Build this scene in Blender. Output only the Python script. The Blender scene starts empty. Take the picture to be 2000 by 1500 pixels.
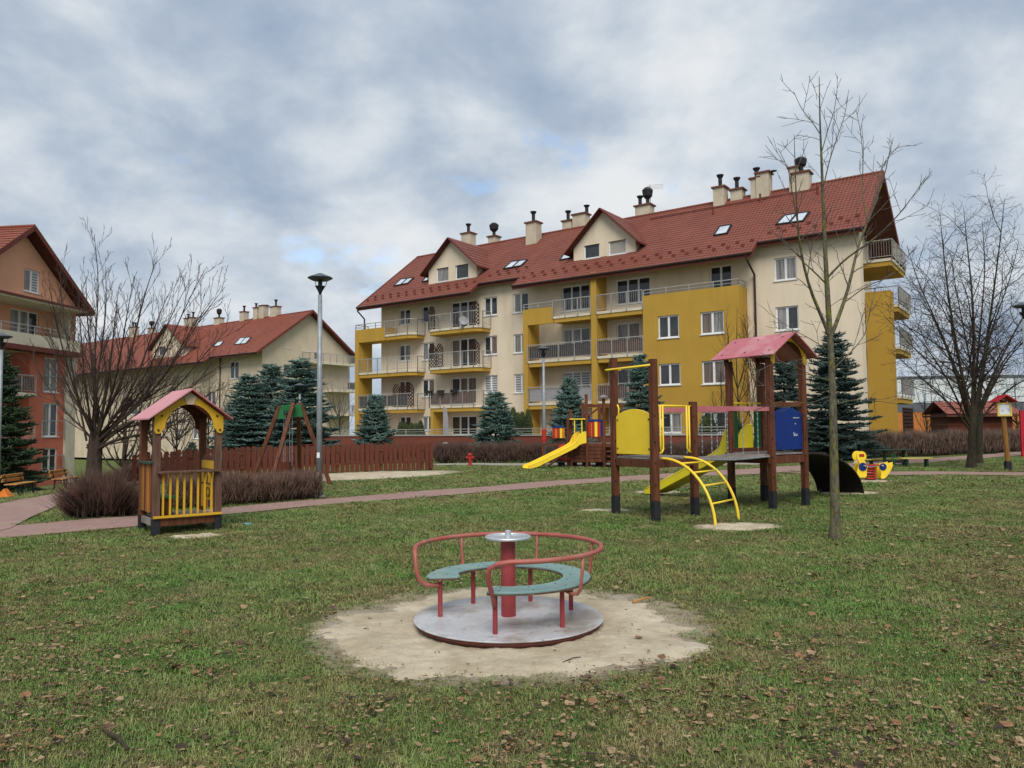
import bpy, math, random
import numpy as np
from mathutils import Vector, Matrix, noise as mnoise
random.seed(7); rng = np.random.default_rng(7)
scene = bpy.context.scene
COL = scene.collection
R_ = math.radians

# ------------------------------------------------------------------ camera
CAM = Vector((0, 0, 1.6)); FPX = 1500.0          # focal length in photo pixels (2000 wide)
PITCH = R_(3.326); ROLL = -0.0089
cam_d = bpy.data.cameras.new('camera'); cam = bpy.data.objects.new('camera', cam_d); COL.objects.link(cam)
cam_d.sensor_width = 36; cam_d.lens = FPX / 2000 * 36; cam_d.clip_end = 3000; cam_d.clip_start = 0.05
CM = Matrix.Rotation(math.pi / 2 + PITCH, 4, 'X') @ Matrix.Rotation(ROLL, 4, 'Z')
cam.matrix_world = Matrix.Translation(CAM) @ CM
scene.camera = cam

# ------------------------------------------------------------------ sky, sun, exposure
SUN_DIR = Vector((0.02, -0.76, 0.85)).normalized()
w = bpy.data.worlds.new('World'); scene.world = w; w.use_nodes = True
def world_nodes():
    nt = w.node_tree; N = nt.nodes; L = nt.links; N.clear()
    out = N.new('ShaderNodeOutputWorld'); bg = N.new('ShaderNodeBackground'); bg.inputs[1].default_value = 0.1
    L.new(bg.outputs[0], out.inputs[0])
    sky = N.new('ShaderNodeTexSky'); sky.sky_type = 'NISHITA'; sky.sun_disc = False
    sky.sun_elevation = math.asin(SUN_DIR.z); sky.sun_rotation = math.atan2(SUN_DIR.x, SUN_DIR.y)
    tc = N.new('ShaderNodeTexCoord'); sep = N.new('ShaderNodeSeparateXYZ'); L.new(tc.outputs['Generated'], sep.inputs[0])
    mx = N.new('ShaderNodeMath'); mx.operation = 'MAXIMUM'; L.new(sep.outputs[2], mx.inputs[0]); mx.inputs[1].default_value = 0.0
    ad = N.new('ShaderNodeMath'); ad.operation = 'ADD'; L.new(mx.outputs[0], ad.inputs[0]); ad.inputs[1].default_value = 0.42
    dx = N.new('ShaderNodeMath'); dx.operation = 'DIVIDE'; L.new(sep.outputs[0], dx.inputs[0]); L.new(ad.outputs[0], dx.inputs[1])
    dy = N.new('ShaderNodeMath'); dy.operation = 'DIVIDE'; L.new(sep.outputs[1], dy.inputs[0]); L.new(ad.outputs[0], dy.inputs[1])
    cb = N.new('ShaderNodeCombineXYZ'); L.new(dx.outputs[0], cb.inputs[0]); L.new(dy.outputs[0], cb.inputs[1])
    def noise(scale, detail, rough, dist, off):
        mp = N.new('ShaderNodeMapping'); mp.inputs['Location'].default_value = off; L.new(cb.outputs[0], mp.inputs[0])
        n = N.new('ShaderNodeTexNoise'); n.inputs['Scale'].default_value = scale; n.inputs['Detail'].default_value = detail
        n.inputs['Roughness'].default_value = rough; n.inputs['Distortion'].default_value = dist
        L.new(mp.outputs[0], n.inputs[0]); return n.outputs[0]
    def ramp(src, stops):
        r = N.new('ShaderNodeValToRGB'); el = r.color_ramp.elements
        r.color_ramp.interpolation = 'B_SPLINE' if len(stops) > 3 else 'EASE'
        for i, (p, c) in enumerate(stops):
            e = el[i] if i < 2 else el.new(p)
            e.position = p; e.color = (*c, 1)
        L.new(src, r.inputs[0]); return r.outputs[0]
    b1 = noise(1.7, 5, 0.5, 0.1, (3.1, 1.7, 0)); b2 = noise(4.2, 9, 0.56, 0.15, (1.3, 5.2, 0))
    bm = N.new('ShaderNodeMix'); bm.data_type = 'FLOAT'; bm.inputs[0].default_value = 0.52; L.new(b1, bm.inputs[2]); L.new(b2, bm.inputs[3]); body = bm.outputs[0]
    col = ramp(body, [(0.34, (0.36, 0.465, 0.63)), (0.44, (0.49, 0.585, 0.72)), (0.52, (0.66, 0.745, 0.84)), (0.63, (1.0, 1.02, 1.04))])
    sc = N.new('ShaderNodeVectorMath'); sc.operation = 'SCALE'; L.new(col, sc.inputs[0]); sc.inputs['Scale'].default_value = 4.0
    gap = noise(3.6, 7, 0.55, 0.2, (7.3, 4.15, 2.0))
    mask = ramp(gap, [(0.27, (0.3, 0.3, 0.3)), (0.37, (1, 1, 1))])
    mix = N.new('ShaderNodeMix'); mix.data_type = 'RGBA'
    L.new(mask, mix.inputs[0]); 
    ssc = N.new('ShaderNodeVectorMath'); ssc.operation = 'SCALE'; L.new(sky.outputs[0], ssc.inputs[0]); ssc.inputs['Scale'].default_value = 1.0
    L.new(ssc.outputs[0], mix.inputs[6]); L.new(sc.outputs[0], mix.inputs[7])
    L.new(mix.outputs[2], bg.inputs[0])
world_nodes()
sun_d = bpy.data.lights.new('sun', 'SUN'); sun = bpy.data.objects.new('sun', sun_d); COL.objects.link(sun)
sun_d.energy = 1.5; sun_d.angle = R_(35); sun_d.color = (1, 0.965, 0.91)
sun.rotation_euler = (-SUN_DIR).to_track_quat('-Z', 'Y').to_euler()
sun.location = (0, 0, 40)
scene.view_settings.view_transform = 'Standard'; scene.view_settings.look = 'None'
scene.view_settings.gamma = 1; scene.view_settings.exposure = 1.08; scene.view_settings.use_curve_mapping = False
scene.render.film_transparent = False

# ------------------------------------------------------------------ materials
def hexc(h):
    c = [int(h[i:i + 2], 16) / 255 for i in (0, 2, 4)]
    return tuple(x / 12.92 if x <= 0.04045 else ((x + 0.055) / 1.055) ** 2.4 for x in c)
MATS = {}
def mat(name, c, rough=0.7, c2=None, scale=4.0, lo=0.35, hi=0.65, bump=0.0, bscale=None, metal=0.0, spec=0.15, stretch=None, extra=None, detail=5):
    """Principled material whose colour wanders between c and c2 in the object's own space."""
    if name in MATS: return MATS[name]
    m = bpy.data.materials.new(name); m.use_nodes = True; nt = m.node_tree; N = nt.nodes; L = nt.links
    b = N['Principled BSDF']; b.inputs['Roughness'].default_value = rough; b.inputs['Metallic'].default_value = metal
    b.inputs['Specular IOR Level'].default_value = spec
    tc = N.new('ShaderNodeTexCoord'); vec = tc.outputs['Object']
    if stretch:
        mp = N.new('ShaderNodeMapping'); mp.inputs['Scale'].default_value = stretch; L.new(vec, mp.inputs[0]); vec = mp.outputs[0]
    n = N.new('ShaderNodeTexNoise'); n.inputs['Scale'].default_value = scale; n.inputs['Detail'].default_value = detail
    n.inputs['Roughness'].default_value = 0.6; L.new(vec, n.inputs[0])
    r = N.new('ShaderNodeValToRGB'); r.color_ramp.elements[0].position = lo; r.color_ramp.elements[1].position = hi
    if c2 is None: c2 = tuple(x * 0.75 for x in c)
    r.color_ramp.elements[0].color = (*c2, 1); r.color_ramp.elements[1].color = (*c, 1)
    L.new(n.outputs[0], r.inputs[0]); colout = r.outputs[0]
    if extra: colout = extra(nt, vec, colout)
    L.new(colout, b.inputs['Base Color'])
    if bump:
        n2 = N.new('ShaderNodeTexNoise'); n2.inputs['Scale'].default_value = bscale or scale * 4; n2.inputs['Detail'].default_value = 4
        L.new(vec, n2.inputs[0])
        bp = N.new('ShaderNodeBump'); bp.inputs['Strength'].default_value = bump; bp.inputs['Distance'].default_value = 0.02
        L.new(n2.outputs[0], bp.inputs['Height']); L.new(bp.outputs[0], b.inputs['Normal'])
    MATS[name] = m; return m
def overlay(c, scale, lo, hi, strength=1.0, stretch=None):
    """extra colour patches (stains, wear) with a shape of their own"""
    def f(nt, vec, col):
        N = nt.nodes; L = nt.links
        v = vec
        if stretch:
            mp = N.new('ShaderNodeMapping'); mp.inputs['Scale'].default_value = stretch; L.new(vec, mp.inputs[0]); v = mp.outputs[0]
        n = N.new('ShaderNodeTexNoise'); n.inputs['Scale'].default_value = scale; n.inputs['Detail'].default_value = 7; n.inputs['Roughness'].default_value = 0.65
        L.new(v, n.inputs[0])
        mr = N.new('ShaderNodeMapRange'); mr.inputs[1].default_value = lo; mr.inputs[2].default_value = hi; mr.inputs[4].default_value = strength
        L.new(n.outputs[0], mr.inputs[0])
        mix = N.new('ShaderNodeMix'); mix.data_type = 'RGBA'; L.new(mr.outputs[0], mix.inputs[0]); L.new(col, mix.inputs[6]); mix.inputs[7].default_value = (*c, 1)
        return mix.outputs[2]
    return f
def both(*fs):
    def f(nt, vec, col):
        for g_ in fs: col = g_(nt, vec, col)
        return col
    return f
M = {}
M['cream'] = mat('cream_render', (0.70, 0.595, 0.45), 0.9, (0.64, 0.54, 0.405), 0.5, bump=0.1, bscale=30, extra=overlay((0.36, 0.31, 0.24), 0.9, 0.50, 0.85, 0.42, (2.6, 2.6, 0.16)))
M['yellow_wall'] = mat('ochre_render', (0.44, 0.27, 0.048), 0.9, (0.40, 0.24, 0.042), 0.5, bump=0.1, bscale=30, extra=overlay((0.25, 0.165, 0.05), 0.9, 0.50, 0.85, 0.42, (2.6, 2.6, 0.14)))
M['salmon'] = mat('salmon_render', (0.56, 0.175, 0.115), 0.9, (0.50, 0.155, 0.10), 0.6, bump=0.1, bscale=30)
M['orange_wall'] = mat('orange_render', (0.70, 0.37, 0.235), 0.9, (0.64, 0.335, 0.21), 0.6, bump=0.1, bscale=30)
M['cream_far'] = mat('cream_render_far', (0.60, 0.50, 0.365), 0.9, (0.53, 0.44, 0.32), 0.5, extra=overlay((0.36, 0.31, 0.24), 0.6, 0.52, 0.85, 0.6, (1.5, 1.5, 0.3)))
M['pale_plaster'] = mat('pale_plaster', (0.62, 0.56, 0.43), 0.9, (0.5, 0.46, 0.36), 1.2)
M['brick_red_wall'] = mat('red_brown_render', (0.20, 0.062, 0.042), 0.9, (0.16, 0.05, 0.035), 0.8, bump=0.1, bscale=20, extra=overlay((0.09, 0.045, 0.035), 0.8, 0.55, 0.8, 0.6, (1.5, 1.5, 0.4)))
M['concrete'] = mat('concrete', (0.42, 0.40, 0.37), 0.9, (0.33, 0.31, 0.28), 3, bump=0.2)
M['fascia'] = mat('dark_red_fascia', (0.16, 0.045, 0.032), 0.6, (0.12, 0.035, 0.026), 3)
M['soffit'] = mat('brown_soffit', (0.11, 0.040, 0.030), 0.75, (0.08, 0.030, 0.022), 5)
M['gutter'] = mat('brown_gutter', (0.035, 0.02, 0.018), 0.45, (0.05, 0.03, 0.025), 4)
M['white_pvc'] = mat('white_window_frame', (0.74, 0.74, 0.73), 0.4, (0.66, 0.66, 0.65), 5)
M['steel'] = mat('galvanised_steel', (0.30, 0.325, 0.34), 0.5, (0.23, 0.25, 0.265), 9, metal=0.3)
M['rail_steel'] = mat('painted_rail_steel', (0.40, 0.39, 0.36), 0.5, (0.30, 0.29, 0.27), 6, metal=0.3)
M['black_metal'] = mat('black_metal', (0.018, 0.018, 0.02), 0.5, (0.03, 0.03, 0.03), 6)
M['dark_lattice'] = mat('dark_wood_lattice', (0.05, 0.025, 0.018), 0.7, (0.035, 0.018, 0.014), 8)
M['balcony_screen'] = mat('brown_balcony_screen', (0.13, 0.085, 0.07), 0.8, (0.10, 0.065, 0.055), 6)
M['grey_screen'] = mat('grey_balcony_screen', (0.33, 0.32, 0.33), 0.8, (0.28, 0.27, 0.28), 6)
M['dark_screen'] = mat('charcoal_balcony_screen', (0.06, 0.055, 0.055), 0.8, (0.045, 0.04, 0.04), 6)
M['glass'] = mat('dark_window_glass', (0.022, 0.026, 0.030), 0.06, (0.045, 0.045, 0.045), 1.3, spec=0.6)
M['glass_sky'] = mat('roof_window_painted_sky_sheen', (0.58, 0.62, 0.66), 0.1, (0.42, 0.47, 0.52), 1.2, spec=0.8)  # pale colour stands in for bright sky mirrored in the roof panes
M['curtain'] = mat('curtained_glass', (0.30, 0.29, 0.28), 0.25, (0.10, 0.095, 0.09), 9, stretch=(1, 1, 0.05), spec=0.5)
M['curtain_brown'] = mat('brown_curtained_glass', (0.20, 0.15, 0.125), 0.25, (0.09, 0.07, 0.06), 9, stretch=(1, 1, 0.05), spec=0.5)
def stripes(freq, c):
    def f(nt, vec, col):
        N = nt.nodes; L = nt.links
        s = N.new('ShaderNodeSeparateXYZ'); L.new(vec, s.inputs[0])
        m1 = N.new('ShaderNodeMath'); m1.operation = 'MULTIPLY'; L.new(s.outputs[2], m1.inputs[0]); m1.inputs[1].default_value = freq
        m2 = N.new('ShaderNodeMath'); m2.operation = 'FRACT'; L.new(m1.outputs[0], m2.inputs[0])
        m3 = N.new('ShaderNodeMath'); m3.operation = 'GREATER_THAN'; L.new(m2.outputs[0], m3.inputs[0]); m3.inputs[1].default_value = 0.55
        mix = N.new('ShaderNodeMix'); mix.data_type = 'RGBA'; L.new(m3.outputs[0], mix.inputs[0]); L.new(col, mix.inputs[6]); mix.inputs[7].default_value = (*c, 1)
        return mix.outputs[2]
    return f
M['blind'] = mat('striped_blind_glass', (0.16, 0.17, 0.18), 0.3, (0.13, 0.14, 0.15), 2, extra=stripes(6.0, (0.52, 0.53, 0.54)), spec=0.5)
M['shutter'] = mat('beige_roller_blind', (0.36, 0.33, 0.29), 0.6, (0.32, 0.29, 0.26), 2)
# playground paints and woods
M['post_wood'] = mat('brown_stained_wood', (0.150, 0.052, 0.026), 0.55, (0.070, 0.025, 0.014), 3.2, stretch=(6, 6, 0.6), bump=0.25, bscale=14)
M['old_wood'] = mat('worn_brown_wood', (0.155, 0.085, 0.060), 0.7, (0.075, 0.038, 0.028), 3.2, stretch=(6, 6, 0.6), bump=0.3, bscale=14)
M['fence_wood'] = mat('red_brown_fence_wood', (0.150, 0.045, 0.026), 0.7, (0.085, 0.026, 0.017), 2.2, stretch=(5, 5, 0.5), bump=0.25, bscale=12)
M['plank_grey'] = mat('weathered_grey_planks', (0.27, 0.235, 0.21), 0.8, (0.16, 0.135, 0.12), 4, stretch=(1, 1, 1), bump=0.3, bscale=20)
M['foot'] = mat('black_post_foot', (0.016, 0.017, 0.021), 0.7, (0.028, 0.028, 0.030), 8)
M['py'] = mat('yellow_paint', (0.90, 0.625, 0.035), 0.45, (0.82, 0.56, 0.03), 2.0, extra=both(overlay((0.40, 0.29, 0.06), 1.6, 0.56, 0.78, 0.6, (1, 1, 0.35)), overlay((0.30, 0.22, 0.08), 26, 0.66, 0.72, 0.6, (1, 1, 0.3))), spec=0.4)
M['py2'] = mat('warm_yellow_paint', (0.62, 0.36, 0.022), 0.5, (0.52, 0.30, 0.03), 2.0, extra=overlay((0.30, 0.2, 0.07), 3, 0.60, 0.8, 0.5))
M['slide_y'] = mat('lemon_slide_plastic', (0.80, 0.66, 0.018), 0.4, (0.70, 0.57, 0.02), 1.5, spec=0.5, extra=overlay((0.45, 0.40, 0.10), 2, 0.6, 0.8, 0.4))
M['pb'] = mat('blue_panel_paint', (0.004, 0.026, 0.165), 0.6, (0.004, 0.021, 0.135), 2, spec=0.25, extra=overlay((0.02, 0.05, 0.17), 9, 0.62, 0.72, 0.6))
M['pg'] = mat('green_panel_paint', (0.010, 0.085, 0.028), 0.5, (0.008, 0.065, 0.022), 2)
M['pg2'] = mat('bright_green_paint', (0.025, 0.155, 0.05), 0.5, (0.02, 0.12, 0.04), 2)
M['pr'] = mat('red_paint', (0.42, 0.035, 0.022), 0.45, (0.33, 0.03, 0.02), 3)
M['po'] = mat('orange_paint', (0.60, 0.17, 0.02), 0.5, (0.5, 0.14, 0.02), 3)
M['pink_roof'] = mat('faded_pink_roof_board', (0.46, 0.155, 0.175), 0.6, (0.40, 0.12, 0.14), 1.6, extra=both(overlay((0.56, 0.36, 0.36), 1.7, 0.50, 0.72, 0.6), overlay((0.22, 0.09, 0.09), 14, 0.62, 0.72, 0.5)))
M['pink_roof_pale'] = mat('sun_bleached_pink_roof_board', (0.56, 0.27, 0.29), 0.6, (0.5, 0.21, 0.235), 1.6, extra=overlay((0.60, 0.42, 0.42), 2.2, 0.55, 0.75, 0.4))
M['cream_paint'] = mat('cream_board', (0.55, 0.42, 0.29), 0.6, (0.48, 0.36, 0.25), 3)
M['car_red'] = mat('worn_red_tube_paint', (0.36, 0.088, 0.066), 0.5, (0.29, 0.062, 0.05), 5, spec=0.5, extra=both(overlay((0.36, 0.15, 0.105), 3, 0.48, 0.66, 0.7), overlay((0.15, 0.075, 0.05), 16, 0.57, 0.66, 0.9)))
M['car_pole'] = mat('red_pole_paint', (0.29, 0.040, 0.042), 0.5, (0.22, 0.030, 0.034), 4, spec=0.4, extra=both(overlay((0.33, 0.11, 0.095), 5, 0.55, 0.7, 0.6), overlay((0.11, 0.05, 0.04), 22, 0.62, 0.7, 0.8)))
M['car_teal'] = mat('worn_teal_seat_paint', (0.195, 0.305, 0.290), 0.6, (0.155, 0.255, 0.245), 5, extra=both(overlay((0.25, 0.29, 0.25), 6, 0.50, 0.68, 0.75), overlay((0.10, 0.11, 0.09), 30, 0.62, 0.70, 0.8)))
M['alu'] = mat('worn_aluminium', (0.66, 0.68, 0.70), 0.38, (0.52, 0.54, 0.56), 6, metal=0.75)
M['black_net'] = mat('black_climbing_board', (0.012, 0.0095, 0.009), 0.8, (0.018, 0.014, 0.012), 8)
M['rope'] = mat('pale_rope', (0.45, 0.43, 0.40), 0.8, (0.3, 0.29, 0.27), 30)
M['bench_wood'] = mat('varnished_bench_wood', (0.47, 0.24, 0.075), 0.5, (0.36, 0.17, 0.05), 3, stretch=(1, 1, 5))
M['bench_pale'] = mat('pale_yellow_bench', (0.60, 0.47, 0.13), 0.5, (0.5, 0.38, 0.1), 3)
M['dkgreen'] = mat('dark_green_metal', (0.018, 0.055, 0.035), 0.5, (0.013, 0.04, 0.027), 3)
M['lamp_black'] = mat('lamp_black', (0.02, 0.022, 0.026), 0.4, (0.03, 0.032, 0.036), 8)
M['lamp_shade'] = mat('lamp_shade_grey', (0.10, 0.115, 0.135), 0.4, (0.08, 0.09, 0.105), 8, metal=0.2)
M['signwood'] = mat('honey_sign_post_wood', (0.27, 0.135, 0.036), 0.55, (0.17, 0.08, 0.022), 3, stretch=(5, 5, 0.6))
M['paper'] = mat('printed_paper', (0.62, 0.63, 0.66), 0.8, (0.30, 0.33, 0.40), 11, lo=0.38, hi=0.5)
M['crimson'] = mat('crimson_board', (0.42, 0.022, 0.035), 0.5, (0.36, 0.02, 0.03), 3)
M['shed_tile'] = mat('shed_red_tile', (0.30, 0.11, 0.08), 0.6, (0.21, 0.075, 0.055), 6)
M['shed_wood'] = mat('shed_dark_red_boards', (0.115, 0.032, 0.020), 0.7, (0.085, 0.025, 0.016), 3)
M['white_clad'] = mat('pale_cladding', (0.60, 0.64, 0.66), 0.5, (0.56, 0.60, 0.62), 0.4)
M['grey_clad'] = mat('slate_cladding', (0.11, 0.125, 0.145), 0.6, (0.10, 0.11, 0.13), 0.5)
M['orange_clad'] = mat('orange_cladding', (0.46, 0.17, 0.045), 0.7, (0.40, 0.145, 0.04), 0.8)
def bark(name, a, b, moss=None):
    ex = overlay(moss, 5.0, 0.52, 0.66, 0.85) if moss else None
    return mat(name, a, 0.9, b, 8, stretch=(2.0, 2.0, 0.6), bump=0.5, bscale=30, extra=ex)
M['bark_near'] = mat('grey_green_bark', (0.16, 0.145, 0.095), 0.9, (0.065, 0.056, 0.038), 14, stretch=(2.0, 2.0, 0.7), bump=0.8, bscale=40, extra=both(overlay((0.15, 0.15, 0.022), 7, 0.52, 0.62, 0.9), overlay((0.03, 0.026, 0.02), 11, 0.58, 0.68, 0.8)))
M['twig_near'] = mat('grey_twig_bark', (0.135, 0.115, 0.10), 0.8, (0.075, 0.062, 0.055), 12)
M['bark_dark'] = bark('dark_mossy_bark', (0.060, 0.047, 0.034), (0.024, 0.019, 0.015), (0.045, 0.048, 0.015))
M['bark_left'] = bark('grey_brown_bark', (0.070, 0.050, 0.040), (0.030, 0.021, 0.017), (0.05, 0.05, 0.018))
M['twig_dark'] = mat('dark_twig_bark', (0.060, 0.045, 0.038), 0.8, (0.033, 0.025, 0.021), 12)
M['twig_left'] = mat('brown_twig_bark', (0.085, 0.055, 0.047), 0.8, (0.045, 0.029, 0.025), 12)
M['shrub_twig'] = mat('purple_brown_shrub_twig', (0.095, 0.048, 0.038), 0.8, (0.045, 0.023, 0.019), 6)
M['hedge_twig'] = mat('grey_brown_hedge_twig', (0.105, 0.070, 0.053), 0.85, (0.042, 0.028, 0.021), 5)
M['hedge_pale'] = mat('tan_shrub_twig', (0.20, 0.135, 0.095), 0.85, (0.085, 0.052, 0.04), 5)
def needles(name, a, b):
    return mat(name, a, 0.65, b, 2.2, lo=0.4, hi=0.62, spec=0.25)
M['spruce_blue'] = needles('blue_spruce_needles', (0.140, 0.215, 0.182), (0.036, 0.074, 0.062))
M['spruce_green'] = needles('green_spruce_needles', (0.055, 0.095, 0.042), (0.016, 0.034, 0.016))
M['spruce_dark'] = needles('dark_spruce_needles', (0.080, 0.120, 0.105), (0.022, 0.043, 0.037))
M['thuja'] = needles('thuja_foliage', (0.045, 0.06, 0.018), (0.016, 0.024, 0.008))

# ------------------------------------------------------------------ mesh helpers
class MB:
    def __init__(s): s.v = []; s.f = []
    def add(s, vs, fs):
        o = len(s.v); s.v += [tuple(p) for p in vs]; s.f += [tuple(i + o for i in f) for f in fs]; return s
    def box(s, x0, y0, z0, x1, y1, z1):
        return s.add([(x0, y0, z0), (x1, y0, z0), (x1, y1, z0), (x0, y1, z0), (x0, y0, z1), (x1, y0, z1), (x1, y1, z1), (x0, y1, z1)],
                     [(0, 3, 2, 1), (4, 5, 6, 7), (0, 1, 5, 4), (1, 2, 6, 5), (2, 3, 7, 6), (3, 0, 4, 7)])
    def bar(s, p, q, wd, ht, up=(0, 0, 1)):
        p = Vector(p); q = Vector(q); d = (q - p).normalized(); up = Vector(up)
        sd = d.cross(up)
        if sd.length < 1e-4: sd = d.cross(Vector((0, 1, 0)))
        sd.normalize(); u2 = sd.cross(d).normalized(); a = sd * wd / 2; b = u2 * ht / 2
        vs = [p - a - b, p + a - b, p + a + b, p - a + b, q - a - b, q + a - b, q + a + b, q - a + b]
        return s.add(vs, [(0, 1, 2, 3), (4, 7, 6, 5), (0, 4, 5, 1), (1, 5, 6, 2), (2, 6, 7, 3), (3, 7, 4, 0)])
    def tube(s, pts, r, n=8, cap=True, closed=False):
        pts = [Vector(p) for p in pts]; m = len(pts); rs = r if hasattr(r, '__len__') else [r] * m
        o = len(s.v); prev = None
        for i, p in enumerate(pts):
            if closed: d = pts[(i + 1) % m] - pts[i - 1]
            else: d = pts[min(i + 1, m - 1)] - pts[max(i - 1, 0)]
            d.normalize()
            if prev is None:
                a = d.orthogonal().normalized()
            else:
                a = prev - d * prev.dot(d)
                a = d.orthogonal() if a.length < 1e-5 else a
                a.normalize()
            prev = a; b = d.cross(a)
            for k in range(n):
                t = 2 * math.pi * k / n
                s.v.append(tuple(p + (a * math.cos(t) + b * math.sin(t)) * rs[i]))
        for i in range(m if closed else m - 1):
            j = (i + 1) % m
            for k in range(n):
                k2 = (k + 1) % n
                s.f.append((o + i * n + k, o + i * n + k2, o + j * n + k2, o + j * n + k))
        if cap and not closed:
            s.f.append(tuple(o + k for k in range(n))[::-1]); s.f.append(tuple(o + (m - 1) * n + k for k in range(n)))
        return s
    def extrude(s, poly, vec):
        n = len(poly); vec = Vector(vec); a = [Vector(p) for p in poly]; b = [p + vec for p in a]
        nr = Vector((0, 0, 0))
        for i in range(n): nr += a[i].cross(a[(i + 1) % n])
        fl = nr.dot(vec) > 0
        F = [tuple(range(n)), tuple(range(2 * n - 1, n - 1, -1))] + [(i, i + n, (i + 1) % n + n, (i + 1) % n) for i in range(n)]
        if fl: F = [f[::-1] for f in F]
        return s.add(a + b, F)
    def lathe(s, prof, n=24, c=(0, 0, 0)):
        o = len(s.v); m = len(prof)
        for r, z in prof:
            for k in range(n):
                t = 2 * math.pi * k / n; s.v.append((c[0] + r * math.cos(t), c[1] + r * math.sin(t), c[2] + z))
        for i in range(m - 1):
            for k in range(n):
                k2 = (k + 1) % n; s.f.append((o + i * n + k, o + i * n + k2, o + (i + 1) * n + k2, o + (i + 1) * n + k))
        s.f.append(tuple(o + k for k in range(n))[::-1]); s.f.append(tuple(o + (m - 1) * n + k for k in range(n)))
        return s
    def quad(s, a, b, c, d): return s.add([a, b, c, d], [(0, 1, 2, 3)])
    def build(s, name, m, parent=None, smooth=False, world=False, bevel=0.0, label=None, kind=None):
        me = bpy.data.meshes.new(name)
        vs = s.v
        if world and parent is not None:
            inv = parent.matrix_basis.inverted(); vs = [tuple(inv @ Vector(p)) for p in vs]
        me.from_pydata(vs, [], s.f); me.update()
        return link(name, me, m, parent, smooth, bevel, label, kind)
def link(name, me, m, parent=None, smooth=False, bevel=0.0, label=None, kind=None):
    o = bpy.data.objects.new(name, me); COL.objects.link(o)
    if m is not None: me.materials.append(M[m] if isinstance(m, str) else m)
    if smooth: me.polygons.foreach_set('use_smooth', [True] * len(me.polygons))
    if parent is not None: o.parent = parent
    if bevel:
        b = o.modifiers.new('bevel', 'BEVEL'); b.width = bevel; b.segments = 2; b.limit_method = 'ANGLE'
    if label: o['label'] = label
    if kind: o['kind'] = kind
    return o
def np_mesh(name, V, T):
    """mesh from numpy vertices (n,3) and triangles (m,3)"""
    me = bpy.data.meshes.new(name); V = np.asarray(V, np.float32); T = np.asarray(T, np.int32)
    k = T.shape[1]
    me.vertices.add(len(V)); me.vertices.foreach_set('co', V.ravel())
    me.loops.add(T.size); me.loops.foreach_set('vertex_index', T.ravel())
    me.polygons.add(len(T)); me.polygons.foreach_set('loop_start', np.arange(0, T.size, k, dtype=np.int32))
    me.polygons.foreach_set('loop_total', np.full(len(T), k, np.int32)); me.update(calc_edges=True); return me
def tag(o, label=None, cat=None, group=None, kind=None):
    if label: o['label'] = label
    if cat: o['category'] = cat
    if group: o['group'] = group
    if kind: o['kind'] = kind
    return o
def thing(name, label, cat, loc=(0, 0, 0), rotz=0.0, group=None):
    o = bpy.data.objects.new(name, None); COL.objects.link(o); o.empty_display_size = 0.2
    o.location = loc; o.rotation_euler = (0, 0, rotz); o.matrix_basis  # basis refreshes on access
    return tag(o, label, cat, group)
def dup(root, loc, rotz=0.0, label=None, group=None, scale=1.0):
    r = root.copy(); COL.objects.link(r); r.location = loc; r.rotation_euler = (0, 0, rotz); r.scale = (scale,) * 3 if not hasattr(scale, '__len__') else scale
    if label: r['label'] = label
    if group: r['group'] = group
    for ch in list(root.children):
        c = ch.copy(); COL.objects.link(c); c.parent = r
        for g in ch.children:
            d = g.copy(); COL.objects.link(d); d.parent = c
    return r

# ------------------------------------------------------------------ photo pixels -> directions -> points
CM3 = CM.to_3x3()
def ray(px, py): return CM3 @ Vector(((px - 1000) / FPX, -(py - 750) / FPX, -1))
def tz(x, y):
    """height of the ground: level lawn, falling gently away on the left"""
    t = -(np.asarray(x, float) + 10.5)
    s = 1.2 * np.log1p(np.exp(np.clip(t / 1.2, -40, 40)))
    z = -0.09 * np.minimum(s, 28.0)
    z = z + 0.018 * np.sin(np.asarray(x) * 1.1 + 0.7 * np.asarray(y)) * np.sin(np.asarray(y) * 0.8 - 0.4 * np.asarray(x))
    d2 = (np.asarray(x) - CAR[0]) ** 2 + (np.asarray(y) - CAR[1]) ** 2
    return z - 0.05 * np.exp(-d2 / 1.3)
CAR = (-0.05, 6.45)
def tzf(x, y): return float(tz(x, y))
def G(px, py):
    d = ray(px, py); k = 20.0
    lo, hi = 2.0, 400.0
    for _ in range(60):
        k = (lo + hi) / 2; p = CAM + d * k
        if p.z > tzf(p.x, p.y): lo = k
        else: hi = k
    p = CAM + d * k; return Vector((p.x, p.y, tzf(p.x, p.y)))
def AT(px, py, Y):
    d = ray(px, py); return CAM + d * (Y / d.y)
def plane_hit(px, py, p0, n):
    d = ray(px, py); n = Vector(n); return CAM + d * ((Vector(p0) - CAM).dot(n) / d.dot(n))
def on_ground(x, y, dz=0.0): return Vector((x, y, tzf(x, y) + dz))

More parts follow.
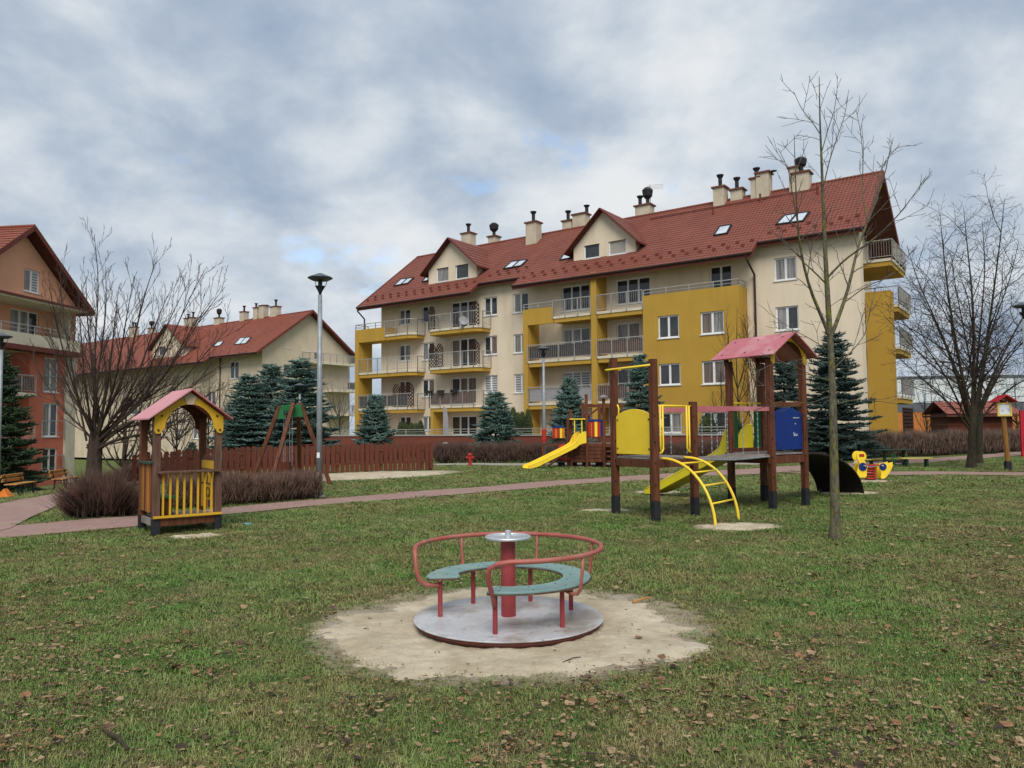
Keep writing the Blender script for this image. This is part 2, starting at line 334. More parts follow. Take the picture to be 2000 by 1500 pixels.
# ------------------------------------------------------------------ ground, paths, sand
def lawn_colour(nt, vec):
    """winter lawn: green, yellowed and bare-brown patches, in world metres"""
    N = nt.nodes; L = nt.links
    def noi(s, d=5, off=0.0, rough=0.6):
        n = N.new('ShaderNodeTexNoise'); n.inputs['Scale'].default_value = s; n.inputs['Detail'].default_value = d; n.inputs['Roughness'].default_value = rough
        if off:
            mp = N.new('ShaderNodeMapping'); mp.inputs['Location'].default_value = (off, off * .7, 0); L.new(vec, mp.inputs[0]); L.new(mp.outputs[0], n.inputs[0])
        else: L.new(vec, n.inputs[0])
        return n.outputs[0]
    def mixc(fac, a, b):
        m = N.new('ShaderNodeMix'); m.data_type = 'RGBA'; L.new(fac, m.inputs[0])
        for i, c in ((6, a), (7, b)):
            if isinstance(c, tuple): m.inputs[i].default_value = (*c, 1)
            else: L.new(c, m.inputs[i])
        return m.outputs[2]
    def mr(src, lo, hi, t=1.0):
        m = N.new('ShaderNodeMapRange'); m.inputs[1].default_value = lo; m.inputs[2].default_value = hi; m.inputs[4].default_value = t; L.new(src, m.inputs[0]); return m.outputs[0]
    c = mixc(mr(noi(0.45, 6), 0.35, 0.62), LAWN['dry'], LAWN['green'])
    c = mixc(mr(noi(2.6, 6, 11.0), 0.45, 0.68, 0.7), c, LAWN['lush'])
    c = mixc(mr(noi(1.3, 7, 5.0, 0.7), 0.53, 0.68, 0.8), c, LAWN['straw'])
    c = mixc(mr(noi(2.1, 8, 17.0, 0.72), 0.60, 0.70, 0.7), c, LAWN['soil'])
    return c
LAWN = dict(dry=(0.185, 0.165, 0.068), green=(0.108, 0.168, 0.043), lush=(0.069, 0.167, 0.035), straw=(0.25, 0.19, 0.105), soil=(0.115, 0.085, 0.055))
def worn(nt, vec, c):
    """sand trodden into the lawn round each bare patch, with a ragged edge"""
    N = nt.nodes; L = nt.links; tot = None
    n = N.new('ShaderNodeTexNoise'); n.inputs['Scale'].default_value = 4.5; n.inputs['Detail'].default_value = 8; n.inputs['Roughness'].default_value = 0.7; L.new(vec, n.inputs[0])
    for (x, y, r, (rx, ry, rot)) in WORN:
        mp = N.new('ShaderNodeMapping'); mp.vector_type = 'TEXTURE'; mp.inputs['Location'].default_value = (x, y, 0); mp.inputs['Rotation'].default_value = (0, 0, rot); mp.inputs['Scale'].default_value = (rx, ry, 1e6); L.new(vec, mp.inputs[0])
        ln = N.new('ShaderNodeVectorMath'); ln.operation = 'LENGTH'; L.new(mp.outputs[0], ln.inputs[0])
        sb = N.new('ShaderNodeMath'); sb.operation = 'SUBTRACT'; L.new(n.outputs[0], sb.inputs[0]); sb.inputs[1].default_value = 0.5
        ma = N.new('ShaderNodeMath'); ma.operation = 'MULTIPLY_ADD'; L.new(sb.outputs[0], ma.inputs[0]); ma.inputs[1].default_value = 0.8; L.new(ln.outputs['Value'], ma.inputs[2])
        mr = N.new('ShaderNodeMapRange'); mr.inputs[1].default_value = 1.04; mr.inputs[2].default_value = 1.14; mr.inputs[3].default_value = 1.0; mr.inputs[4].default_value = 0.0; L.new(ma.outputs[0], mr.inputs[0])
        if tot is None: tot = mr.outputs[0]
        else:
            mx = N.new('ShaderNodeMath'); mx.operation = 'MAXIMUM'; L.new(tot, mx.inputs[0]); L.new(mr.outputs[0], mx.inputs[1]); tot = mx.outputs[0]
    m = N.new('ShaderNodeMix'); m.data_type = 'RGBA'; L.new(tot, m.inputs[0]); L.new(c, m.inputs[6]); r = N.new('ShaderNodeValToRGB'); r.color_ramp.elements[0].position = 0.33; r.color_ramp.elements[0].color = (0.34, 0.275, 0.185, 1); r.color_ramp.elements[1].position = 0.60; r.color_ramp.elements[1].color = (0.52, 0.45, 0.335, 1)
    L.new(n.outputs[0], r.inputs[0]); L.new(r.outputs[0], m.inputs[7]); return m.outputs[2]
def ground_material():
    m = bpy.data.materials.new('lawn_soil'); m.use_nodes = True; nt = m.node_tree; N = nt.nodes; L = nt.links; b = N['Principled BSDF']
    b.inputs['Roughness'].default_value = 0.95; b.inputs['Specular IOR Level'].default_value = 0.1
    g = N.new('ShaderNodeNewGeometry'); vec = g.outputs['Position']
    c = lawn_colour(nt, vec)
    n = N.new('ShaderNodeTexNoise'); n.inputs['Scale'].default_value = 38; n.inputs['Detail'].default_value = 6; n.inputs['Roughness'].default_value = 0.75; L.new(vec, n.inputs[0])
    mr = N.new('ShaderNodeMapRange'); mr.inputs[1].default_value = 0.35; mr.inputs[2].default_value = 0.62; mr.inputs[3].default_value = 0.45; mr.inputs[4].default_value = 1.15; L.new(n.outputs[0], mr.inputs[0])
    sc = N.new('ShaderNodeVectorMath'); sc.operation = 'SCALE'; L.new(c, sc.inputs[0]); L.new(mr.outputs[0], sc.inputs['Scale'])
    L.new(worn(nt, vec, sc.outputs[0]), b.inputs['Base Color'])
    bp = N.new('ShaderNodeBump'); bp.inputs['Strength'].default_value = 0.9; bp.inputs['Distance'].default_value = 0.05
    L.new(n.outputs[0], bp.inputs['Height']); L.new(bp.outputs[0], b.inputs['Normal']); return m
def build_ground():
    xs = np.concatenate([np.arange(-400, -60, 20.), np.arange(-60, -25, 2.5), np.arange(-25, 30, 0.4), np.arange(30, 60, 2.5), np.arange(60, 401, 20.)])
    ys = np.concatenate([np.arange(-30, 2, 4.), np.arange(2, 48, 0.4), np.arange(48, 120, 4.), np.arange(120, 600, 30.)])
    X, Y = np.meshgrid(xs, ys); Z = tz(X, Y); V = np.stack([X, Y, Z], -1).reshape(-1, 3); nx = len(xs); ny = len(ys)
    i = np.arange((ny - 1) * (nx - 1)); r = i // (nx - 1); c = i % (nx - 1); a = r * nx + c
    me = np_mesh('ground', V, np.stack([a, a + 1, a + nx + 1, a + nx], -1))
    tag(link('ground', me, ground_material(), smooth=True), kind='structure')

POLYS = []         # (polygon xy, kind) areas without grass
def pip(poly, x, y):
    poly = np.asarray(poly); inside = np.zeros(len(x), bool); j = len(poly) - 1
    for i in range(len(poly)):
        xi, yi = poly[i]; xj, yj = poly[j]
        cnd = ((yi > y) != (yj > y)) & (x < (xj - xi) * (y - yi) / (yj - yi + 1e-12) + xi); inside ^= cnd; j = i
    return inside
def paver_material():
    m = bpy.data.materials.new('pink_pavers'); m.use_nodes = True; nt = m.node_tree; N = nt.nodes; L = nt.links; b = N['Principled BSDF']
    b.inputs['Roughness'].default_value = 0.9; b.inputs['Specular IOR Level'].default_value = 0.2
    g = N.new('ShaderNodeNewGeometry'); mp = N.new('ShaderNodeMapping'); mp.inputs['Rotation'].default_value = (0, 0, 0.52); L.new(g.outputs['Position'], mp.inputs[0])
    br = N.new('ShaderNodeTexBrick'); br.inputs['Scale'].default_value = 1.0; br.inputs['Brick Width'].default_value = 0.2; br.inputs['Row Height'].default_value = 0.1; br.inputs['Mortar Size'].default_value = 0.005
    br.inputs['Color1'].default_value = (0.33, 0.205, 0.175, 1); br.inputs['Color2'].default_value = (0.28, 0.178, 0.153, 1); br.inputs['Mortar'].default_value = (0.13, 0.10, 0.08, 1)
    L.new(mp.outputs[0], br.inputs[0])
    n = N.new('ShaderNodeTexNoise'); n.inputs['Scale'].default_value = 1.4; n.inputs['Detail'].default_value = 7; L.new(g.outputs['Position'], n.inputs[0])
    mr = N.new('ShaderNodeMapRange'); mr.inputs[1].default_value = 0.48; mr.inputs[2].default_value = 0.75; mr.inputs[4].default_value = 0.7; L.new(n.outputs[0], mr.inputs[0])
    mix = N.new('ShaderNodeMix'); mix.data_type = 'RGBA'; L.new(mr.outputs[0], mix.inputs[0]); L.new(br.outputs[0], mix.inputs[6]); mix.inputs[7].default_value = (0.33, 0.25, 0.20, 1)
    L.new(mix.outputs[2], b.inputs['Base Color'])
    bp = N.new('ShaderNodeBump'); bp.inputs['Strength'].default_value = 0.4; bp.inputs['Distance'].default_value = 0.01; L.new(br.outputs['Fac'], bp.inputs['Height']); bp.invert = True
    L.new(bp.outputs[0], b.inputs['Normal']); return m
M['paver'] = paver_material()
M['grey_path'] = mat('grey_path_concrete', (0.34, 0.31, 0.28), 0.9, (0.27, 0.24, 0.21), 1.2, bump=0.2, bscale=20)
def strip(name, far, near, m, lift):
    """path laid on the ground between two edges given as photo pixels"""
    n = 60
    def resample(e):
        e = [G(*p) for p in e]; d = [0]
        for i in range(1, len(e)): d.append(d[-1] + (e[i] - e[i - 1]).length)
        t = np.linspace(0, d[-1], n); return np.stack([np.interp(t, d, [p[k] for p in e]) for k in (0, 1)], -1)
    A = resample(far); B = resample(near); K = 5
    V = []; F = []
    for i in range(n):
        for k in range(K):
            q = A[i] * (1 - k / (K - 1)) + B[i] * (k / (K - 1)); V.append((q[0], q[1], tzf(*q) + lift))
    for i in range(n - 1):
        for k in range(K - 1):
            a = i * K + k; F.append((a, a + K, a + K + 1, a + 1))
    b = MB(); b.v = V; b.f = F
    o = b.build(name, m, smooth=True); tag(o, kind='structure')
    POLYS.append((np.concatenate([A, B[::-1]]), 'path')); return o
PATH_FAR = [(-120, 1041), (30, 1028), (280, 1008), (433, 993), (612, 977), (720, 969), (1000, 946), (1200, 932), (1400, 919), (1560, 910), (1660, 905), (1740, 901), (1870, 892), (2000, 882), (2120, 873)]
PATH_NEAR = [(-120, 1066), (0, 1053), (280, 1028), (433, 1006), (640, 986), (720, 980), (1000, 958), (1200, 942), (1400, 929), (1560, 921), (1660, 914), (1740, 908), (1870, 899), (2000, 889), (2120, 880)]
strip('path', PATH_FAR, PATH_NEAR, 'paver', 0.016)
strip('path', [(1575, 922), (1640, 920), (1740, 922), (2000, 923), (2100, 922)], [(1520, 924), (1640, 927), (1740, 928.5), (2000, 930), (2100, 930)], 'paver', 0.021)
strip('path', [(-120, 1003), (0, 985), (60, 974), (112, 964), (150, 958)], [(-60, 1052), (20, 1034), (60, 1012), (110, 990), (160, 970)], 'paver', 0.024)
strip('pavement', [(845, 906), (1060, 905), (1300, 905), (1500, 904)], [(845, 909.5), (1060, 909), (1300, 909), (1500, 908)], 'grey_path', 0.016)

def sand_material():
    m = bpy.data.materials.new('pale_sand'); m.use_nodes = True; nt = m.node_tree; N = nt.nodes; L = nt.links; b = N['Principled BSDF']
    b.inputs['Roughness'].default_value = 0.95; b.inputs['Specular IOR Level'].default_value = 0.15
    g = N.new('ShaderNodeNewGeometry'); vec = g.outputs['Position']
    def noi(s, d, r=0.6):
        n = N.new('ShaderNodeTexNoise'); n.inputs['Scale'].default_value = s; n.inputs['Detail'].default_value = d; n.inputs['Roughness'].default_value = r; L.new(vec, n.inputs[0]); return n.outputs[0]
    r = N.new('ShaderNodeValToRGB'); r.color_ramp.elements[0].position = 0.33; r.color_ramp.elements[0].color = (0.36, 0.295, 0.20, 1)
    r.color_ramp.elements[1].position = 0.66; r.color_ramp.elements[1].color = (0.56, 0.485, 0.36, 1); L.new(noi(2.2, 8, 0.65), r.inputs[0])
    sp = N.new('ShaderNodeMapRange'); sp.inputs[1].default_value = 0.61; sp.inputs[2].default_value = 0.68; sp.inputs[4].default_value = 0.75; L.new(noi(19, 6, 0.7), sp.inputs[0])
    mix = N.new('ShaderNodeMix'); mix.data_type = 'RGBA'; L.new(sp.outputs[0], mix.inputs[0]); L.new(r.outputs[0], mix.inputs[6]); mix.inputs[7].default_value = (0.20, 0.15, 0.10, 1)
    sm = N.new('ShaderNodeMapRange'); sm.inputs[1].default_value = 0.52; sm.inputs[2].default_value = 0.70; sm.inputs[4].default_value = 0.42; L.new(noi(5.5, 7, 0.62), sm.inputs[0])
    mix2 = N.new('ShaderNodeMix'); mix2.data_type = 'RGBA'; L.new(sm.outputs[0], mix2.inputs[0]); L.new(mix.outputs[2], mix2.inputs[6]); mix2.inputs[7].default_value = (0.29, 0.235, 0.165, 1)
    L.new(mix2.outputs[2], b.inputs['Base Color'])
    bp = N.new('ShaderNodeBump'); bp.inputs['Strength'].default_value = 1.0; bp.inputs['Distance'].default_value = 0.03; L.new(noi(9, 9, 0.7), bp.inputs['Height']); L.new(bp.outputs[0], b.inputs['Normal'])
    return m
M['sand'] = sand_material()
WORN = []
def sand_patch(c, rx, ry, rot=0.0, lift=0.012, seed=0.0, rough=0.22, n=160):
    WORN.append((c[0], c[1], max(rx, ry), (rx, ry, rot)))
    rings = 16 if rx < 1.2 else 44; n = 90 if rx < 1.2 else 240; V = [(c[0], c[1], tzf(*c) + lift)]; F = []; out = []
    for k in range(1, rings + 1):
        for i in range(n):
            t = 2 * math.pi * i / n; ct, st = math.cos(t), math.sin(t); f = 1.22 * k / rings
            w_ = 1 + rough * (mnoise.noise((ct * 1.6 + seed, st * 1.6, seed)) + 0.45 * mnoise.noise((ct * 5 + seed, st * 5, 3)))
            a, b_ = rx * w_ * ct * f, ry * w_ * st * f
            x = c[0] + a * math.cos(rot) - b_ * math.sin(rot); y = c[1] + a * math.sin(rot) + b_ * math.cos(rot)
            # sand thins out and disappears under the turf along a ragged line
            e = max(0.0, (f - 0.74) / 0.48); dz = lift + 0.006 - 0.050 * e * e * (3 - 2 * e) + 0.016 * mnoise.noise((x * 4.1, y * 4.1, seed)) + 0.012 * mnoise.noise((x * 11.0, y * 11.0, seed)) + 0.006 * mnoise.noise((x * 27.0, y * 27.0, 2))
            V.append((x, y, tzf(x, y) + dz))
            if abs(f - 0.93) < 0.61 / rings: out.append((x, y))
    for i in range(n): F.append((0, 1 + i, 1 + (i + 1) % n))
    for k in range(rings - 1):
        for i in range(n):
            a = 1 + k * n + i; b_ = 1 + k * n + (i + 1) % n; F.append((a, a + n, b_ + n, b_))
    mb = MB(); mb.v = V; mb.f = F
    tag(mb.build('sand_patch', 'sand', smooth=True), kind='structure'); POLYS.append((np.array(out), 'sand'))
sand_patch((CAR[0] + 0.02, CAR[1]), 1.50, 1.40, 0, seed=1.3, rough=0.24)
p = G(735, 930); sand_patch((p.x - 0.6, p.y + 0.2), 3.6, 2.0, R_(38), seed=4.2, rough=0.14)
p = G(1440, 1028); sand_patch((p.x, p.y), 0.62, 0.42, 0, seed=2.2, rough=0.35)
p = G(1190, 997); sand_patch((p.x, p.y), 0.48, 0.22, 0.1, seed=6.1, rough=0.4)
p = G(1285, 962); sand_patch((p.x, p.y), 0.55, 0.40, 0.0, seed=9.1, rough=0.35)
p = G(1660, 963); sand_patch((p.x, p.y), 0.62, 0.35, 0.0, seed=11.1, rough=0.35)
p = G(1690, 939); sand_patch((p.x, p.y), 0.75, 0.55, 0.0, seed=13.1, rough=0.3)
p = G(385, 1047); sand_patch((p.x, p.y), 0.34, 0.20, 0.2, seed=15.1, rough=0.5)
build_ground()

# ------------------------------------------------------------------ buildings
def roof_material(name, a, b):
    def ex(nt, vec, col):
        N = nt.nodes; L = nt.links
        s = N.new('ShaderNodeSeparateXYZ'); L.new(vec, s.inputs[0])
        m = N.new('ShaderNodeMath'); m.operation = 'MULTIPLY'; L.new(s.outputs[0], m.inputs[0]); m.inputs[1].default_value = 2 * math.pi / 0.22
        sn = N.new('ShaderNodeMath'); sn.operation = 'SINE'; L.new(m.outputs[0], sn.inputs[0])
        bp = N.new('ShaderNodeBump'); bp.inputs['Strength'].default_value = 0.55; bp.inputs['Distance'].default_value = 0.03; L.new(sn.outputs[0], bp.inputs['Height'])
        L.new(bp.outputs[0], N['Principled BSDF'].inputs['Normal']); return both(overlay(tuple(x * .6 for x in a), 0.5, 0.45, 0.75, 0.55, (1, .4, .4)), overlay((0.13, 0.075, 0.05), 5, 0.56, 0.72, 0.5))(nt, vec, col)
    return mat(name, a, 0.55, b, 0.9, extra=ex, spec=0.25)
M['roof'] = roof_material('red_metal_tile', (0.222, 0.070, 0.047), (0.185, 0.056, 0.038))
M['roof2'] = roof_material('orange_red_metal_tile', (0.25, 0.068, 0.040), (0.205, 0.055, 0.033))
M['cap_red'] = mat('chimney_cap_brown', (0.17, 0.07, 0.045), 0.7)
M['chimney'] = mat('chimney_render', (0.52, 0.45, 0.34), 0.9, (0.42, 0.36, 0.27), 1.5)

class House:
    """a building in its own frame: x along the facade, y into the building"""
    def __init__(s, name, label, O, ang, z0=0.0):
        s.root = thing(name, label, 'building', (O[0], O[1], z0), -ang)
        s.Mi = s.root.matrix_basis.inverted(); s.Mx = s.root.matrix_basis.copy(); s.R3 = s.Mx.to_3x3()
    def hit(s, px, py, axis, val):
        p0 = s.Mx @ Vector((val if axis == 0 else 0, val if axis == 1 else 0, 0)); n = s.R3 @ Vector((1 if axis == 0 else 0, 1 if axis == 1 else 0, 0))
        return s.Mi @ plane_hit(px, py, p0, n)
    def hit_plane(s, px, py, p, n):
        return s.Mi @ plane_hit(px, py, s.Mx @ Vector(p), s.R3 @ Vector(n))
    def rect(s, r, axis, val):
        x0, y0, x1, y1 = r; ym = (y0 + y1) / 2; xm = (x0 + x1) / 2; k = 1 - axis
        a0 = s.hit(x0, ym, axis, val)[k]; a1 = s.hit(x1, ym, axis, val)[k]
        return a0, s.hit(xm, y1, axis, val).z, a1, s.hit(xm, y0, axis, val).z     # a0, z0, a1, z1
def wall_sheet(mb, a0, a1, z0, z1, holes, fn, depth=0.16):
    """wall face with real openings; fn maps (a, depth, z) to local space"""
    A = sorted({a0, a1, *[h[0] for h in holes], *[h[2] for h in holes]}); Z = sorted({z0, z1, *[h[1] for h in holes], *[h[3] for h in holes]})
    A = [a for a in A if a0 - 1e-6 <= a <= a1 + 1e-6]; Z = [z for z in Z if z0 - 1e-6 <= z <= z1 + 1e-6]
    for i in range(len(A) - 1):
        run = None
        for j in range(len(Z) - 1):
            am = (A[i] + A[i + 1]) / 2; zm = (Z[j] + Z[j + 1]) / 2
            inh = any(h[0] < am < h[2] and h[1] < zm < h[3] for h in holes)
            if not inh: mb.quad(fn(A[i], 0, Z[j]), fn(A[i + 1], 0, Z[j]), fn(A[i + 1], 0, Z[j + 1]), fn(A[i], 0, Z[j + 1]))
    for h in holes:
        b0, c0, b1, c1 = h; d = depth
        mb.quad(fn(b0, 0, c0), fn(b0, 0, c1), fn(b0, d, c1), fn(b0, d, c0)); mb.quad(fn(b1, 0, c1), fn(b1, 0, c0), fn(b1, d, c0), fn(b1, d, c1))
        mb.quad(fn(b0, 0, c1), fn(b1, 0, c1), fn(b1, d, c1), fn(b0, d, c1)); mb.quad(fn(b1, 0, c0), fn(b0, 0, c0), fn(b0, d, c0), fn(b1, d, c0))
def fbox(mb, fn, a0, d0, z0, a1, d1, z1):
    P = [fn(a0, d0, z0), fn(a1, d0, z0), fn(a1, d1, z0), fn(a0, d1, z0), fn(a0, d0, z1), fn(a1, d0, z1), fn(a1, d1, z1), fn(a0, d1, z1)]
    mb.add(P, [(0, 3, 2, 1), (4, 5, 6, 7), (0, 1, 5, 4), (1, 2, 6, 5), (2, 3, 7, 6), (3, 0, 4, 7)])
def window(root, h, fn, panes=2, kind='glass', sill=True, name='window', kinds=None):
    a0, z0, a1, z1 = h; fw = min(0.085, (a1 - a0) * 0.12); f = MB(); d0, d1 = 0.085, 0.15
    fbox(f, fn, a0, d0, z0, a0 + fw, d1, z1); fbox(f, fn, a1 - fw, d0, z0, a1, d1, z1)
    fbox(f, fn, a0 + fw, d0, z0, a1 - fw, d1, z0 + fw); fbox(f, fn, a0 + fw, d0, z1 - fw, a1 - fw, d1, z1)
    st = (a1 - a0 - 2 * fw) / panes
    for k in range(1, panes):
        c = a0 + fw + st * k; fbox(f, fn, c - fw * 0.75, d0 - 0.004, z0 + fw, c + fw * 0.75, d1, z1 - fw)
    if sill: fbox(f, fn, a0 - 0.05, -0.06, z0 - 0.05, a1 + 0.05, 0.10, z0 + 0.004)
    o = f.build(name, 'white_pvc', root)
    for k in range(panes):
        g = MB(); b0 = a0 + fw + st * k; b1 = b0 + st
        g.quad(fn(b0, 0.118, z0 + fw * .5), fn(b1, 0.118, z0 + fw * .5), fn(b1, 0.118, z1 - fw * .5), fn(b0, 0.118, z1 - fw * .5))
        g.build('pane', (kinds[k % len(kinds)] if kinds else kind), o)
    return o
def railing(mb, pts, h=1.05, step=0.15, post=1.1, bal=0.013, top=0.05, low=0.12):
    pts = [Vector(p) for p in pts]
    for p, q in zip(pts[:-1], pts[1:]):
        L_ = (q - p).length; u = Vector((0, 0, 1))
        mb.bar(p + u * h, q + u * h, top, top); mb.bar(p + u * low, q + u * low, 0.03, 0.03)
        n = max(1, round(L_ / post))
        for k in range(n + 1):
            c = p.lerp(q, k / n); mb.bar(c - u * 0.12, c + u * (h - top * .5), 0.05, 0.05)
        if step:
            n = max(1, round(L_ / step))
            for k in range(1, n):
                c = p.lerp(q, k / n); mb.bar(c + u * low, c + u * (h - top * .5), bal, bal)
def lattice(mb, p, q, z0, z1, arch=True, s=0.19, t=0.045):
    """wooden trellis panel between p and q with an arched head"""
    p = Vector(p); q = Vector(q); L_ = (q - p).length; d = (q - p).normalized()
    def P(a, z): return (p.x + d.x * a, p.y + d.y * a, z)
    def top(a): return z1 - (0.0 if not arch else 0.35 * (2 * a / L_ - 1) ** 2)
    mb.bar(P(0, z0), P(0, top(0)), .05, .04, (d.x, d.y, 0)); mb.bar(P(L_, z0), P(L_, top(L_)), .05, .04, (d.x, d.y, 0))
    for k in range(8): mb.bar(P(L_ * k / 8, top(L_ * k / 8)), P(L_ * (k + 1) / 8, top(L_ * (k + 1) / 8)), .04, .05)
    for sg in (1, -1):
        c = -(z1 - z0)
        while c < L_ + (z1 - z0):
            pts = []
            for i in range(41):
                zz = z0 + (z1 - z0) * i / 40; a = c + (zz - z0) if sg > 0 else c + (z1 - zz)
                if 0 <= a <= L_ and zz <= top(a): pts.append((a, zz))
            if len(pts) > 2: mb.bar(P(*pts[0]), P(*pts[-1]), t, t)
            c += s * 1.41
def slope_sheet(mb, u0, u1, vE, zE, vR, zR, pitch=0.36, step=0.055):
    """tile courses as a sawtooth from eave to ridge (either direction of y)"""
    Ls = math.hypot(vR - vE, zR - zE); n = max(2, round(Ls / pitch))
    for k in range(n):
        a, b = k / n, (k + 1) / n
        va, za, vb, zb = vE + (vR - vE) * a, zE + (zR - zE) * a, vE + (vR - vE) * b, zE + (zR - zE) * b
        P = [(u0, va, za + step), (u1, va, za + step), (u1, vb, zb + 0.004), (u0, vb, zb + 0.004)]
        Q = [(u0, va, za), (u1, va, za), (u1, va, za + step), (u0, va, za + step)]
        if vR < vE: P = P[::-1]; Q = Q[::-1]
        mb.quad(*P); mb.quad(*Q)
def chimney(root, u, v, z0, z1, wu=0.9, wv=0.7, pots=((0, 0.75),), body='chimney', big=False):
    b = MB().box(u - wu / 2, v - wv / 2, z0, u + wu / 2, v + wv / 2, z1); o = b.build('chimney', body, root)
    MB().box(u - wu / 2 - .1, v - wv / 2 - .1, z1, u + wu / 2 + .1, v + wv / 2 + .1, z1 + .1).build('cap', 'cap_red', o)
    for du, h in pots:
        if h > 0.95: prof = [(.13, 0), (.13, h * .32), (.34, h * .5), (.4, h * .85), (.22, h), (.05, h)]
        else: prof = [(.13, 0), (.13, h * .72), (.23, h * .92), (.25, h), (.1, h)]
        MB().lathe(prof, 10, (u + du, v, z1 + .1)).build('flue_pot', 'black_metal', o, smooth=False)
def gable_roof(H, uL, uR, segs, vR, zR, vB, zB, m, thick=0.2):
    """segs: (u0, u1, vE, zE) of the front eave; vB, zB: the rear eave"""
    r = MB()
    for (u0, u1, vE, zE) in segs: slope_sheet(r, u0, u1, vE, zE, vR, zR)
    slope_sheet(r, uL, uR, vB, zB, vR, zR)
    ro = r.build('roof', m, H.root)
    MB().tube([(uL, vR, zR + .03), (uR, vR, zR + .03)], 0.1, 8).build('ridge_cap', m, ro)
    s = MB()
    for (u0, u1, vE, zE) in segs: s.quad((u0, vE + .02, zE - thick), (u0, vR, zR - thick), (u1, vR, zR - thick), (u1, vE + .02, zE - thick))
    s.quad((uL, vR, zR - thick), (uL, vB - .02, zB - thick), (uR, vB - .02, zB - thick), (uR, vR, zR - thick))
    s.build('soffit', 'soffit', ro)
    f = MB(); g = MB()
    for (u0, u1, vE, zE) in segs:
        f.box(u0, vE + .002, zE - thick - .06, u1, vE + .04, zE - .01); g.tube([(u0 + .02, vE - .07, zE - .04), (u1 - .02, vE - .07, zE - .04)], .075, 8)
        for u in (u0, u1):
            if abs(u - uL) > .05 and abs(u - uR) > .05:
                vo = max(e[2] for e in segs); sl = (zR - zE) / (vR - vE)
                f.bar((u, vE, zE - .06), (u, vo, zE + sl * (vo - vE) - .06), .05, .2)
    for u in (uL, uR):
        e = segs[0] if u == uL else segs[-1]
        f.bar((u, e[2], e[3] - .07), (u, vR, zR - .07), .07, .26, (0, 0, 1)); f.bar((u, vB, zB - .07), (u, vR, zR - .07), .07, .26, (0, 0, 1))
    f.build('fascia', 'fascia', ro); g.build('gutter', 'gutter', ro)
    return ro
def skylight(H, ro, px, p0, n, panes=2):
    """roof window from its four corner pixels (bl, br, tr, tl) on the roof plane"""
    P = [H.hit_plane(x, y, p0, n) for x, y in px]; n = Vector(n).normalized()
    if n.z < 0: n = -n
    f = MB(); up = n * .09
    for i in range(4): f.bar(P[i] + up * .5, P[(i + 1) % 4] + up * .5, .10, .16, n)
    for k in range(1, panes): f.bar(P[0].lerp(P[1], k / panes) + up * .5, P[3].lerp(P[2], k / panes) + up * .5, .13, .14, n)
    o = f.build('skylight', 'black_metal', H.root)
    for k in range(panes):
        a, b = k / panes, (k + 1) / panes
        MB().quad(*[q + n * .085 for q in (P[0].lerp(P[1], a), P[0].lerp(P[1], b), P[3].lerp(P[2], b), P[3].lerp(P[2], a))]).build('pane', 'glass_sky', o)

# ---- main apartment block
ANG = 0.6191; OM = (-12.523, 61.49)
H = House('apartment_building', 'long cream and ochre apartment block with red roof behind the playground', OM, ANG)
rt = H.root; VW = 1.4; VR, ZR, UL, UR = 6.93, 16.73, 0.3, 37.86; VE, ZE = -0.2, 11.39; SL = (ZR - ZE) / (VR - VE)
F1, F2, F3, ST = 3.30, 6.15, 9.0, 2.85
fnW = lambda a, d, z: (a, VW + d, z)
fnY = lambda a, d, z: (a, 0.0 + d, z)
U = lambda px, py, v=0.0: H.hit(px, py, 1, v).x
Zp = lambda px, py, v=0.0: H.hit(px, py, 1, v).z
wins = [  # rect on the cream wall, panes, kinds
    ((779, 604, 801, 634), 2, ['curtain_brown', 'glass']), ((779, 673, 801, 705), 2, ['glass', 'curtain']), ((779, 744, 801, 777), 2, ['glass']), ((780, 813, 802, 838), 2, ['glass']),
    ((824, 597, 848, 629), 2, ['glass', 'curtain_brown']), ((824, 669, 848, 703), 2, ['curtain', 'glass']), ((824, 741, 848, 775), 2, ['glass', 'curtain_brown']), ((824, 813, 846, 840), 2, ['curtain', 'glass']),
    ((881, 588, 930, 642), 3, ['glass']), ((881, 661, 930, 716), 3, ['curtain_brown', 'glass', 'glass']), ((881, 737, 930, 789), 3, ['glass', 'curtain_brown', 'curtain_brown']), ((881, 812, 931, 850), 3, ['glass']),
    ((945, 580, 971, 616), 2, ['glass', 'glass']), ((945, 656, 971, 693), 2, ['glass', 'curtain_brown']), ((945, 733, 972, 768), 2, ['blind', 'blind']),
    ((1002, 572, 1032, 610), 2, ['curtain', 'glass']), ((1003, 652, 1032, 689), 2, ['curtain', 'glass']), ((1004, 730, 1032, 767), 2, ['blind', 'blind']),
    ((1097, 557, 1152, 606), 3, ['glass']), ((1203, 543, 1270, 592), 3, ['glass']), ((1386, 518, 1430, 575), 2, ['glass', 'glass']),
    ((1099, 641, 1153, 690), 3, ['curtain', 'curtain', 'glass']), ((1204, 630, 1250, 680), 2, ['curtain', 'curtain_brown']),
    ((1100, 725, 1153, 776), 3, ['blind', 'blind', 'blind']), ((1205, 719, 1250, 768), 2, ['glass', 'glass']),
    ((1102, 806, 1153, 846), 3, ['glass']), ((1207, 804, 1250, 846), 2, ['glass']),
    ((1512, 502, 1556, 547), 2, ['curtain', 'curtain']), ((1515, 598, 1560, 645), 2, ['curtain', 'glass']), ((1518, 694, 1563, 742), 2, ['glass', 'glass']), ((1520, 790, 1566, 838), 2, ['glass'])]
UE = 37.45
holes = [H.rect(r, 1, VW) for r, _, _ in wins]
wl = MB(); wall_sheet(wl, 1.44, UE, -0.6, 12.5, holes, fnW)
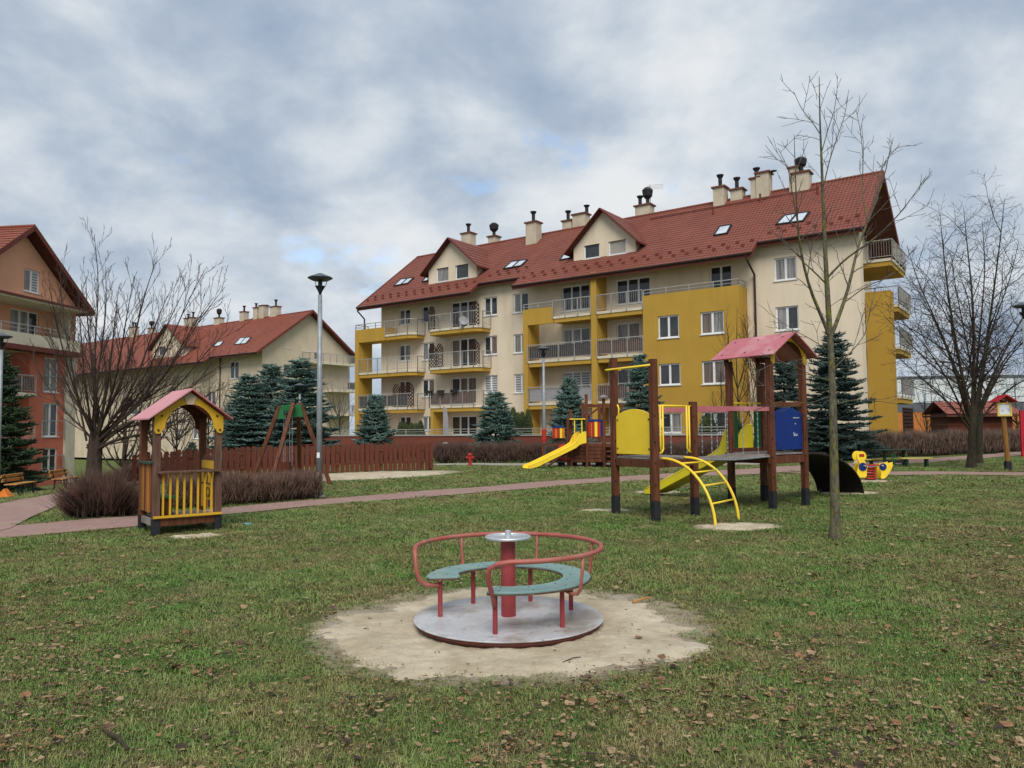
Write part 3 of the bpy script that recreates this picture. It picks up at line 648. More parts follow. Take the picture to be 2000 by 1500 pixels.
# gable ends and rear
def gable_poly(u): return [(u, VW, -0.6), (u, 12.4, -0.6), (u, 12.4, 12.5), (u, VR, ZR - .25), (u, VW, 12.5)]
UG0 = 36.0; VC = 2.2
wl.add([(UG0, VC, -.6), (UG0, 12.4, -.6), (UG0, 12.4, 12.5), (UG0, VR, ZR - .25), (UG0, VC, 12.5 + SL * (VC - VW) - .15)], [(0, 1, 2, 3, 4)]); wl.quad((UE, VW, -.6), (UE, VC, -.6), (UE, VC, 12.5), (UE, VW, 12.5)); wl.quad((UE, VC, -.6), (UG0, VC, -.6), (UG0, VC, 13), (UE, VC, 13))
wl.add(gable_poly(1.44), [(4, 3, 2, 1, 0)]); wl.quad((1.44, 12.4, -.6), (1.44, 12.4, 12.5), (UG0, 12.4, 12.5), (UG0, 12.4, -.6))
wl.build('wall', 'cream', rt)
for (r, n, k), h in zip(wins, holes): window(rt, h, fnW, n, kinds=k)
# ochre volume with windows, and the loggia frame
u_lp0, u_lp1 = U(1022, 700), U(1031, 700); u_mp0, u_mp1 = U(1155, 690), U(1166, 690); u_v0, u_v1 = U(1256, 640), U(1444, 600)
ZPAR = Zp(1350, 567)
ywins = [((1285, 616, 1326, 660), ['glass', 'glass']), ((1368, 608, 1414, 652), ['curtain_brown', 'curtain']), ((1287, 710, 1329, 752), ['glass', 'glass']), ((1371, 704, 1417, 750), ['curtain_brown', 'curtain_brown']),
         ((1289, 806, 1331, 846), ['glass', 'curtain']), ((1373, 804, 1418, 846), ['glass', 'glass'])]
yh = [H.rect(r, 1, 0.0) for r, _ in ywins]
y = MB(); wall_sheet(y, u_v0, u_v1, -0.6, ZPAR, yh, fnY)
y.quad((u_v1, 0, -.6), (u_v1, VW, -.6), (u_v1, VW, ZPAR), (u_v1, 0, ZPAR)); y.quad((u_v0, VW, -.6), (u_v0, 0, -.6), (u_v0, 0, ZPAR), (u_v0, VW, ZPAR)); y.quad((u_v0, 0, ZPAR), (u_v1, 0, ZPAR), (u_v1, VW, ZPAR), (u_v0, VW, ZPAR))
y.build('ochre_wall', 'yellow_wall', rt)
for (r, k), h in zip(ywins, yh): window(rt, h, fnY, 2, kinds=k)
for (a, b, zt) in ((u_lp0, u_lp1, ZPAR), (u_mp0, u_mp1, 11.6)):
    MB().box(a, 0.004, -.6, b, VW - .003, zt).build('pillar', 'yellow_wall', rt)
u_tp = U(1080, 615)
MB().box(u_lp1 + .002, 0.0, F3 - .42, u_tp, .2, ZPAR).build('parapet', 'yellow_wall', rt)
def balcony(u0, u1, z, v0=0.0, v1=None, rail=True, screen=None, beam=True, cham=(0, 0), balus=True, sidefree=(False, False), name='balcony', rh=1.05):
    """slab with ochre edge beam below, railing and privacy screen"""
    v1 = VW - .004 if v1 is None else v1; c0, c1 = cham
    poly = [(u0 + c0, v0), (u1 - c1, v0), (u1, v0 + c1), (u1, v1), (u0, v1), (u0, v0 + c0)]
    o = MB().extrude([(a, b, z - .16) for a, b in poly], (0, 0, .16)).build(name, 'pale_plaster', rt)
    if beam:
        q = [(a + (.05 if a < (u0 + u1) / 2 else -.05), b + (.05 if b < v1 - .1 else 0)) for a, b in poly]
        MB().extrude([(a, b, z - .42) for a, b in q], (0, 0, .258)).build('soffit_beam', 'yellow_wall', o)
    pts = []
    if sidefree[0]: pts.append((u0 - .03, v1 - .05, z))
    if c0: pts += [(u0 - .03, v0 + c0, z), (u0 + c0, v0 - .03, z)]
    else: pts.append((u0 - (.03 if sidefree[0] else 0), v0 - .03, z))
    if c1: pts += [(u1 - c1, v0 - .03, z), (u1 + .03, v0 + c1, z)]
    else: pts.append((u1 + (.03 if sidefree[1] else 0), v0 - .03, z))
    if sidefree[1]: pts.append((u1 + .03, v1 - .05, z))
    if rail:
        m_ = MB(); railing(m_, pts, rh, 0.15 if balus else 0); m_.build('railing', 'rail_steel', o)
    if screen:
        s_ = MB(); s_.bar((u0 + c0 + .08, v0 + .06, z + .52), (u1 - c1 - .05, v0 + .06, z + .52), .02, .85); s_.build('screen', screen, o)
    return o
LG = ((u_lp1 + .004, u_mp0 - .004), (u_mp1 + .004, u_v0 - .004))
for k, (a, b) in enumerate(LG):
    balcony(a, b, F2, screen='dark_screen' if k == 0 else 'balcony_screen')
    balcony(a, b, F1, screen='grey_screen' if k == 0 else 'balcony_screen')
balcony(u_tp + .004, LG[0][1], F3); balcony(LG[1][0], LG[1][1], F3)
for a, b in ((u_lp0, u_tp), (u_v0, u_v1)):
    m_ = MB(); railing(m_, [(a + .05, .06, ZPAR)] + [(b - .05, .06, ZPAR)] + ([(b - .05, VW - .1, ZPAR)] if b == u_v1 else []), .36, 0, 1.4, top=.05, low=.16)
    m_.build('parapet_rail', 'rail_steel', rt)
# left corner frame and balconies
MB().box(-.12, 0, -.6, .30, VW + .1, F3 - .42).build('pillar', 'yellow_wall', rt)
u_lb = U(806, 700); u_lm = U(752, 650)
MB().box(-.12, 0, F3 - .418, u_lm, VW + .1, F3 + .62).build('parapet', 'yellow_wall', rt)
m_ = MB(); railing(m_, [(-.07, VW, F3 + .62), (-.07, .05, F3 + .62), (u_lm, .05, F3 + .62)], .42, 0, 1.3, low=.2); m_.build('parapet_rail', 'rail_steel', rt)
balcony(u_lm + .004, u_lb, F3, cham=(0, .5), sidefree=(False, True))
balcony(.302, u_lb, F2, cham=(0, .5), sidefree=(False, True)); balcony(.302, u_lb, F1, cham=(0, .5), sidefree=(False, True), screen='dark_screen')
ucl, ucr = U(835, 700), U(936, 690)
for z, sc_ in ((F3, None), (F2, None), (F1, 'balcony_screen')):
    balcony(ucl, ucr, z, v0=-.05, cham=(.25, .45), sidefree=(True, True), screen=sc_)
lt = MB()
for (a, b, z) in ((835, 847, F3), (836, 849, F2), (850, 863, F2), (917, 934, F2), (921, 934, F3)):
    lattice(lt, (U(a, 690), .12, 0), (U(b, 690), .12, 0), z + .05, z + 1.75)
for (a, b) in ((766, 778), (779, 791), (792, 806)): lattice(lt, (U(a, 770), .1, 0), (U(b, 770), .1, 0), F1 + .05, F1 + 1.8)
lt.build('trellis_screen', 'dark_lattice', rt)
d = MB(); c = Vector((U(906, 628), -.1, Zp(906, 627))); d.lathe([(0.02, 0), (.25, .05), (.45, .15), (.47, .17), (.44, .15), (.02, .03)], 20)
R4 = Matrix.Translation(c) @ Matrix.Rotation(R_(55), 4, 'Z') @ Matrix.Rotation(R_(75), 4, 'X') @ Matrix.Scale(.72, 4)
d.v = [tuple(R4 @ Vector(p)) for p in d.v]; d.bar(c + Vector((0, .02, -.1)), c + Vector((0, .02, -.5)), .05, .05); d.build('satellite_dish', 'grey_screen', rt)
fb = MB()
for px in (842, 864, 890): fb.box(U(px, 766) - .28, -.3, F1 + .95, U(px, 766) + .28, -.1, F1 + 1.15)
fb.build('flower_box', 'black_metal', rt)
MB().box(U(841, 825), -.02, -.6, U(846, 825), VW - .01, F1 - .42).build('wing_wall', 'yellow_wall', rt)
# roof
uA, uB, uC = U(918, 570, VE), U(1000, 557, VE), U(1468, 490, VE); VE2 = .78; ZE2 = ZE + SL * (VE2 - VE)
VB = 13.6; ZB = ZR - SL * (VB - VR)
ro = gable_roof(H, UL, UR, [(UL, uA, VE, ZE), (uA, uB, VE2, ZE2), (uB, uC, VE, ZE), (uC, UR, VE2, ZE2)], VR, ZR, VB, ZB, 'roof')
RN = (0, -SL, 1); RP = (0, VR, ZR)
sg = MB()
for (u0, u1, ve) in ((UL, uA, VE), (uA, uB, VE2), (uB, uC, VE), (uC, UR, VE2)):
    for row in (0, 1):
        uu = u0 + .5 + .4 * row
        while uu < u1 - .2:
            v = ve + .75 + .45 * row; z = ZE + SL * (v - VE); sg.box(uu - .1, v - .08, z + .0, uu + .1, v + .02, z + .14); uu += .85
sg.build('snow_guard', 'fascia', ro, kind='stuff')
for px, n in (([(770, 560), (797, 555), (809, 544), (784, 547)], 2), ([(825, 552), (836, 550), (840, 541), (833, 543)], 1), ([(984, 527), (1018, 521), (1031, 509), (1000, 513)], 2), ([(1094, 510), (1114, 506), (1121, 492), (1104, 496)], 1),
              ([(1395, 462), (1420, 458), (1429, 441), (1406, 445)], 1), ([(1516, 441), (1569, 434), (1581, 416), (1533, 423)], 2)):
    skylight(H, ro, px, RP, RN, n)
def dormer(H, ro, face, apex, rv, rect_w, kinds, wallm='cream', roofm='roof', ov=.45, RP=RP, RN=RN, SL=SL, VE=VE, ZE=ZE):
    """face: bottom-left and bottom-right pixels on the roof plane; apex pixel; rv: right eave-tip pixel"""
    bl = H.hit_plane(*face[0], RP, RN); br = H.hit_plane(*face[1], RP, RN); vd = (bl.y + br.y) / 2; u0, u1 = bl.x, br.x
    zb = ZE + SL * (vd - VE); ap = H.hit(*apex, 1, vd - ov); zA = ap.z - .1; um = (u0 + u1) / 2
    zr_ = H.hit(*rv, 1, vd - ov).z; half = (u1 - u0) / 2 + ov; sl = (zA - zr_) / half; zw = zA - sl * (u1 - u0) / 2 - .02
    vback = lambda z: VE + (z - ZE) / SL
    fn = lambda a, d, z: (a, vd + d, z)
    hs = [H.rect(r, 1, vd) for r in rect_w]
    hs = [(max(h[0], u0 + .15), max(h[1], zb + .05), min(h[2], u1 - .15), h[3]) for h in hs]
    zt = zw - .02
    w_ = MB(); wall_sheet(w_, u0, u1, zb - .1, zt, hs, fn)
    w_.add([(u0, vd, zt), (u1, vd, zt), (um, vd, zA - .08)], [(0, 1, 2)])
    w_.add([(u1, vd, zb - .1), (u1, vback(zt), zt), (u1, vd, zt)], [(0, 1, 2)]); w_.add([(u0, vd, zb - .1), (u0, vback(zt), zt), (u0, vd, zt)], [(2, 1, 0)])
    o = w_.build('dormer', wallm, H.root)
    for h, k in zip(hs, kinds): window(H.root, h, fn, 1, kinds=[k])
    r = MB(); f = MB(); ed = MB()
    for sgn in (-1, 1):
        ue = um + sgn * half; vt = vback(zA); ve_ = vback(zr_)
        P = [(um, vd - ov, zA), (ue, vd - ov, zr_), (ue, ve_ + .05, zr_), (um, vt + .05, zA)]
        nseg = 8
        for k in range(nseg):
            a, b = k / nseg, (k + 1) / nseg
            L4 = [Vector(P[0]).lerp(Vector(P[1]), a), Vector(P[0]).lerp(Vector(P[1]), b), Vector(P[3]).lerp(Vector(P[2]), b), Vector(P[3]).lerp(Vector(P[2]), a)]
            L4[1].z += .03; L4[2].z += .03
            r.quad(*(L4 if sgn < 0 else L4[::-1]))
        Q = [(p_[0], p_[1], p_[2] - .14) for p_ in P]; ed.quad(*(Q[::-1] if sgn < 0 else Q))
        f.bar((um, vd - ov, zA - .06), (ue, vd - ov, zr_ - .06), .06, .2, (0, -1, 0)); f.bar((ue, vd - ov, zr_ - .05), (ue, ve_, zr_ - .05), .06, .14)
    r.build('dormer_roof', roofm, o); f.build('fascia', 'fascia', o); ed.build('soffit', 'soffit', o)
dormer(H, ro, ((838, 555), (930, 542)), (873, 461), (962, 513), ((852, 519, 876, 553), (889, 513, 915, 546)), ['curtain', 'glass'])
dormer(H, ro, ((1120, 512), (1242, 492)), (1173, 402), (1276, 466), ((1140, 467, 1171, 507), (1188, 458, 1223, 499)), ['glass', 'shutter'])
for (px, pt, wu, wv, pots, v) in ((915, 458, .95, .8, ((0, .8),), 7.3), (965, 464, .75, .7, ((0, 1.1),), 7.3), (1042, 437, .95, .8, ((0, .85),), 5.9), (1112, 434, .8, .8, ((-.1, .8),), 7.6), (1135, 421, 1.1, .8, ((.5, .6),), 7.6),
                                  (1259, 404, 1.15, .8, ((-.35, .75), (.25, 1.25)), 7.4), (1407, 369, .75, .8, ((0, .85),), 6.7), (1441, 373, .8, .7, ((-.05, .8),), 7.0), (1478, 352, .6, .8, ((0, .7),), 6.9), (1492, 341, .8, .8, ((.6, .01),), 6.8),
                                  (1553, 331, .6, .8, ((0, .02),), 6.9), (1566, 341, 1.0, .8, ((-.05, 1.0),), 6.7)):
    q = H.hit(px, pt, 1, v); chimney(rt, q.x, v, ZR - 1.3, q.z, wu, wv, pots)
for px, py in ((1393, 420), (1485, 395), (1597, 380)):
    q = H.hit_plane(px, py, RP, RN); MB().tube([(q.x, q.y, q.z - .1), (q.x, q.y, q.z + .55)], .07, 8).build('vent_pipe', 'fascia', ro)
m_ = MB(); a = H.hit(1270, 385, 1, 7.4); m_.bar((a.x, 7.4, ZR - .1), (a.x, 7.4, a.z + .9), .04, .04)
for k in range(4): m_.bar((a.x - .1, 7.4 - .3, a.z + .5 + .1 * k), (a.x + .9, 7.4 + .3, a.z + .55 + .1 * k), .02, .02)
m_.build('aerial', 'rail_steel', rt)
# snow-ladder bars below the ridge
m_ = MB()
for (a, b) in ((1265, 1395), (1395, 1470), (1360, 1545)):
    pass
uu0, uu1 = U(1270, 420, VR - .9), U(1600, 375, VR - .9); v = VR - .9; z = ZR - SL * .9
m_.bar((uu0, v, z + .14), (uu1, v, z + .14), .05, .05)
k = uu0
while k < uu1: m_.box(k - .03, v - .03, z - .02, k + .03, v + .03, z + .16); k += .8
m_.build('roof_step_rail', 'fascia', ro)
# downpipes
ud = U(1473, 520, VW - .1)
m_ = MB(); m_.tube([(uC - .3, VE - .05, ZE - .1), (uC - .3, VE, ZE - .35), (ud, VW - .1, ZE - 1.0), (ud, VW - .1, -.4)], .06, 8)
m_.build('downpipe', 'gutter', rt)
m_ = MB(); m_.tube([(UL + .1, VE, ZE - .1), (UL + .1, VE, ZE - .3), (UL + .35, .3, ZE - .9), (UL + .35, .3, F3 + .62)], .06, 8); m_.build('downpipe', 'gutter', rt)
# gable-end balconies and ochre pier
UG = 38.3
MB().box(36.95, 5.1, -.6, UG, 6.0, 9.3).build('pier', 'yellow_wall', rt)
def gbalc(v0, v1, z, u1=UG + .25, scr='dark_screen'):
    o = MB().box(UG0 + .004, v0, z - .16, u1, v1, z).build('balcony', 'pale_plaster', rt)
    MB().box(UG0 + .006, v0 + .05, z - .42, u1 - .05, v1 - .05, z - .162).build('soffit_beam', 'yellow_wall', o)
    m_ = MB(); railing(m_, [(UG0 + .05, v0 - .03, z), (u1 + .03, v0 - .03, z), (u1 + .03, v1, z)], 1.05, .13); m_.build('railing', 'rail_steel', o)
    if scr: MB().box(u1 - .06, v0 + .2, z + .1, u1 - .03, v1 - .1, z + .98).build('screen', scr, o)
gbalc(4.3, 8.9, 11.0, scr=None)
for z in (F3 - .4, F2, F1): gbalc(6.05, 10.3, z)
l2 = MB(); lattice(l2, (UG + .2, 6.4, 0), (UG + .2, 10, 0), .3, 2.6, False, .3, .05); l2.build('trellis_screen', 'dark_lattice', rt)
fnG = lambda a, d, z: (UG0 + .12 - d, a, z)
for (a, z) in ((4.6, F1 + .2), (4.6, F2 + .2), (7.5, F1 + .1), (7.5, F2 + .1), (7.5, F3 + .1), (6.6, 11.2)):
    window(rt, (a - .6, z, a + .6, z + 1.9), fnG, 2, kinds=['glass'], sill=False)

# terrace wall with low rails in front of the block
TW = thing('terrace_wall', 'red-brown terrace wall with three low rails below the ochre apartment block', 'wall', (OM[0], OM[1], 0), -ANG)
MB().box(-9, -6, -1.2, 33, -5.7, 1.18).build('wall', 'brick_red_wall', TW)
MB().box(-9.05, -6.05, 1.18, 33.05, -5.65, 1.24).build('coping', 'concrete', TW)
m_ = MB(); railing(m_, [(-9, -5.85, 1.24), (33, -5.85, 1.24)], .36, 0, 2.0, top=.045, low=.06)
m_.bar((-9, -5.85, 1.24 + .21), (33, -5.85, 1.24 + .21), .03, .03); m_.build('railing', 'rail_steel', TW)
MB().box(-8.9, -5.69, .3, 32.9, VW, .45).build('terrace_slab', 'concrete', TW)

# ---- cream block in the middle distance
P2 = AT(603, 608, 97.6); dzb = -2.2
H2 = House('apartment_building', 'cream apartment block with red gable roof behind the blue spruces', (P2.x, P2.y), ANG, 0.0)
r2 = H2.root; zR2 = P2.z; hw = 8.4; zE2 = 10.9; wv = 7.0; L2 = 66.0; sl2 = (zR2 - zE2) / hw; zwt = zR2 - sl2 * wv - .25
fnG2 = lambda a, d, z: (-d, a, z); fnF2 = lambda a, d, z: (a, -wv + d, z)
gw = [((554, 656, 568, 680), 1, ['glass']), ((590, 659, 605, 686), 1, ['glass']), ((554, 712, 568, 734), 1, ['glass']), ((614, 664, 626, 703), 1, ['glass']), ((614, 717, 625, 742), 1, ['glass'])]
gh = [H2.rect(r, 0, 0.0) for r, _, _ in gw]; gh = [(h[0], h[1], h[2], h[3]) for h in gh]
wm = MB(); wall_sheet(wm, -wv, wv, dzb, zwt, gh, fnG2); wm.add([(0, -wv, zwt), (0, wv, zwt), (0, 0, zR2 - .25)], [(0, 1, 2)])
fw2 = [((449, 706, 466, 740), 2, ['glass']), ((345, 838, 357, 858), 2, ['curtain']), ((376, 832, 392, 857), 2, ['curtain']), ((452, 780, 468, 812), 2, ['glass']), ((405, 765, 420, 800), 2, ['glass']), ((330, 760, 343, 792), 2, ['glass']), ((255, 780, 268, 810), 2, ['glass'])]
fh = [H2.rect(r, 1, -wv) for r, _, _ in fw2]
wall_sheet(wm, -L2, 0, dzb, zwt, fh, fnF2); wm.quad((0, wv, dzb), (-L2, wv, dzb), (-L2, wv, zwt), (0, wv, zwt)); wm.quad((-L2, wv, dzb), (-L2, -wv, dzb), (-L2, -wv, zwt), (-L2, wv, zwt)); wm.add([(-L2, -wv, zwt), (-L2, wv, zwt), (-L2, 0, zR2 - .25)], [(2, 1, 0)])
wm.build('wall', 'cream_far', r2)
for (r, n, k), h in zip(gw, gh): window(r2, h, fnG2, n, kinds=k)
for (r, n, k), h in zip(fw2, fh): window(r2, h, fnF2, n, kinds=k)
ve_ = -hw; u1_ = H2.hit(500, 690, 1, -hw).x
jog = -7.0; ro2 = gable_roof(H2, -L2, .9, [(-L2, -8.5, -hw - .9, zE2 - sl2 * .9), (-8.5, .9, -hw, zE2)], 0, zR2, hw, zE2, 'roof2')
RP2 = (0, 0, zR2); RN2 = (0, -sl2, 1)
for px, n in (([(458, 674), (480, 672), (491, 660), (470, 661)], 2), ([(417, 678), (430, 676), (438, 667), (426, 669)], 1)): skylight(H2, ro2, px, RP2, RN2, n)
dormer(H2, ro2, ((300, 700), (358, 696)), (322, 631), (380, 672), ((310, 668, 323, 694),), ['glass'], roofm='roof2', RP=RP2, RN=RN2, SL=sl2, VE=-hw, ZE=zE2)
for (px, pt, wu, wv_, pots) in ((262, 640, 1.5, .8, ((-.3, .8), (.4, .7))), (296, 642, .8, .8, ((0, 1.1),)), (372, 622, 2.2, .8, ((-.6, .6), (.7, .8))), (428, 622, 1.3, .8, ((.0, 1.3),)), (477, 610, 1.0, .8, ((0, .8),)), (503, 602, .9, .8, ((-.3, .6),)), (515, 598, 1.1, .8, ((.6, .01),)), (538, 600, 1.4, .8, ((.1, .9),))):
    q = H2.hit(px, pt, 1, 0.3); chimney(r2, q.x, .3, zR2 - 1.2, q.z, wu, wv_, pots)
def balc2(v0, v1, z, dp=1.5, scr=None):
    o = MB().box(.004, v0, z - .3, dp, v1, z).build('balcony', 'pale_plaster', r2)
    m_ = MB(); railing(m_, [(.05, v0 - .02, z), (dp + .02, v0 - .02, z), (dp + .02, v1 + .02, z), (.05, v1 + .02, z)], 1.05, .16, bal=.025); m_.build('railing', 'rail_steel', o)
    if scr: MB().box(dp - .06, v0 + (v1 - v0) * .55, z + .1, dp - .03, v1 - .1, z + .95).build('screen', scr, o)
zb1 = H2.hit(620, 706, 0, 1.0).z; balc2(-1.0, 6.6, zb1, 1.5); balc2(2.4, 7.4, zb1 - 3.5, 1.7, 'dark_screen'); balc2(2.4, 7.4, zb1 - 6.6, 1.7)
m_ = MB(); q = H2.hit(430, 700, 1, -wv - .1); m_.tube([(q.x, -wv - .1, zwt), (q.x, -wv - .1, dzb + .2)], .07, 8); m_.build('downpipe', 'gutter', r2)

# ---- salmon block at the left edge: its gable wall runs almost along the view
A3 = math.atan2(0.132, 0.99)                 # wall direction (0.132, 0.99)
O3 = (-29.2, 48.6); H3 = House('apartment_building', 'salmon and orange apartment block with red gable at left edge', O3, A3, 0.0)
r3 = H3.root                                   # local y runs along the gable wall (away), local x is the outward normal
OV3 = .8; _a = H3.hit(68, 442, 0, OV3); _e = H3.hit(185, 612, 0, OV3); G3 = -2.4; sA, sF, sW = _a.y, _e.y, 2.1; zA3, zE3 = _a.z, _e.z; sl3 = (zA3 - zE3) / (sF - sA); sN = 2 * sA - sF; sWn = 2 * sA - sW
fn3 = lambda a, d, z: (-d, a, z)
wz = lambda s: zA3 - sl3 * abs(s - sA) - .25
Sx = lambda px, py, x=0.0: H3.hit(px, py, 0, x).y
Zx = lambda px, py, x=0.0: H3.hit(px, py, 0, x).z
zBal = Zx(90, 673); zCan = Zx(90, 596)
a3 = H3.rect((47, 527, 78, 571), 0, 0.0)
m_ = MB(); wall_sheet(m_, sWn, sW, zCan, wz(sW), [(a3[0], a3[1], a3[2], min(a3[3], wz(sW) + 9))] if a3[3] < wz(sW) else [], fn3)
top = wz(sW)
gp = [(0, sWn, top), (0, sW, top), (0, sA, wz(sA))]
if a3[3] >= top:
    # attic window cuts into the gable triangle: build the triangle round it
    b0, c0, b1, c1 = a3; m_ = MB()
    fbot = zCan
    wall_sheet(m_, b0 - .01, b1 + .01, fbot, c1 + .02, [a3], fn3)
    def col(p0, p1, zb):
        pts = sorted({p0, p1, *([sA] if p0 < sA < p1 else [])})
        for q0, q1 in zip(pts[:-1], pts[1:]): m_.quad((0, q0, zb), (0, q1, zb), (0, q1, wz(q1)), (0, q0, wz(q0)))
    col(sWn, b0 - .01, fbot); col(b1 + .01, sW, fbot); col(b0 - .01, b1 + .01, c1 + .02)
m_.build('gable_wall', 'orange_wall', r3)
window(r3, a3, fn3, 2, kinds=['curtain', 'blind'])
# recessed balcony storey
RC = -1.5
m_ = MB(); g3 = H3.rect((20, 606, 76, 655), 0, RC); fnR = lambda a, d, z: (RC - d, a, z)
wall_sheet(m_, sWn, sW - .02, zBal, zCan + .6, [g3], fnR); m_.quad((RC, sW - .02, zBal), (0, sW - .02, zBal), (0, sW - .02, zCan), (RC, sW - .02, zCan))
m_.build('balcony_wall', 'orange_wall', r3); window(r3, g3, fnR, 3, kinds=['curtain', 'curtain', 'glass'], sill=False)
MB().box(RC + .01, sWn, zCan - .12, .75, sW + .1, zCan - .01).build('canopy', 'pale_plaster', r3)
MB().box(.4, sWn, zCan - .008, .85, sW + .15, zCan + .12).build('canopy_edge', 'fascia', r3)
zP0, zP1 = Zx(60, 674, .8), Zx(60, 652, .8)
MB().box(RC + .01, sWn, zP0 - .05, .8, sW - .6, zP1).build('balcony_parapet', 'pale_plaster', r3)
m_ = MB(); railing(m_, [(.72, sWn, zP1), (.72, sW - .65, zP1)], .5, 0, 1.3, low=.25); m_.build('railing', 'rail_steel', r3)
MB().box(.002, sWn, zP0 - .35, .95, sW - .5, zP0 - .06).build('tile_canopy', 'fascia', r3)
# lower storeys
zL = zP0 - .05; s57, s126 = Sx(57, 760), Sx(126, 760)
w3 = [(86, 699, 114, 766), (84, 787, 114, 853), (83, 875, 112, 921)]
h3 = [H3.rect(r, 0, 0.0) for r in w3]
m_ = MB(); wall_sheet(m_, s57, s126, G3, zL, h3, fn3); m_.quad((-1.6, s57, G3), (0, s57, G3), (0, s57, zL), (-1.6, s57, zL)); m_.quad((-1.6, sWn, G3), (-1.6, s57, G3), (-1.6, s57, zL), (-1.6, sWn, zL)); m_.build('wall', 'salmon', r3)
MB().box(-.3, s126 + .002, G3, .12, sW, zL).build('corner_pilaster', 'pale_plaster', r3)
MB().box(-9, sW - .3, G3, -.302, sW - .002, wz(sW) + .1).build('rear_wall', 'pale_plaster', r3)
for h, k in zip(h3, (['curtain', 'curtain'], ['curtain', 'glass'], ['glass', 'glass'])):
    window(r3, h, fn3, 2, kinds=k); q = MB(); railing(q, [(.16, h[0] - .25, h[1] + .05), (.16, h[2] + .35, h[1] + .05)], .95, 0, 2, low=.2); q.build('window_guard', 'rail_steel', r3)
for py, scr in ((766, 'balcony_screen'), (860, None)):
    z = Zx(40, py, .6); o = MB().box(-1.59, sWn, z - .2, .55, s57 - .05, z).build('balcony', 'pale_plaster', r3)
    q = MB(); railing(q, [(.5, sWn, z), (.5, s57 - .08, z)], 1.05, .13); q.build('railing', 'rail_steel', o)
    if scr: MB().box(.4, sWn, z + .1, .43, s57 - .15, z + .95).build('screen', scr, o)
MB().box(-1.59, sWn, zL - .3, .3, s57 - .03, zL - .06).build('loggia_beam', 'pale_plaster', r3)
# the long side of the block, running away to the left
fnN = lambda a, d, z: (a, sWn + d, z)
nh = [(-3.5 - 4.2 * i, z, -1.9 - 4.2 * i, z + 1.5) for i in range(5) for z in (-1.2, 1.65, 4.5, 7.2)]
m_ = MB(); wall_sheet(m_, -25.8, RC, G3, zE3 + .9, nh, fnN); m_.quad((-25.8, sW - .3, G3), (-25.8, sWn, G3), (-25.8, sWn, zE3 + .9), (-25.8, sW - .3, zE3 + .9)); m_.quad((-9, sW - .004, G3), (-25.8, sW - .004, G3), (-25.8, sW - .004, zE3 + .9), (-9, sW - .004, zE3 + .9))
m_.quad((RC, sWn, G3), (-1.6, sWn, G3), (-1.6, sWn, zL), (RC, sWn, zL)); m_.build('side_wall', 'orange_wall', r3)
for h in nh: window(r3, h, fnN, 2, kinds=['glass', 'curtain'])
# roof of the left block: ridge runs along local x
rr = MB()
def slopeX(mb, x0, x1, yE, zE_, yR, zR_):
    Ls = math.hypot(yR - yE, zR_ - zE_); n = round(Ls / .34)
    for k in range(n):
        a, b = k / n, (k + 1) / n; ya, za, yb, zb_ = yE + (yR - yE) * a, zE_ + (zR_ - zE_) * a, yE + (yR - yE) * b, zE_ + (zR_ - zE_) * b
        P = [(x1, ya, za + .035), (x0, ya, za + .035), (x0, yb, zb_), (x1, yb, zb_)]
        mb.quad(*(P if yE > yR else P[::-1]))
slopeX(rr, -26, OV3, sF, zE3, sA, zA3); slopeX(rr, -26, OV3, sN, zE3, sA, zA3)
ro3 = rr.build('roof', 'roof2', r3)
q = MB()
for yE in (sF, sN):
    q.bar((OV3, yE, zE3 - .08), (OV3, sA, zA3 - .08), .07, .28, (0, 0, 1))
q.build('fascia', 'fascia', ro3)
q = MB(); q.quad((-26, sF, zE3 - .18), (OV3 - .02, sF, zE3 - .18), (OV3 - .02, sA, zA3 - .18), (-26, sA, zA3 - .18)); q.quad((-26, sN, zE3 - .18), (-26, sA, zA3 - .18), (OV3 - .02, sA, zA3 - .18), (OV3 - .02, sN, zE3 - .18)); q.build('soffit', 'soffit', ro3)
q = MB().tube([(-26, sA, zA3 + .03), (OV3, sA, zA3 + .03)], .1, 8); q.build('ridge_cap', 'roof2', ro3)

# ---- pale hall and shed at the right
pw = AT(1740, 850, 82); 
HL = thing('industrial_hall', 'low pale hall with slate band and orange base beyond the right hedge', 'building', (pw.x, pw.y, 0), -R_(6))
MB().box(-4, 0, -.5, 60, 30, 3.0).build('base_wall', 'orange_clad', HL)
zt_ = AT(1900, 739, 82).z; zm = AT(1900, 786, 82).z
MB().box(-4.05, -.05, 3.0, 60.05, 30.05, zm).build('slate_band', 'grey_clad', HL)
MB().box(-4.1, -.1, zm, 60.1, 30.1, zt_).build('upper_wall', 'white_clad', HL)
MB().box(-4.2, -.2, zt_, 60.2, 30.2, zt_ + .25).build('roof_edge', 'grey_clad', HL)
pk = MB()
for k in range(14): pk.box(k * 4.2 - .03, -.13, zm + .01, k * 4.2 + .03, -.102, zt_ - .01)
pk.build('cladding_joint', 'grey_clad', HL)
ps = AT(1850, 845, 52)
SH = thing('garden_shed', 'dark red board shed with red tiled roof behind the right tree trunks', 'shed', (ps.x, ps.y, 0), -R_(5))
zr0, zr1 = AT(1900, 808, 52).z, AT(1900, 784, 54).z; wl_ = AT(1990, 845, 52).x - ps.x
for k in range(10): MB().box(.35, .6 - .02 * (k % 2), -.2 + .26 * k, wl_ - .3, 3.2, .055 + .26 * k).build('board', 'shed_wood', SH)
sr = MB(); slope_sheet(sr, 0, wl_, 0, zr0, 1.9, zr1, .32, .05); slope_sheet(sr, 0, wl_, 3.8, zr0, 1.9, zr1, .32, .05); sr.build('roof', 'shed_tile', SH)
MB().box(.05, .02, zr0 - .2, wl_ - .05, 3.78, zr0 - .06).build('eave_board', 'soffit', SH)
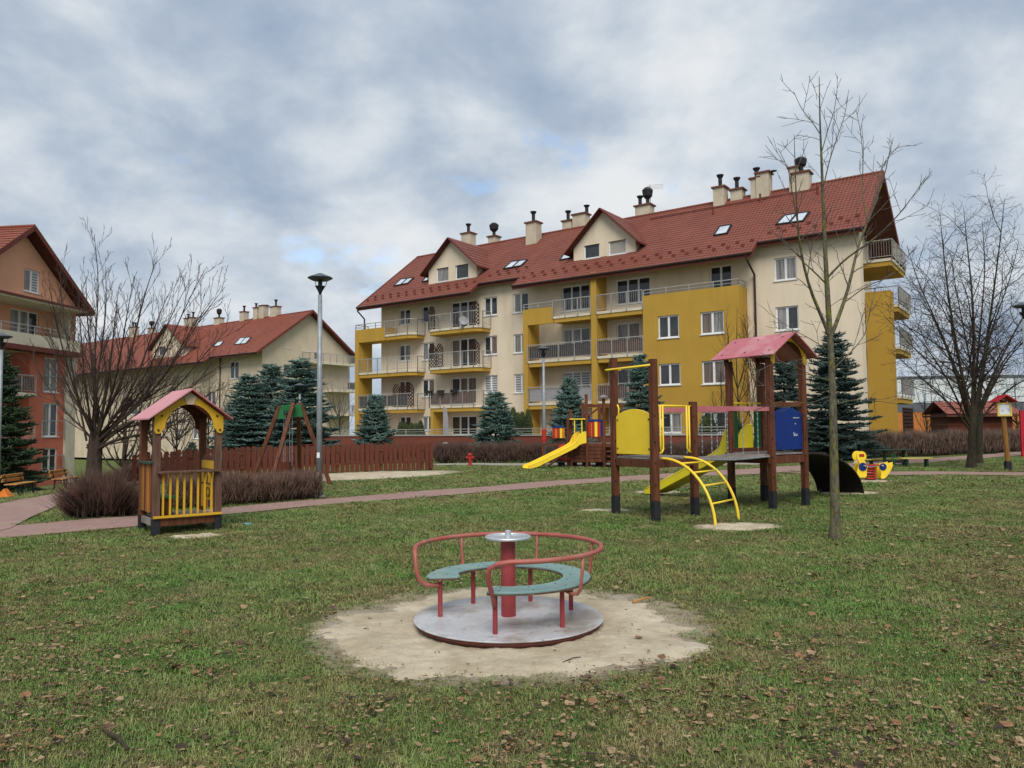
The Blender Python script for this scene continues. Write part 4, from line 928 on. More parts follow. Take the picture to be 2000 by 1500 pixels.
ps = G(1995, 893); pz = AT(1996, 840, ps.y)
NB = thing('notice_board', 'red notice board with white papers cut by the right edge', 'board', (pz.x + 1.35, ps.y + 1.2, 0), 0)
for dx in (-.55, .75): MB().box(dx - .05, 0, -.1, dx + .05, .1, 2.3).build('post', 'crimson', NB)
MB().box(-.5, .01, 1.0, .7, .09, 2.25).build('panel', 'crimson', NB)
for k, (a, b) in enumerate(((-.35, 1.75), (-.05, 1.25), (.3, 1.7))): MB().box(a, -.005, b, a + .28, .008, b + .35).build('paper', 'white_pvc', NB)

# ------------------------------------------------------------------ carousel
def carousel():
    zg = tzf(*CAR); zp = 0.055; R = 0.80
    T = thing('carousel', 'red playground roundabout with teal bench and grey platform on sand', 'roundabout', (CAR[0] + .005, CAR[1], zg))
    T.scale = (.975, .975, 1)
    z = lambda h: h - zg
    MB().lathe([(.30, 0.0), (.30, z(zp) - .05)], 24).build('bearing', 'black_metal', T)
    def tread(nt, vec, col):
        N = nt.nodes; L = nt.links
        mp = N.new('ShaderNodeMapping'); mp.inputs['Rotation'].default_value = (0, 0, .78); mp.inputs['Scale'].default_value = (28, 28, 28); L.new(vec, mp.inputs[0])
        ck = N.new('ShaderNodeTexBrick'); ck.inputs['Scale'].default_value = 1; ck.inputs['Brick Width'].default_value = 1.0; ck.inputs['Row Height'].default_value = .5; ck.inputs['Mortar Size'].default_value = .12; L.new(mp.outputs[0], ck.inputs[0])
        bp = N.new('ShaderNodeBump'); bp.inputs['Strength'].default_value = .6; bp.inputs['Distance'].default_value = .006; L.new(ck.outputs['Fac'], bp.inputs['Height']); L.new(bp.outputs[0], N['Principled BSDF'].inputs['Normal'])
        return both(overlay((0.27, 0.225, 0.175), 2.4, .47, .64, .8), overlay((0.13, 0.11, 0.09), 13, .60, .70, .7))(nt, vec, col)
    M['deck_plate'] = mat('sandy_tread_plate', (0.60, 0.605, 0.62), .4, (0.46, 0.46, 0.465), 5, metal=.2, spec=.4, extra=tread)
    MB().lathe([(R - .03, z(zp) - .012), (R - .002, z(zp) - .010), (R, z(zp) - .004), (R - .006, z(zp)), (.02, z(zp) + .002)], 72).build('platform', 'deck_plate', T, smooth=False)
    MB().lathe([(R - .10, z(zp) - .052), (R - .03, z(zp) - .05), (R - .014, z(zp) - .03), (R - .014, z(zp) - .0125), (R - .1, z(zp) - .0125)], 72).build('platform_rim', mat('rusty_rim', (.15, .05, .038), .7, (.09, .035, .028), 6), T)
    MB().lathe([(.062, z(zp)), (.062, z(.69))], 28).build('pole', 'car_pole', T, smooth=False)
    w_ = MB(); n = 40
    w_.tube([(.185 * math.cos(2 * math.pi * k / n), .185 * math.sin(2 * math.pi * k / n), z(.70)) for k in range(n)], .013, 8, closed=True)
    wo = w_.build('hand_wheel', 'alu', T, smooth=True)
    MB().lathe([(.05, z(.685)), (.178, z(.692)), (.178, z(.696)), (.05, z(.70))], 36).build('wheel_plate', 'alu', wo)
    MB().lathe([(.027, z(.69)), (.027, z(.752)), (.02, z(.757))], 20).build('hub', 'alu', wo, smooth=False)
    # bench boards: a broken ring, with rounded ends
    def seat(a0, a1, endl=False, endr=False):
        n = 18; o = []; i = []
        for k in range(n + 1):
            a = math.radians(a0 + (a1 - a0) * k / n); ri, ro = .465, .695
            if endr:
                t = max(0, (k - n * .55) / (n * .45)); ri += -.06 * math.sin(t * math.pi * .5) ** 2
                if k == n: ri += .03; ro -= .03
            if endl and k == 0: ri += .03; ro -= .02
            o.append((ro * math.cos(a), ro * math.sin(a), z(.372))); i.append((ri * math.cos(a), ri * math.sin(a), z(.372)))
        so = MB().extrude(o + i[::-1], (0, 0, .016)).build('seat_board', 'car_teal', T, bevel=.004)
        MB().extrude([(x, y_, zz - .012) for x, y_, zz in o + i[::-1]], (0, 0, .0115)).build('board_core', 'old_wood', so)
        for k in (2, 8, 15):
            a = math.radians(a0 + (a1 - a0) * k / n)
            for r in (.53, .64): MB().lathe([(.007, z(.388)), (.006, z(.391))], 8, (r * math.cos(a), r * math.sin(a), 0)).build('bolt', 'foot', so)
    for k, (a0, a1) in enumerate(((-104, -32.4), (-31.8, 40.2), (40.8, 112.6), (113.2, 186))): seat(a0, a1, k == 0, k == 3)
    m_ = MB()
    m_.tube([(.58 * math.cos(math.radians(a)), .58 * math.sin(math.radians(a)), z(.36)) for a in range(-104, 187, 5)], .012, 6); m_.build('seat_frame', 'car_red', T)
    for a in (180, 124, 70, 20, -42, -100):
        ca, sa = math.cos(math.radians(a)), math.sin(math.radians(a))
        q = MB(); q.tube([(.58 * ca, .58 * sa, z(zp)), (.58 * ca, .58 * sa, z(.37))], .020, 10); q.build('leg', 'car_pole', T)
        if a not in (180, -100):
            b = MB(); prof = [(.585, .345), (.68, .325), (.735, .33), (.765, .37), (.785, .5), (.79, .625)]
            b.tube([(r * ca, r * sa, z(h)) for r, h in prof], .014, 8); b.build('rail_bracket', 'car_red', T, smooth=True)
    pts = []
    def pol(a, r, h): return (r * math.cos(math.radians(a)), r * math.sin(math.radians(a)), z(h))
    pts += [pol(-100, .61, .27), pol(-100, .64, .33), pol(-100.5, .72, .42), pol(-101, .775, .50), pol(-100, .79, .575), pol(-95, .79, .612)]
    pts += [pol(a, .79, .625) for a in range(-88, 176, 4)]
    pts += [pol(178, .79, .62), pol(183, .79, .60), pol(186, .785, .55), pol(187, .775, .45), pol(186, .75, .365), pol(184, .70, .325), pol(182, .59, .31)]
    MB().tube(pts, .0195, 12).build('hand_rail', 'car_red', T, smooth=True)
carousel()

# ------------------------------------------------------------------ playhouse
def playhouse():
    a0 = G(303, 1046); a1 = G(424, 1034); ax = (a1 - a0); ang = math.atan2(ax.y, ax.x); W = math.hypot(ax.x, ax.y); D = .85
    T = thing('playhouse', 'small wooden playhouse with faded pink roof and yellow arched gable', 'playhouse', (a0.x, a0.y, a0.z), ang)
    h = lambda px, py: None
    k = math.hypot(a0.y, 0) / FPX
    p_ = .105; HT = 1.84
    for x in (0, W):
        for y_ in (0, D):
            zg = -.08
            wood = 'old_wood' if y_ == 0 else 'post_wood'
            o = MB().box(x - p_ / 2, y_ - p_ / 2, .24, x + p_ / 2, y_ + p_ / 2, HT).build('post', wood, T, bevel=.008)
            MB().box(x - p_ / 2 - .004, y_ - p_ / 2 - .004, zg, x + p_ / 2 + .004, y_ + p_ / 2 + .004, .24).build('foot', 'foot', o)
    # floor
    for k in range(6):
        y0 = .06 + k * (D - .12) / 6; MB().box(p_ / 2, y0, .25, W - p_ / 2, y0 + (D - .12) / 6 - .008, .28).build('floor_plank', 'plank_grey', T)
    MB().box(p_ / 2, -.035, .14, W - p_ / 2, .035, .245).build('front_beam', 'post_wood', T)
    MB().box(p_ / 2, D - .03, .14, W - p_ / 2, D + .03, .245).build('back_beam', 'post_wood', T)
    for x in (0, W): MB().box(x - .03, p_ / 2, .14, x + .03, D - p_ / 2, .245).build('side_beam', 'plank_grey', T)
    # front balustrade
    b = MB(); b.box(.0, -.12, .955, W, .0525, .99); b.build('counter', 'old_wood', T, bevel=.006)
    MB().box(-.05, -.085, .262, W + .05, -.0545, .30).build('bottom_rail', 'py2', T, bevel=.004)
    for i in range(8):
        x = p_ / 2 + .05 + i * (W - p_ - .1) / 7; MB().box(x - .016, -.025, .30, x + .016, .0, .952).build('baluster', 'py2', T, bevel=.003)
    # left side: coloured upright boards with green cap
    M['side_o'] = mat('shaded_orange_board', (.30, .10, .022), .7, (.2, .06, .015), 4, stretch=(1, 1, .3)); M['side_y'] = mat('shaded_yellow_board', (.34, .20, .03), .7, (.24, .13, .02), 4, stretch=(1, 1, .3)); M['side_r'] = mat('shaded_red_board', (.17, .022, .02), .7, (.11, .016, .014), 4, stretch=(1, 1, .3))  # board colours darkened: the shade on this side is put into them
    cols = ['side_r', 'side_o', 'side_y', 'side_o', 'side_r', 'side_y', 'side_o']
    n = 7
    for i in range(n):
        y0 = p_ / 2 + i * (D - p_) / n; MB().box(-.045, y0 + .005, .34, -.015, y0 + (D - p_) / n - .006, 1.10).build('side_board', cols[i], T, bevel=.004)
    MB().box(-.09, .0, 1.101, .03, D, 1.14).build('cap_board', 'dkgreen', T, bevel=.006)
    MB().box(.06, .08, .55, .32, D - .06, .585).build('bench', 'pg2', T)
    for y0 in (.12, D - .14): MB().box(.08, y0, .28, .28, y0 + .04, .549).build('bench_support', 'post_wood', T)
    # right side: game board with wavy brown top
    g = MB().box(W - .03, p_ / 2, .34, W + .0, D - p_ / 2, 1.13); g = g.build('game_board', 'py2', T)
    tp = [(W - .035, p_ / 2 + (D - p_) * i / 24, 1.131 + .05 + .03 * abs(math.sin(i * .9))) for i in range(25)]
    MB().extrude([(W - .035, p_ / 2, 1.131)] + tp + [(W - .035, D - p_ / 2, 1.131)], (.04, 0, 0)).build('wavy_top', 'post_wood', g)
    mk = MB(); xx = W - .034
    for yc in (.28, .52):
        mk.bar((xx, yc - .09, .52), (xx, yc + .09, .68), .006, .02, (1, 0, 0)); mk.bar((xx, yc + .09, .52), (xx, yc - .09, .68), .006, .02, (1, 0, 0))
        mk.tube([(xx, yc + .09 * math.cos(t * .5), .84 + .1 * math.sin(t * .5)) for t in range(2, 11)], .009, 5)
    for zz in (.74, .98): mk.box(xx - .003, p_ / 2, zz - .009, xx + .003, D - p_ / 2, zz + .009)
    mk.build('game_mark', 'gutter', g)
    MB().box(W - .034, .2, .36, W - .031, .38, .47).build('blue_square', 'pb', g); MB().box(W - .034, .42, .36, W - .031, .62, .47).build('orange_square', 'po', g)
    # gable arches front and back
    zE, zA, xo = 1.80, 2.27, .17
    def arch(y, th, m, key):
        cx = W / 2; inner = []
        for i in range(17):
            t = math.pi * i / 16; inner.append((cx - (W / 2 - .10) * math.cos(t), 1.66 + .385 * math.sin(t)))
        L_ = [(-.055, 1.62), (-.035, 1.585), (.0, 1.575), (.04, 1.59), (.065, 1.64)] + inner[:9]
        sl = (zA - zE) / (W / 2 + xo)
        topL = [(cx, zA - .03), (-.055, zA - .03 - sl * (cx + .055))]
        if key:
            polyL = L_[:-1] + [(cx - .055, inner[8][1])] + [(cx - .105, zA - .03 - sl * .105)] + topL[1:]
            polyR = [(W - x, z) for x, z in polyL][::-1]
            MB().extrude([(cx - .053, y - .012, inner[8][1] - .004), (cx + .053, y - .012, inner[8][1] - .004), (cx + .10, y - .012, zA - .035 - sl * .10), (cx, y - .012, zA - .035), (cx - .10, y - .012, zA - .035 - sl * .10)], (0, th + .01, 0)).build('keystone', 'cream_paint', T)
        else:
            polyL = L_ + topL; polyR = [(W - x, z) for x, z in polyL][::-1]
        for pl in (polyL, polyR):
            o = MB().extrude([(x, y, z) for x, z in pl], (0, th, 0)).build('gable_board', m, T, bevel=.004)
        if key:
            for x, z in ((.0, 1.635), (W, 1.635), (.05, 1.86), (W - .05, 1.86)):
                bl = MB().lathe([(.018, 0), (.016, .012), (.004, .016)], 10); bl.v = [(x + a, y - c, z + b) for a, b, c in bl.v]; bl.build('bolt', 'gutter', T)
    arch(-p_ / 2 - .03, .03, 'py2', True); arch(D + p_ / 2 + .0, .03, 'post_wood', False)
    cx = W / 2; yo0, yo1 = -.20, D + .16; th = .022
    for sgn in (-1, 1):
        xe = cx + sgn * (W / 2 + xo)
        poly = [(cx, zA), (xe, zE), (xe, zE + th), (cx, zA + th * 1.3)]
        MB().extrude([(x, yo0, z) for x, z in poly], (0, yo1 - yo0, 0)).build('roof_board', 'pink_roof_pale' if sgn < 0 else 'pink_roof', T)
        for y_ in (0, D): MB().bar((cx + sgn * .02, y_, zA - .06), (xe - sgn * .12, y_, zE + .04), .06, .08).build('rafter', 'post_wood', T)
playhouse()

# ------------------------------------------------------------------ climbing tower with bridge
def climber():
    A = G(1203, 1005); B = G(1281, 1018); C = G(1358, 1009); D = Vector((A.x + C.x - B.x, A.y + C.y - B.y, 0)); D.z = tzf(D.x, D.y)
    P1 = G(1430, 986); P3 = G(1510, 994.5); P4 = G(1574, 987); P2 = Vector((P1.x + P4.x - P3.x, P1.y + P4.y - P3.y, 0)); P2.z = tzf(P2.x, P2.y)
    T = thing('climbing_tower', 'large brown wooden climbing frame with pink roof, bridge and yellow ladder', 'climbing frame', (B.x, B.y, B.z))
    Wd = True; ZD = 1.08; pw = .118
    def b_(mb, name, m, parent=T, **k): return mb.build(name, m, parent, world=True, **k)
    def sub(mb, name, m, parent, **k):
        inv = T.matrix_basis.inverted(); mb.v = [tuple(inv @ Vector(p)) for p in mb.v]; return mb.build(name, m, parent, **k)
    def post(p, top, dirv, lean=(0, 0)):
        d = Vector((dirv.x, dirv.y, 0)).normalized(); q = Vector((p.x + lean[0], p.y + lean[1], top)); m = Vector((p.x, p.y, p.z + .34))
        o = b_(MB().bar(m, q, pw, pw, d), 'post', 'post_wood', bevel=.012)
        sub(MB().bar(Vector((p.x, p.y, p.z - .12)), m, pw + .006, pw + .006, d), 'foot', 'foot', o, bevel=.01)
        cp = MB().bar(q, q + Vector((0, 0, .012)), pw - .01, pw - .01, d); sub(cp, 'post_cap', 'foot', o)
        for hh in (.62, 1.0, 1.35, 1.8):
            if hh < top - .2:
                c = Vector((p.x, p.y, p.z + hh)) + Vector((-d.y, d.x, 0)) * 0 + Vector((0, -1, 0)) * (pw * .62); bl = MB().lathe([(.016, 0), (.014, .01), (.004, .014)], 8); bl.v = [(c.x + a, c.y - cc, c.z + b) for a, b, cc in bl.v]; sub(bl, 'bolt', 'foot', o)
        return o
    e1 = B - A; e2 = P3 - P1
    ztall = AT(1273, 703, B.y).z; zA_ = AT(1196, 702, A.y).z
    post(A, zA_, e1); post(B, ztall, e1); post(C, AT(1354, 786, C.y).z, e1); post(D, 1.95, e1)
    zr = AT(1500, 700, P3.y).z
    for p in (P1, P2, P3, P4): post(p, zr, e2)
    up = Vector((0, 0, 1))
    def beam(p, q, z, hgt=.13, wd=.06, m='post_wood', name='beam', ext=.06):
        d = (q - p); d.z = 0; d.normalize(); return b_(MB().bar(Vector((p.x, p.y, z)) - d * ext, Vector((q.x, q.y, z)) + d * ext, wd, hgt), name, m, bevel=.006)
    def deck(c0, c1, c2, c3, z, n, name='deck_plank'):
        for k in range(n):
            a, b = (k + .04) / n, (k + .96) / n
            q = [c0.lerp(c3, a), c1.lerp(c2, a), c1.lerp(c2, b), c0.lerp(c3, b)]
            b_(MB().extrude([(v.x, v.y, z - .035) for v in q], (0, 0, .035)), name, 'plank_grey')
    for (a, b) in ((A, B), (B, C), (C, D), (D, A)): beam(a, b, ZD - .11)
    deck(A, B, C, D, ZD, 8)
    for (a, b) in ((P1, P3), (P3, P4), (P4, P2), (P2, P1)): beam(a, b, ZD - .13, .15)
    deck(P1, P3, P4, P2, ZD, 8)
    # arched panels
    def panel(p, q, z0, z1, m, out, rise=.13, th=.03, off=.0):
        d = (q - p); d.z = 0; L_ = d.length; d.normalize(); n = Vector((d.y, -d.x, 0)); n = n if n.dot(out) > 0 else -n
        i0, i1 = pw * .5 + .008, L_ - pw * .5 - .008; pts = [(i0, z0), (i1, z0)]
        for k in range(13):
            t = k / 12; pts.append((i1 + (i0 - i1) * t, z1 - rise + rise * (math.sin(math.pi * t) ** .7)))
        o = b_(MB().extrude([tuple(p + d * a + n * (off - th / 2) + up * (z - p.z)) for a, z in pts], n * th), 'panel', m, bevel=.005)
        for a, z in ((i0 + .05, z0 + .1), (i1 - .05, z0 + .1), (i0 + .05, z1 - rise - .06), (i1 - .05, z1 - rise - .06)):
            c = p + d * a + n * (off + th / 2); c.z = z; bb = MB().tube([c - n * .004, c + n * .016], .014, 8); sub(bb, 'bolt', 'foot', o)
        return o, p, d, n, i0, i1
    outL = Vector((-1, -.5, 0)); zy = lambda py, Y: AT(1240, py, Y).z
    panel(A, B, ZD + .045, AT(1237, 799, (A.y + B.y) / 2).z, 'py', outL)
    outF = Vector((.6, -1, 0))
    o, p0, d0, n0, i0, i1 = panel(P3, P4, ZD + .06, AT(1540, 796, P3.y + .3).z, 'pb', outF)
    # scratched chalk marks on the blue panel
    mk = MB()
    def scr(a, z, pts):
        mk.tube([tuple(p0 + d0 * (a + x) + n0 * .018 + up * (z + y - p0.z)) for x, y in pts], .005, 4)
    aL = i0 + (i1 - i0) * .68
    scr(aL, ZD + .66, [(0, .02), (.03, .035), (.05, .01), (.08, .03), (.1, .02), (.2, .03)]); scr(aL + .05, ZD + .54, [(0, .02), (.02, .04), (.04, .01)]); scr(aL, ZD + .34, [(0, .06), (.02, 0), (.05, .04), (.08, .0), (.13, .02)]); scr(aL, ZD + .33, [(0, 0), (.12, .0)])
    sub(mk, 'chalk_mark', 'white_pvc', o)
    beam(P3, P4, AT(1540, 792, P3.y).z + .03, .09, .04, ext=.12, name='cross_rail'); beam(P3, P4, ZD - .14, .13, .05, ext=.1, name='cross_rail')
    # tower 1 yellow tubes
    def tubef(pts, r=.02, m='py', name='grab_rail'): return b_(MB().tube(pts, r, 10), name, m, smooth=True)
    zt = AT(1225, 718, (A.y + B.y) / 2).z; nA = Vector((e1.y, -e1.x, 0)).normalized(); nA = nA if nA.x < 0 else -nA; dA = Vector((e1.x, e1.y, 0)).normalized()
    pA = Vector((A.x, A.y, zt)); pB = Vector((B.x, B.y, zt))
    tubef([pB + nA * .06, pA + nA * .07 + (pB - pA) * .2, pA + nA * .07, pA + nA * .09 - dA * .12, pA - dA * .2 + nA * .02, pA - dA * .14 - nA * .1, pA - nA * .12 + dA * .05])
    for p, s in ((A, 1), (B, -1)):
        q = Vector((p.x, p.y, ZD + .62)) + dA * s * .1 + nA * (-.03); tubef([q - dA * s * .03, q + up * .25, q + up * .31 + dA * s * (-.03), q + up * .33 - dA * s * .08], .016)
    dB = (C - B); dB.z = 0; dB.normalize(); nB = Vector((dB.y, -dB.x, 0)); nB = nB if nB.y < 0 else -nB
    zb = AT(1315, 793, B.y + .4).z
    tubef([Vector((B.x, B.y, zb)) + dB * .06, Vector((C.x, C.y, zb)) - dB * .05], .018)
    LBC = (C - B).length
    for s in (.14, LBC - .14):
        sg = 1 if s < .5 else -1
        for e in (0, .07):
            q = Vector((B.x, B.y, 0)) + dB * (s + sg * e) + nB * .02
            pts = [q + up * zb, q + up * (ZD + .22)]
            if e: pts += [q + up * (ZD + .14), q + up * (ZD + .09) - dB * sg * .04, q + up * (ZD + .07) - dB * sg * .1]
            else: pts += [q + up * (ZD + .08)]
            tubef(pts, .016)
    # curved ladder
    F1_ = G(1398, 1029); F2_ = G(1443, 1016); t1 = plane_hit(1302, 899, B, nB); t1 = Vector((B.x, B.y, 0)) + dB * .2; t2 = Vector((B.x, B.y, 0)) + dB * (LBC - .25)
    rails = []
    for t_, f_ in ((t1, F1_), (t2, F2_)):
        s = Vector((t_.x, t_.y, ZD - .02)) + nB * .03; e = Vector((f_.x, f_.y, f_.z - .06)); v = e - s; pts = []
        for k in range(15):
            a = math.pi / 2 * k / 14; pts.append(Vector((s.x + v.x * math.sin(a) ** 1.0, s.y + v.y * math.sin(a), s.z + v.z * (1 - math.cos(a)))))
        rails.append(pts); tubef([s - nB * .08 + up * 0] + pts, .024, name='ladder_rail')
    for k in (3.2, 5.6, 8.0, 10.6):
        i = int(k); f = k - i; p = rails[0][i].lerp(rails[0][i + 1], f); q = rails[1][i].lerp(rails[1][i + 1], f); tubef([p, q], .016, name='rung')
    # bridge
    s0, s1 = C, D; q0, q1 = P3, P1; nn = 14
    for k in range(nn):
        a, b = (k + .06) / nn, (k + .90) / nn
        sag = lambda t: -.05 * 4 * t * (1 - t)
        V_ = []
        for t in (a, b):
            for (u_, v_) in ((s0, q0), (s1, q1)):
                r = Vector((u_.x, u_.y, 0)).lerp(Vector((v_.x, v_.y, 0)), t); V_.append(Vector((r.x, r.y, ZD - .02 + sag(t))))
        b_(MB().extrude([V_[0], V_[2], V_[3], V_[1]], (0, 0, -.045)), 'bridge_slat', 'plank_grey')
    zrl = AT(1430, 798, (C.y + P3.y) / 2).z
    for (u_, v_) in ((C, P3), (D, P1)):
        b_(MB().bar(Vector((u_.x, u_.y, zrl)), Vector((v_.x, v_.y, zrl - .0)), .05, .085), 'bridge_rail', 'pink_roof')
        ch = MB()
        for t in (.22, .42, .62, .82):
            r = Vector((u_.x, u_.y, 0)).lerp(Vector((v_.x, v_.y, 0)), t); n_ = 16
            for k in range(n_):
                z0_ = ZD + (zrl - ZD) * k / n_; z1_ = ZD + (zrl - ZD) * (k + .8) / n_; ch.bar((r.x, r.y, z0_), (r.x, r.y, z1_), .022 if k % 2 else .008, .008 if k % 2 else .022, (1, 0, 0))
        b_(ch, 'chain', 'steel')
        b_(MB().tube([Vector((u_.x, u_.y, ZD - .06)), Vector(((u_.x + v_.x) / 2, (u_.y + v_.y) / 2, ZD - .1)), Vector((v_.x, v_.y, ZD - .06))], .014, 6), 'bridge_cable', 'steel')
    # roof on tower 2: ridge runs from the P3-P4 side back to the P1-P2 side
    dR = (P1 - P3); dR.z = 0; Lr = dR.length; dR.normalize(); dW = (P4 - P3); dW.z = 0; Lw = dW.length; dW.normalize()
    mid = (P3 + P4) / 2; mid.z = 0; ov = .26; zA2 = AT(1545, 651, mid.y - .1).z; zE2_ = AT(1500, 693, P3.y - .1).z - .02; half = Lw / 2 + .2
    f0 = mid - dR * ov; f1 = mid + dR * (Lr + .3)
    for sgn in (-1, 1):
        a = f0 + up * zA2; b = f0 + dW * sgn * half + up * zE2_; c = f1 + dW * sgn * half + up * zE2_; d = f1 + up * zA2
        nrm = (b - a).cross(d - a).normalized(); nrm = nrm if nrm.z > 0 else -nrm
        o = b_(MB().extrude([a, b, c, d], nrm * .022), 'roof_board', 'pink_roof')
        for s_ in (.12, .5, .88):
            for t_ in (.2, .8):
                p = a.lerp(d, s_).lerp(b.lerp(c, s_), t_) + nrm * .022; sub(MB().tube([p, p + nrm * .01], .016, 8), 'bolt', 'foot', o)
    sl = (zA2 - zE2_) / half
    def garch(base, m, th):
        n = Vector((dW.y, -dW.x, 0)); n = n if n.dot(dR) < 0 else -n
        for sgn in (-1, 1):
            pts = []
            hw_ = Lw / 2 + .04
            inn = [(sgn * (hw_ - .11) * math.cos(math.pi / 2 * k / 8), zE2_ - .05 + (zA2 - zE2_ - .10) * math.sin(math.pi / 2 * k / 8)) for k in range(9)]
            pts = [(sgn * hw_, zE2_ - .10), (sgn * (hw_ - .04), zE2_ - .15), (sgn * (hw_ - .09), zE2_ - .13)] + inn + [(0, zA2 - .03), (sgn * hw_, zA2 - .03 - sl * hw_)]
            b_(MB().extrude([tuple(base + dW * x + up * z) for x, z in pts], n * th), 'gable_board', m, bevel=.004)
    garch(mid - dR * (pw * .5 + .004), 'py2', .03)
    garch(mid + dR * (Lr + pw * .5 + .034), 'post_wood', .03)
    for t in (0, 1):
        for sgn in (-1, 1):
            c = mid + dR * Lr * t; b_(MB().bar(c + up * (zA2 - .06) , c + dW * sgn * (half - .1) + up * (zE2_ + .03), .06, .09), 'rafter', 'post_wood')
    # slide from the back of tower 2
    E = G(1272, 966); top = (P1 + P2) / 2; top.z = ZD; dS = Vector((E.x - top.x, E.y - top.y, 0)); Ls = dS.length; dS.normalize(); sS = Vector((dS.y, -dS.x, 0))
    def slide(root, top, dS, sS, Ls, zt, zb, w, m, wall=.16, flare=.5, worldsub=None):
        prof = [(0, zt, flare), (.12, zt - .01, flare), (.30, zt - .07, flare * .9), (.46, zt - .19, wall + .05)]
        n = 8
        for k in range(1, n + 1): t = k / n; prof.append((.46 + (Ls - .46 - .42) * t, zt - .19 + (zb + .13 - (zt - .19)) * t, wall))
        prof += [(Ls - .2, zb + .07, wall * .9), (Ls, zb + .06, wall * .55)]
        base = Vector((top.x, top.y, 0)); V_ = []; F_ = []; th = .03; cs = 8
        for (s, z, wl) in prof:
            P = lambda x, zz: tuple(base + dS * s + sS * x + up * zz)
            V_ += [P(-w / 2, z + wl), P(-w / 2, z + .02), P(-w / 2 + .04, z), P(w / 2 - .04, z), P(w / 2, z + .02), P(w / 2, z + wl), P(w / 2 + th, z + wl), P(w / 2 + th, z - .02), P(-w / 2 - th, z - .02), P(-w / 2 - th, z + wl)]
        K = 10
        for i in range(len(prof) - 1):
            for k in range(K): a = i * K + k; b = i * K + (k + 1) % K; F_.append((a, b, b + K, a + K))
        F_.append(tuple(range(K))[::-1]); F_.append(tuple((len(prof) - 1) * K + k for k in range(K)))
        mb = MB(); mb.v = V_; mb.f = F_; o = b_(mb, 'slide', m) if root is T else mb.build('slide', m, root, world=True)
        for sg in (-1, 1):
            e = MB().tube([tuple(base + dS * s + sS * sg * (w / 2 + th / 2) + up * (z + wl)) for s, z, wl in prof], .022, 8)
            inv = root.matrix_basis.inverted(); e.v = [tuple(inv @ Vector(p)) for p in e.v]; e.build('slide_edge', m, o, smooth=True)
        return o
    climber.slide = slide
    slide(T, top + dS * (pw * .5), dS, sS, Ls - .1, ZD + .06, E.z, .46, 'slide_y')
    for sg in (-1, 1):
        c = top + sS * sg * .36; b_(MB().bar(Vector((c.x, c.y, ZD + .04)) + dS * .02, Vector((c.x, c.y, ZD + .88)) + dS * .02, .05, .17, sS), 'green_side_panel', 'pg')
    zh = AT(1440, 788, top.y).z; tubef([Vector((top.x, top.y, zh)) + sS * .5, Vector((top.x, top.y, zh)) - sS * .5], .018)
    beam(P1, P2, ZD + .03, .1, .05, name='threshold_beam')
    # black climbing board
    n1 = G(1686, 964); n0_ = G(1599, 961); cb = MB(); K = 14
    Na, Nb = [], []
    for k in range(K + 1):
        a = math.pi / 2 * k / K
        for (s, e, lst) in ((P4, n1, Na), (P2, n0_, Nb)):
            v = e - s; lst.append(Vector((s.x + v.x * math.sin(a), s.y + v.y * math.sin(a), ZD - .02 + (e.z - .03 - ZD) * (1 - math.cos(a)))))
    V_ = []
    for k in range(K + 1):
        V_ += [Na[k], Nb[k], Nb[k] + Vector((-.01, 0, -.04)), Na[k] + Vector((-.01, 0, -.04))]
    cb.v = [tuple(v) for v in V_]
    for k in range(K):
        for j in range(4): a = k * 4 + j; b = k * 4 + (j + 1) % 4; cb.f.append((a, b, b + 4, a + 4))
    cb.f += [(0, 1, 2, 3), (K * 4 + 3, K * 4 + 2, K * 4 + 1, K * 4)]
    o = b_(cb, 'climbing_board', 'black_net', smooth=False)
    for k in (3, 5, 7, 9, 11): sub(MB().bar(Na[k] + up * .02, Nb[k] + up * .02, .05, .03), 'foot_strip', 'post_wood', o)
    for L_ in (Na, Nb): sub(MB().tube([v + Vector((0, 0, -.02)) for v in L_], .03, 6), 'board_edge', 'black_net', o)
climber()

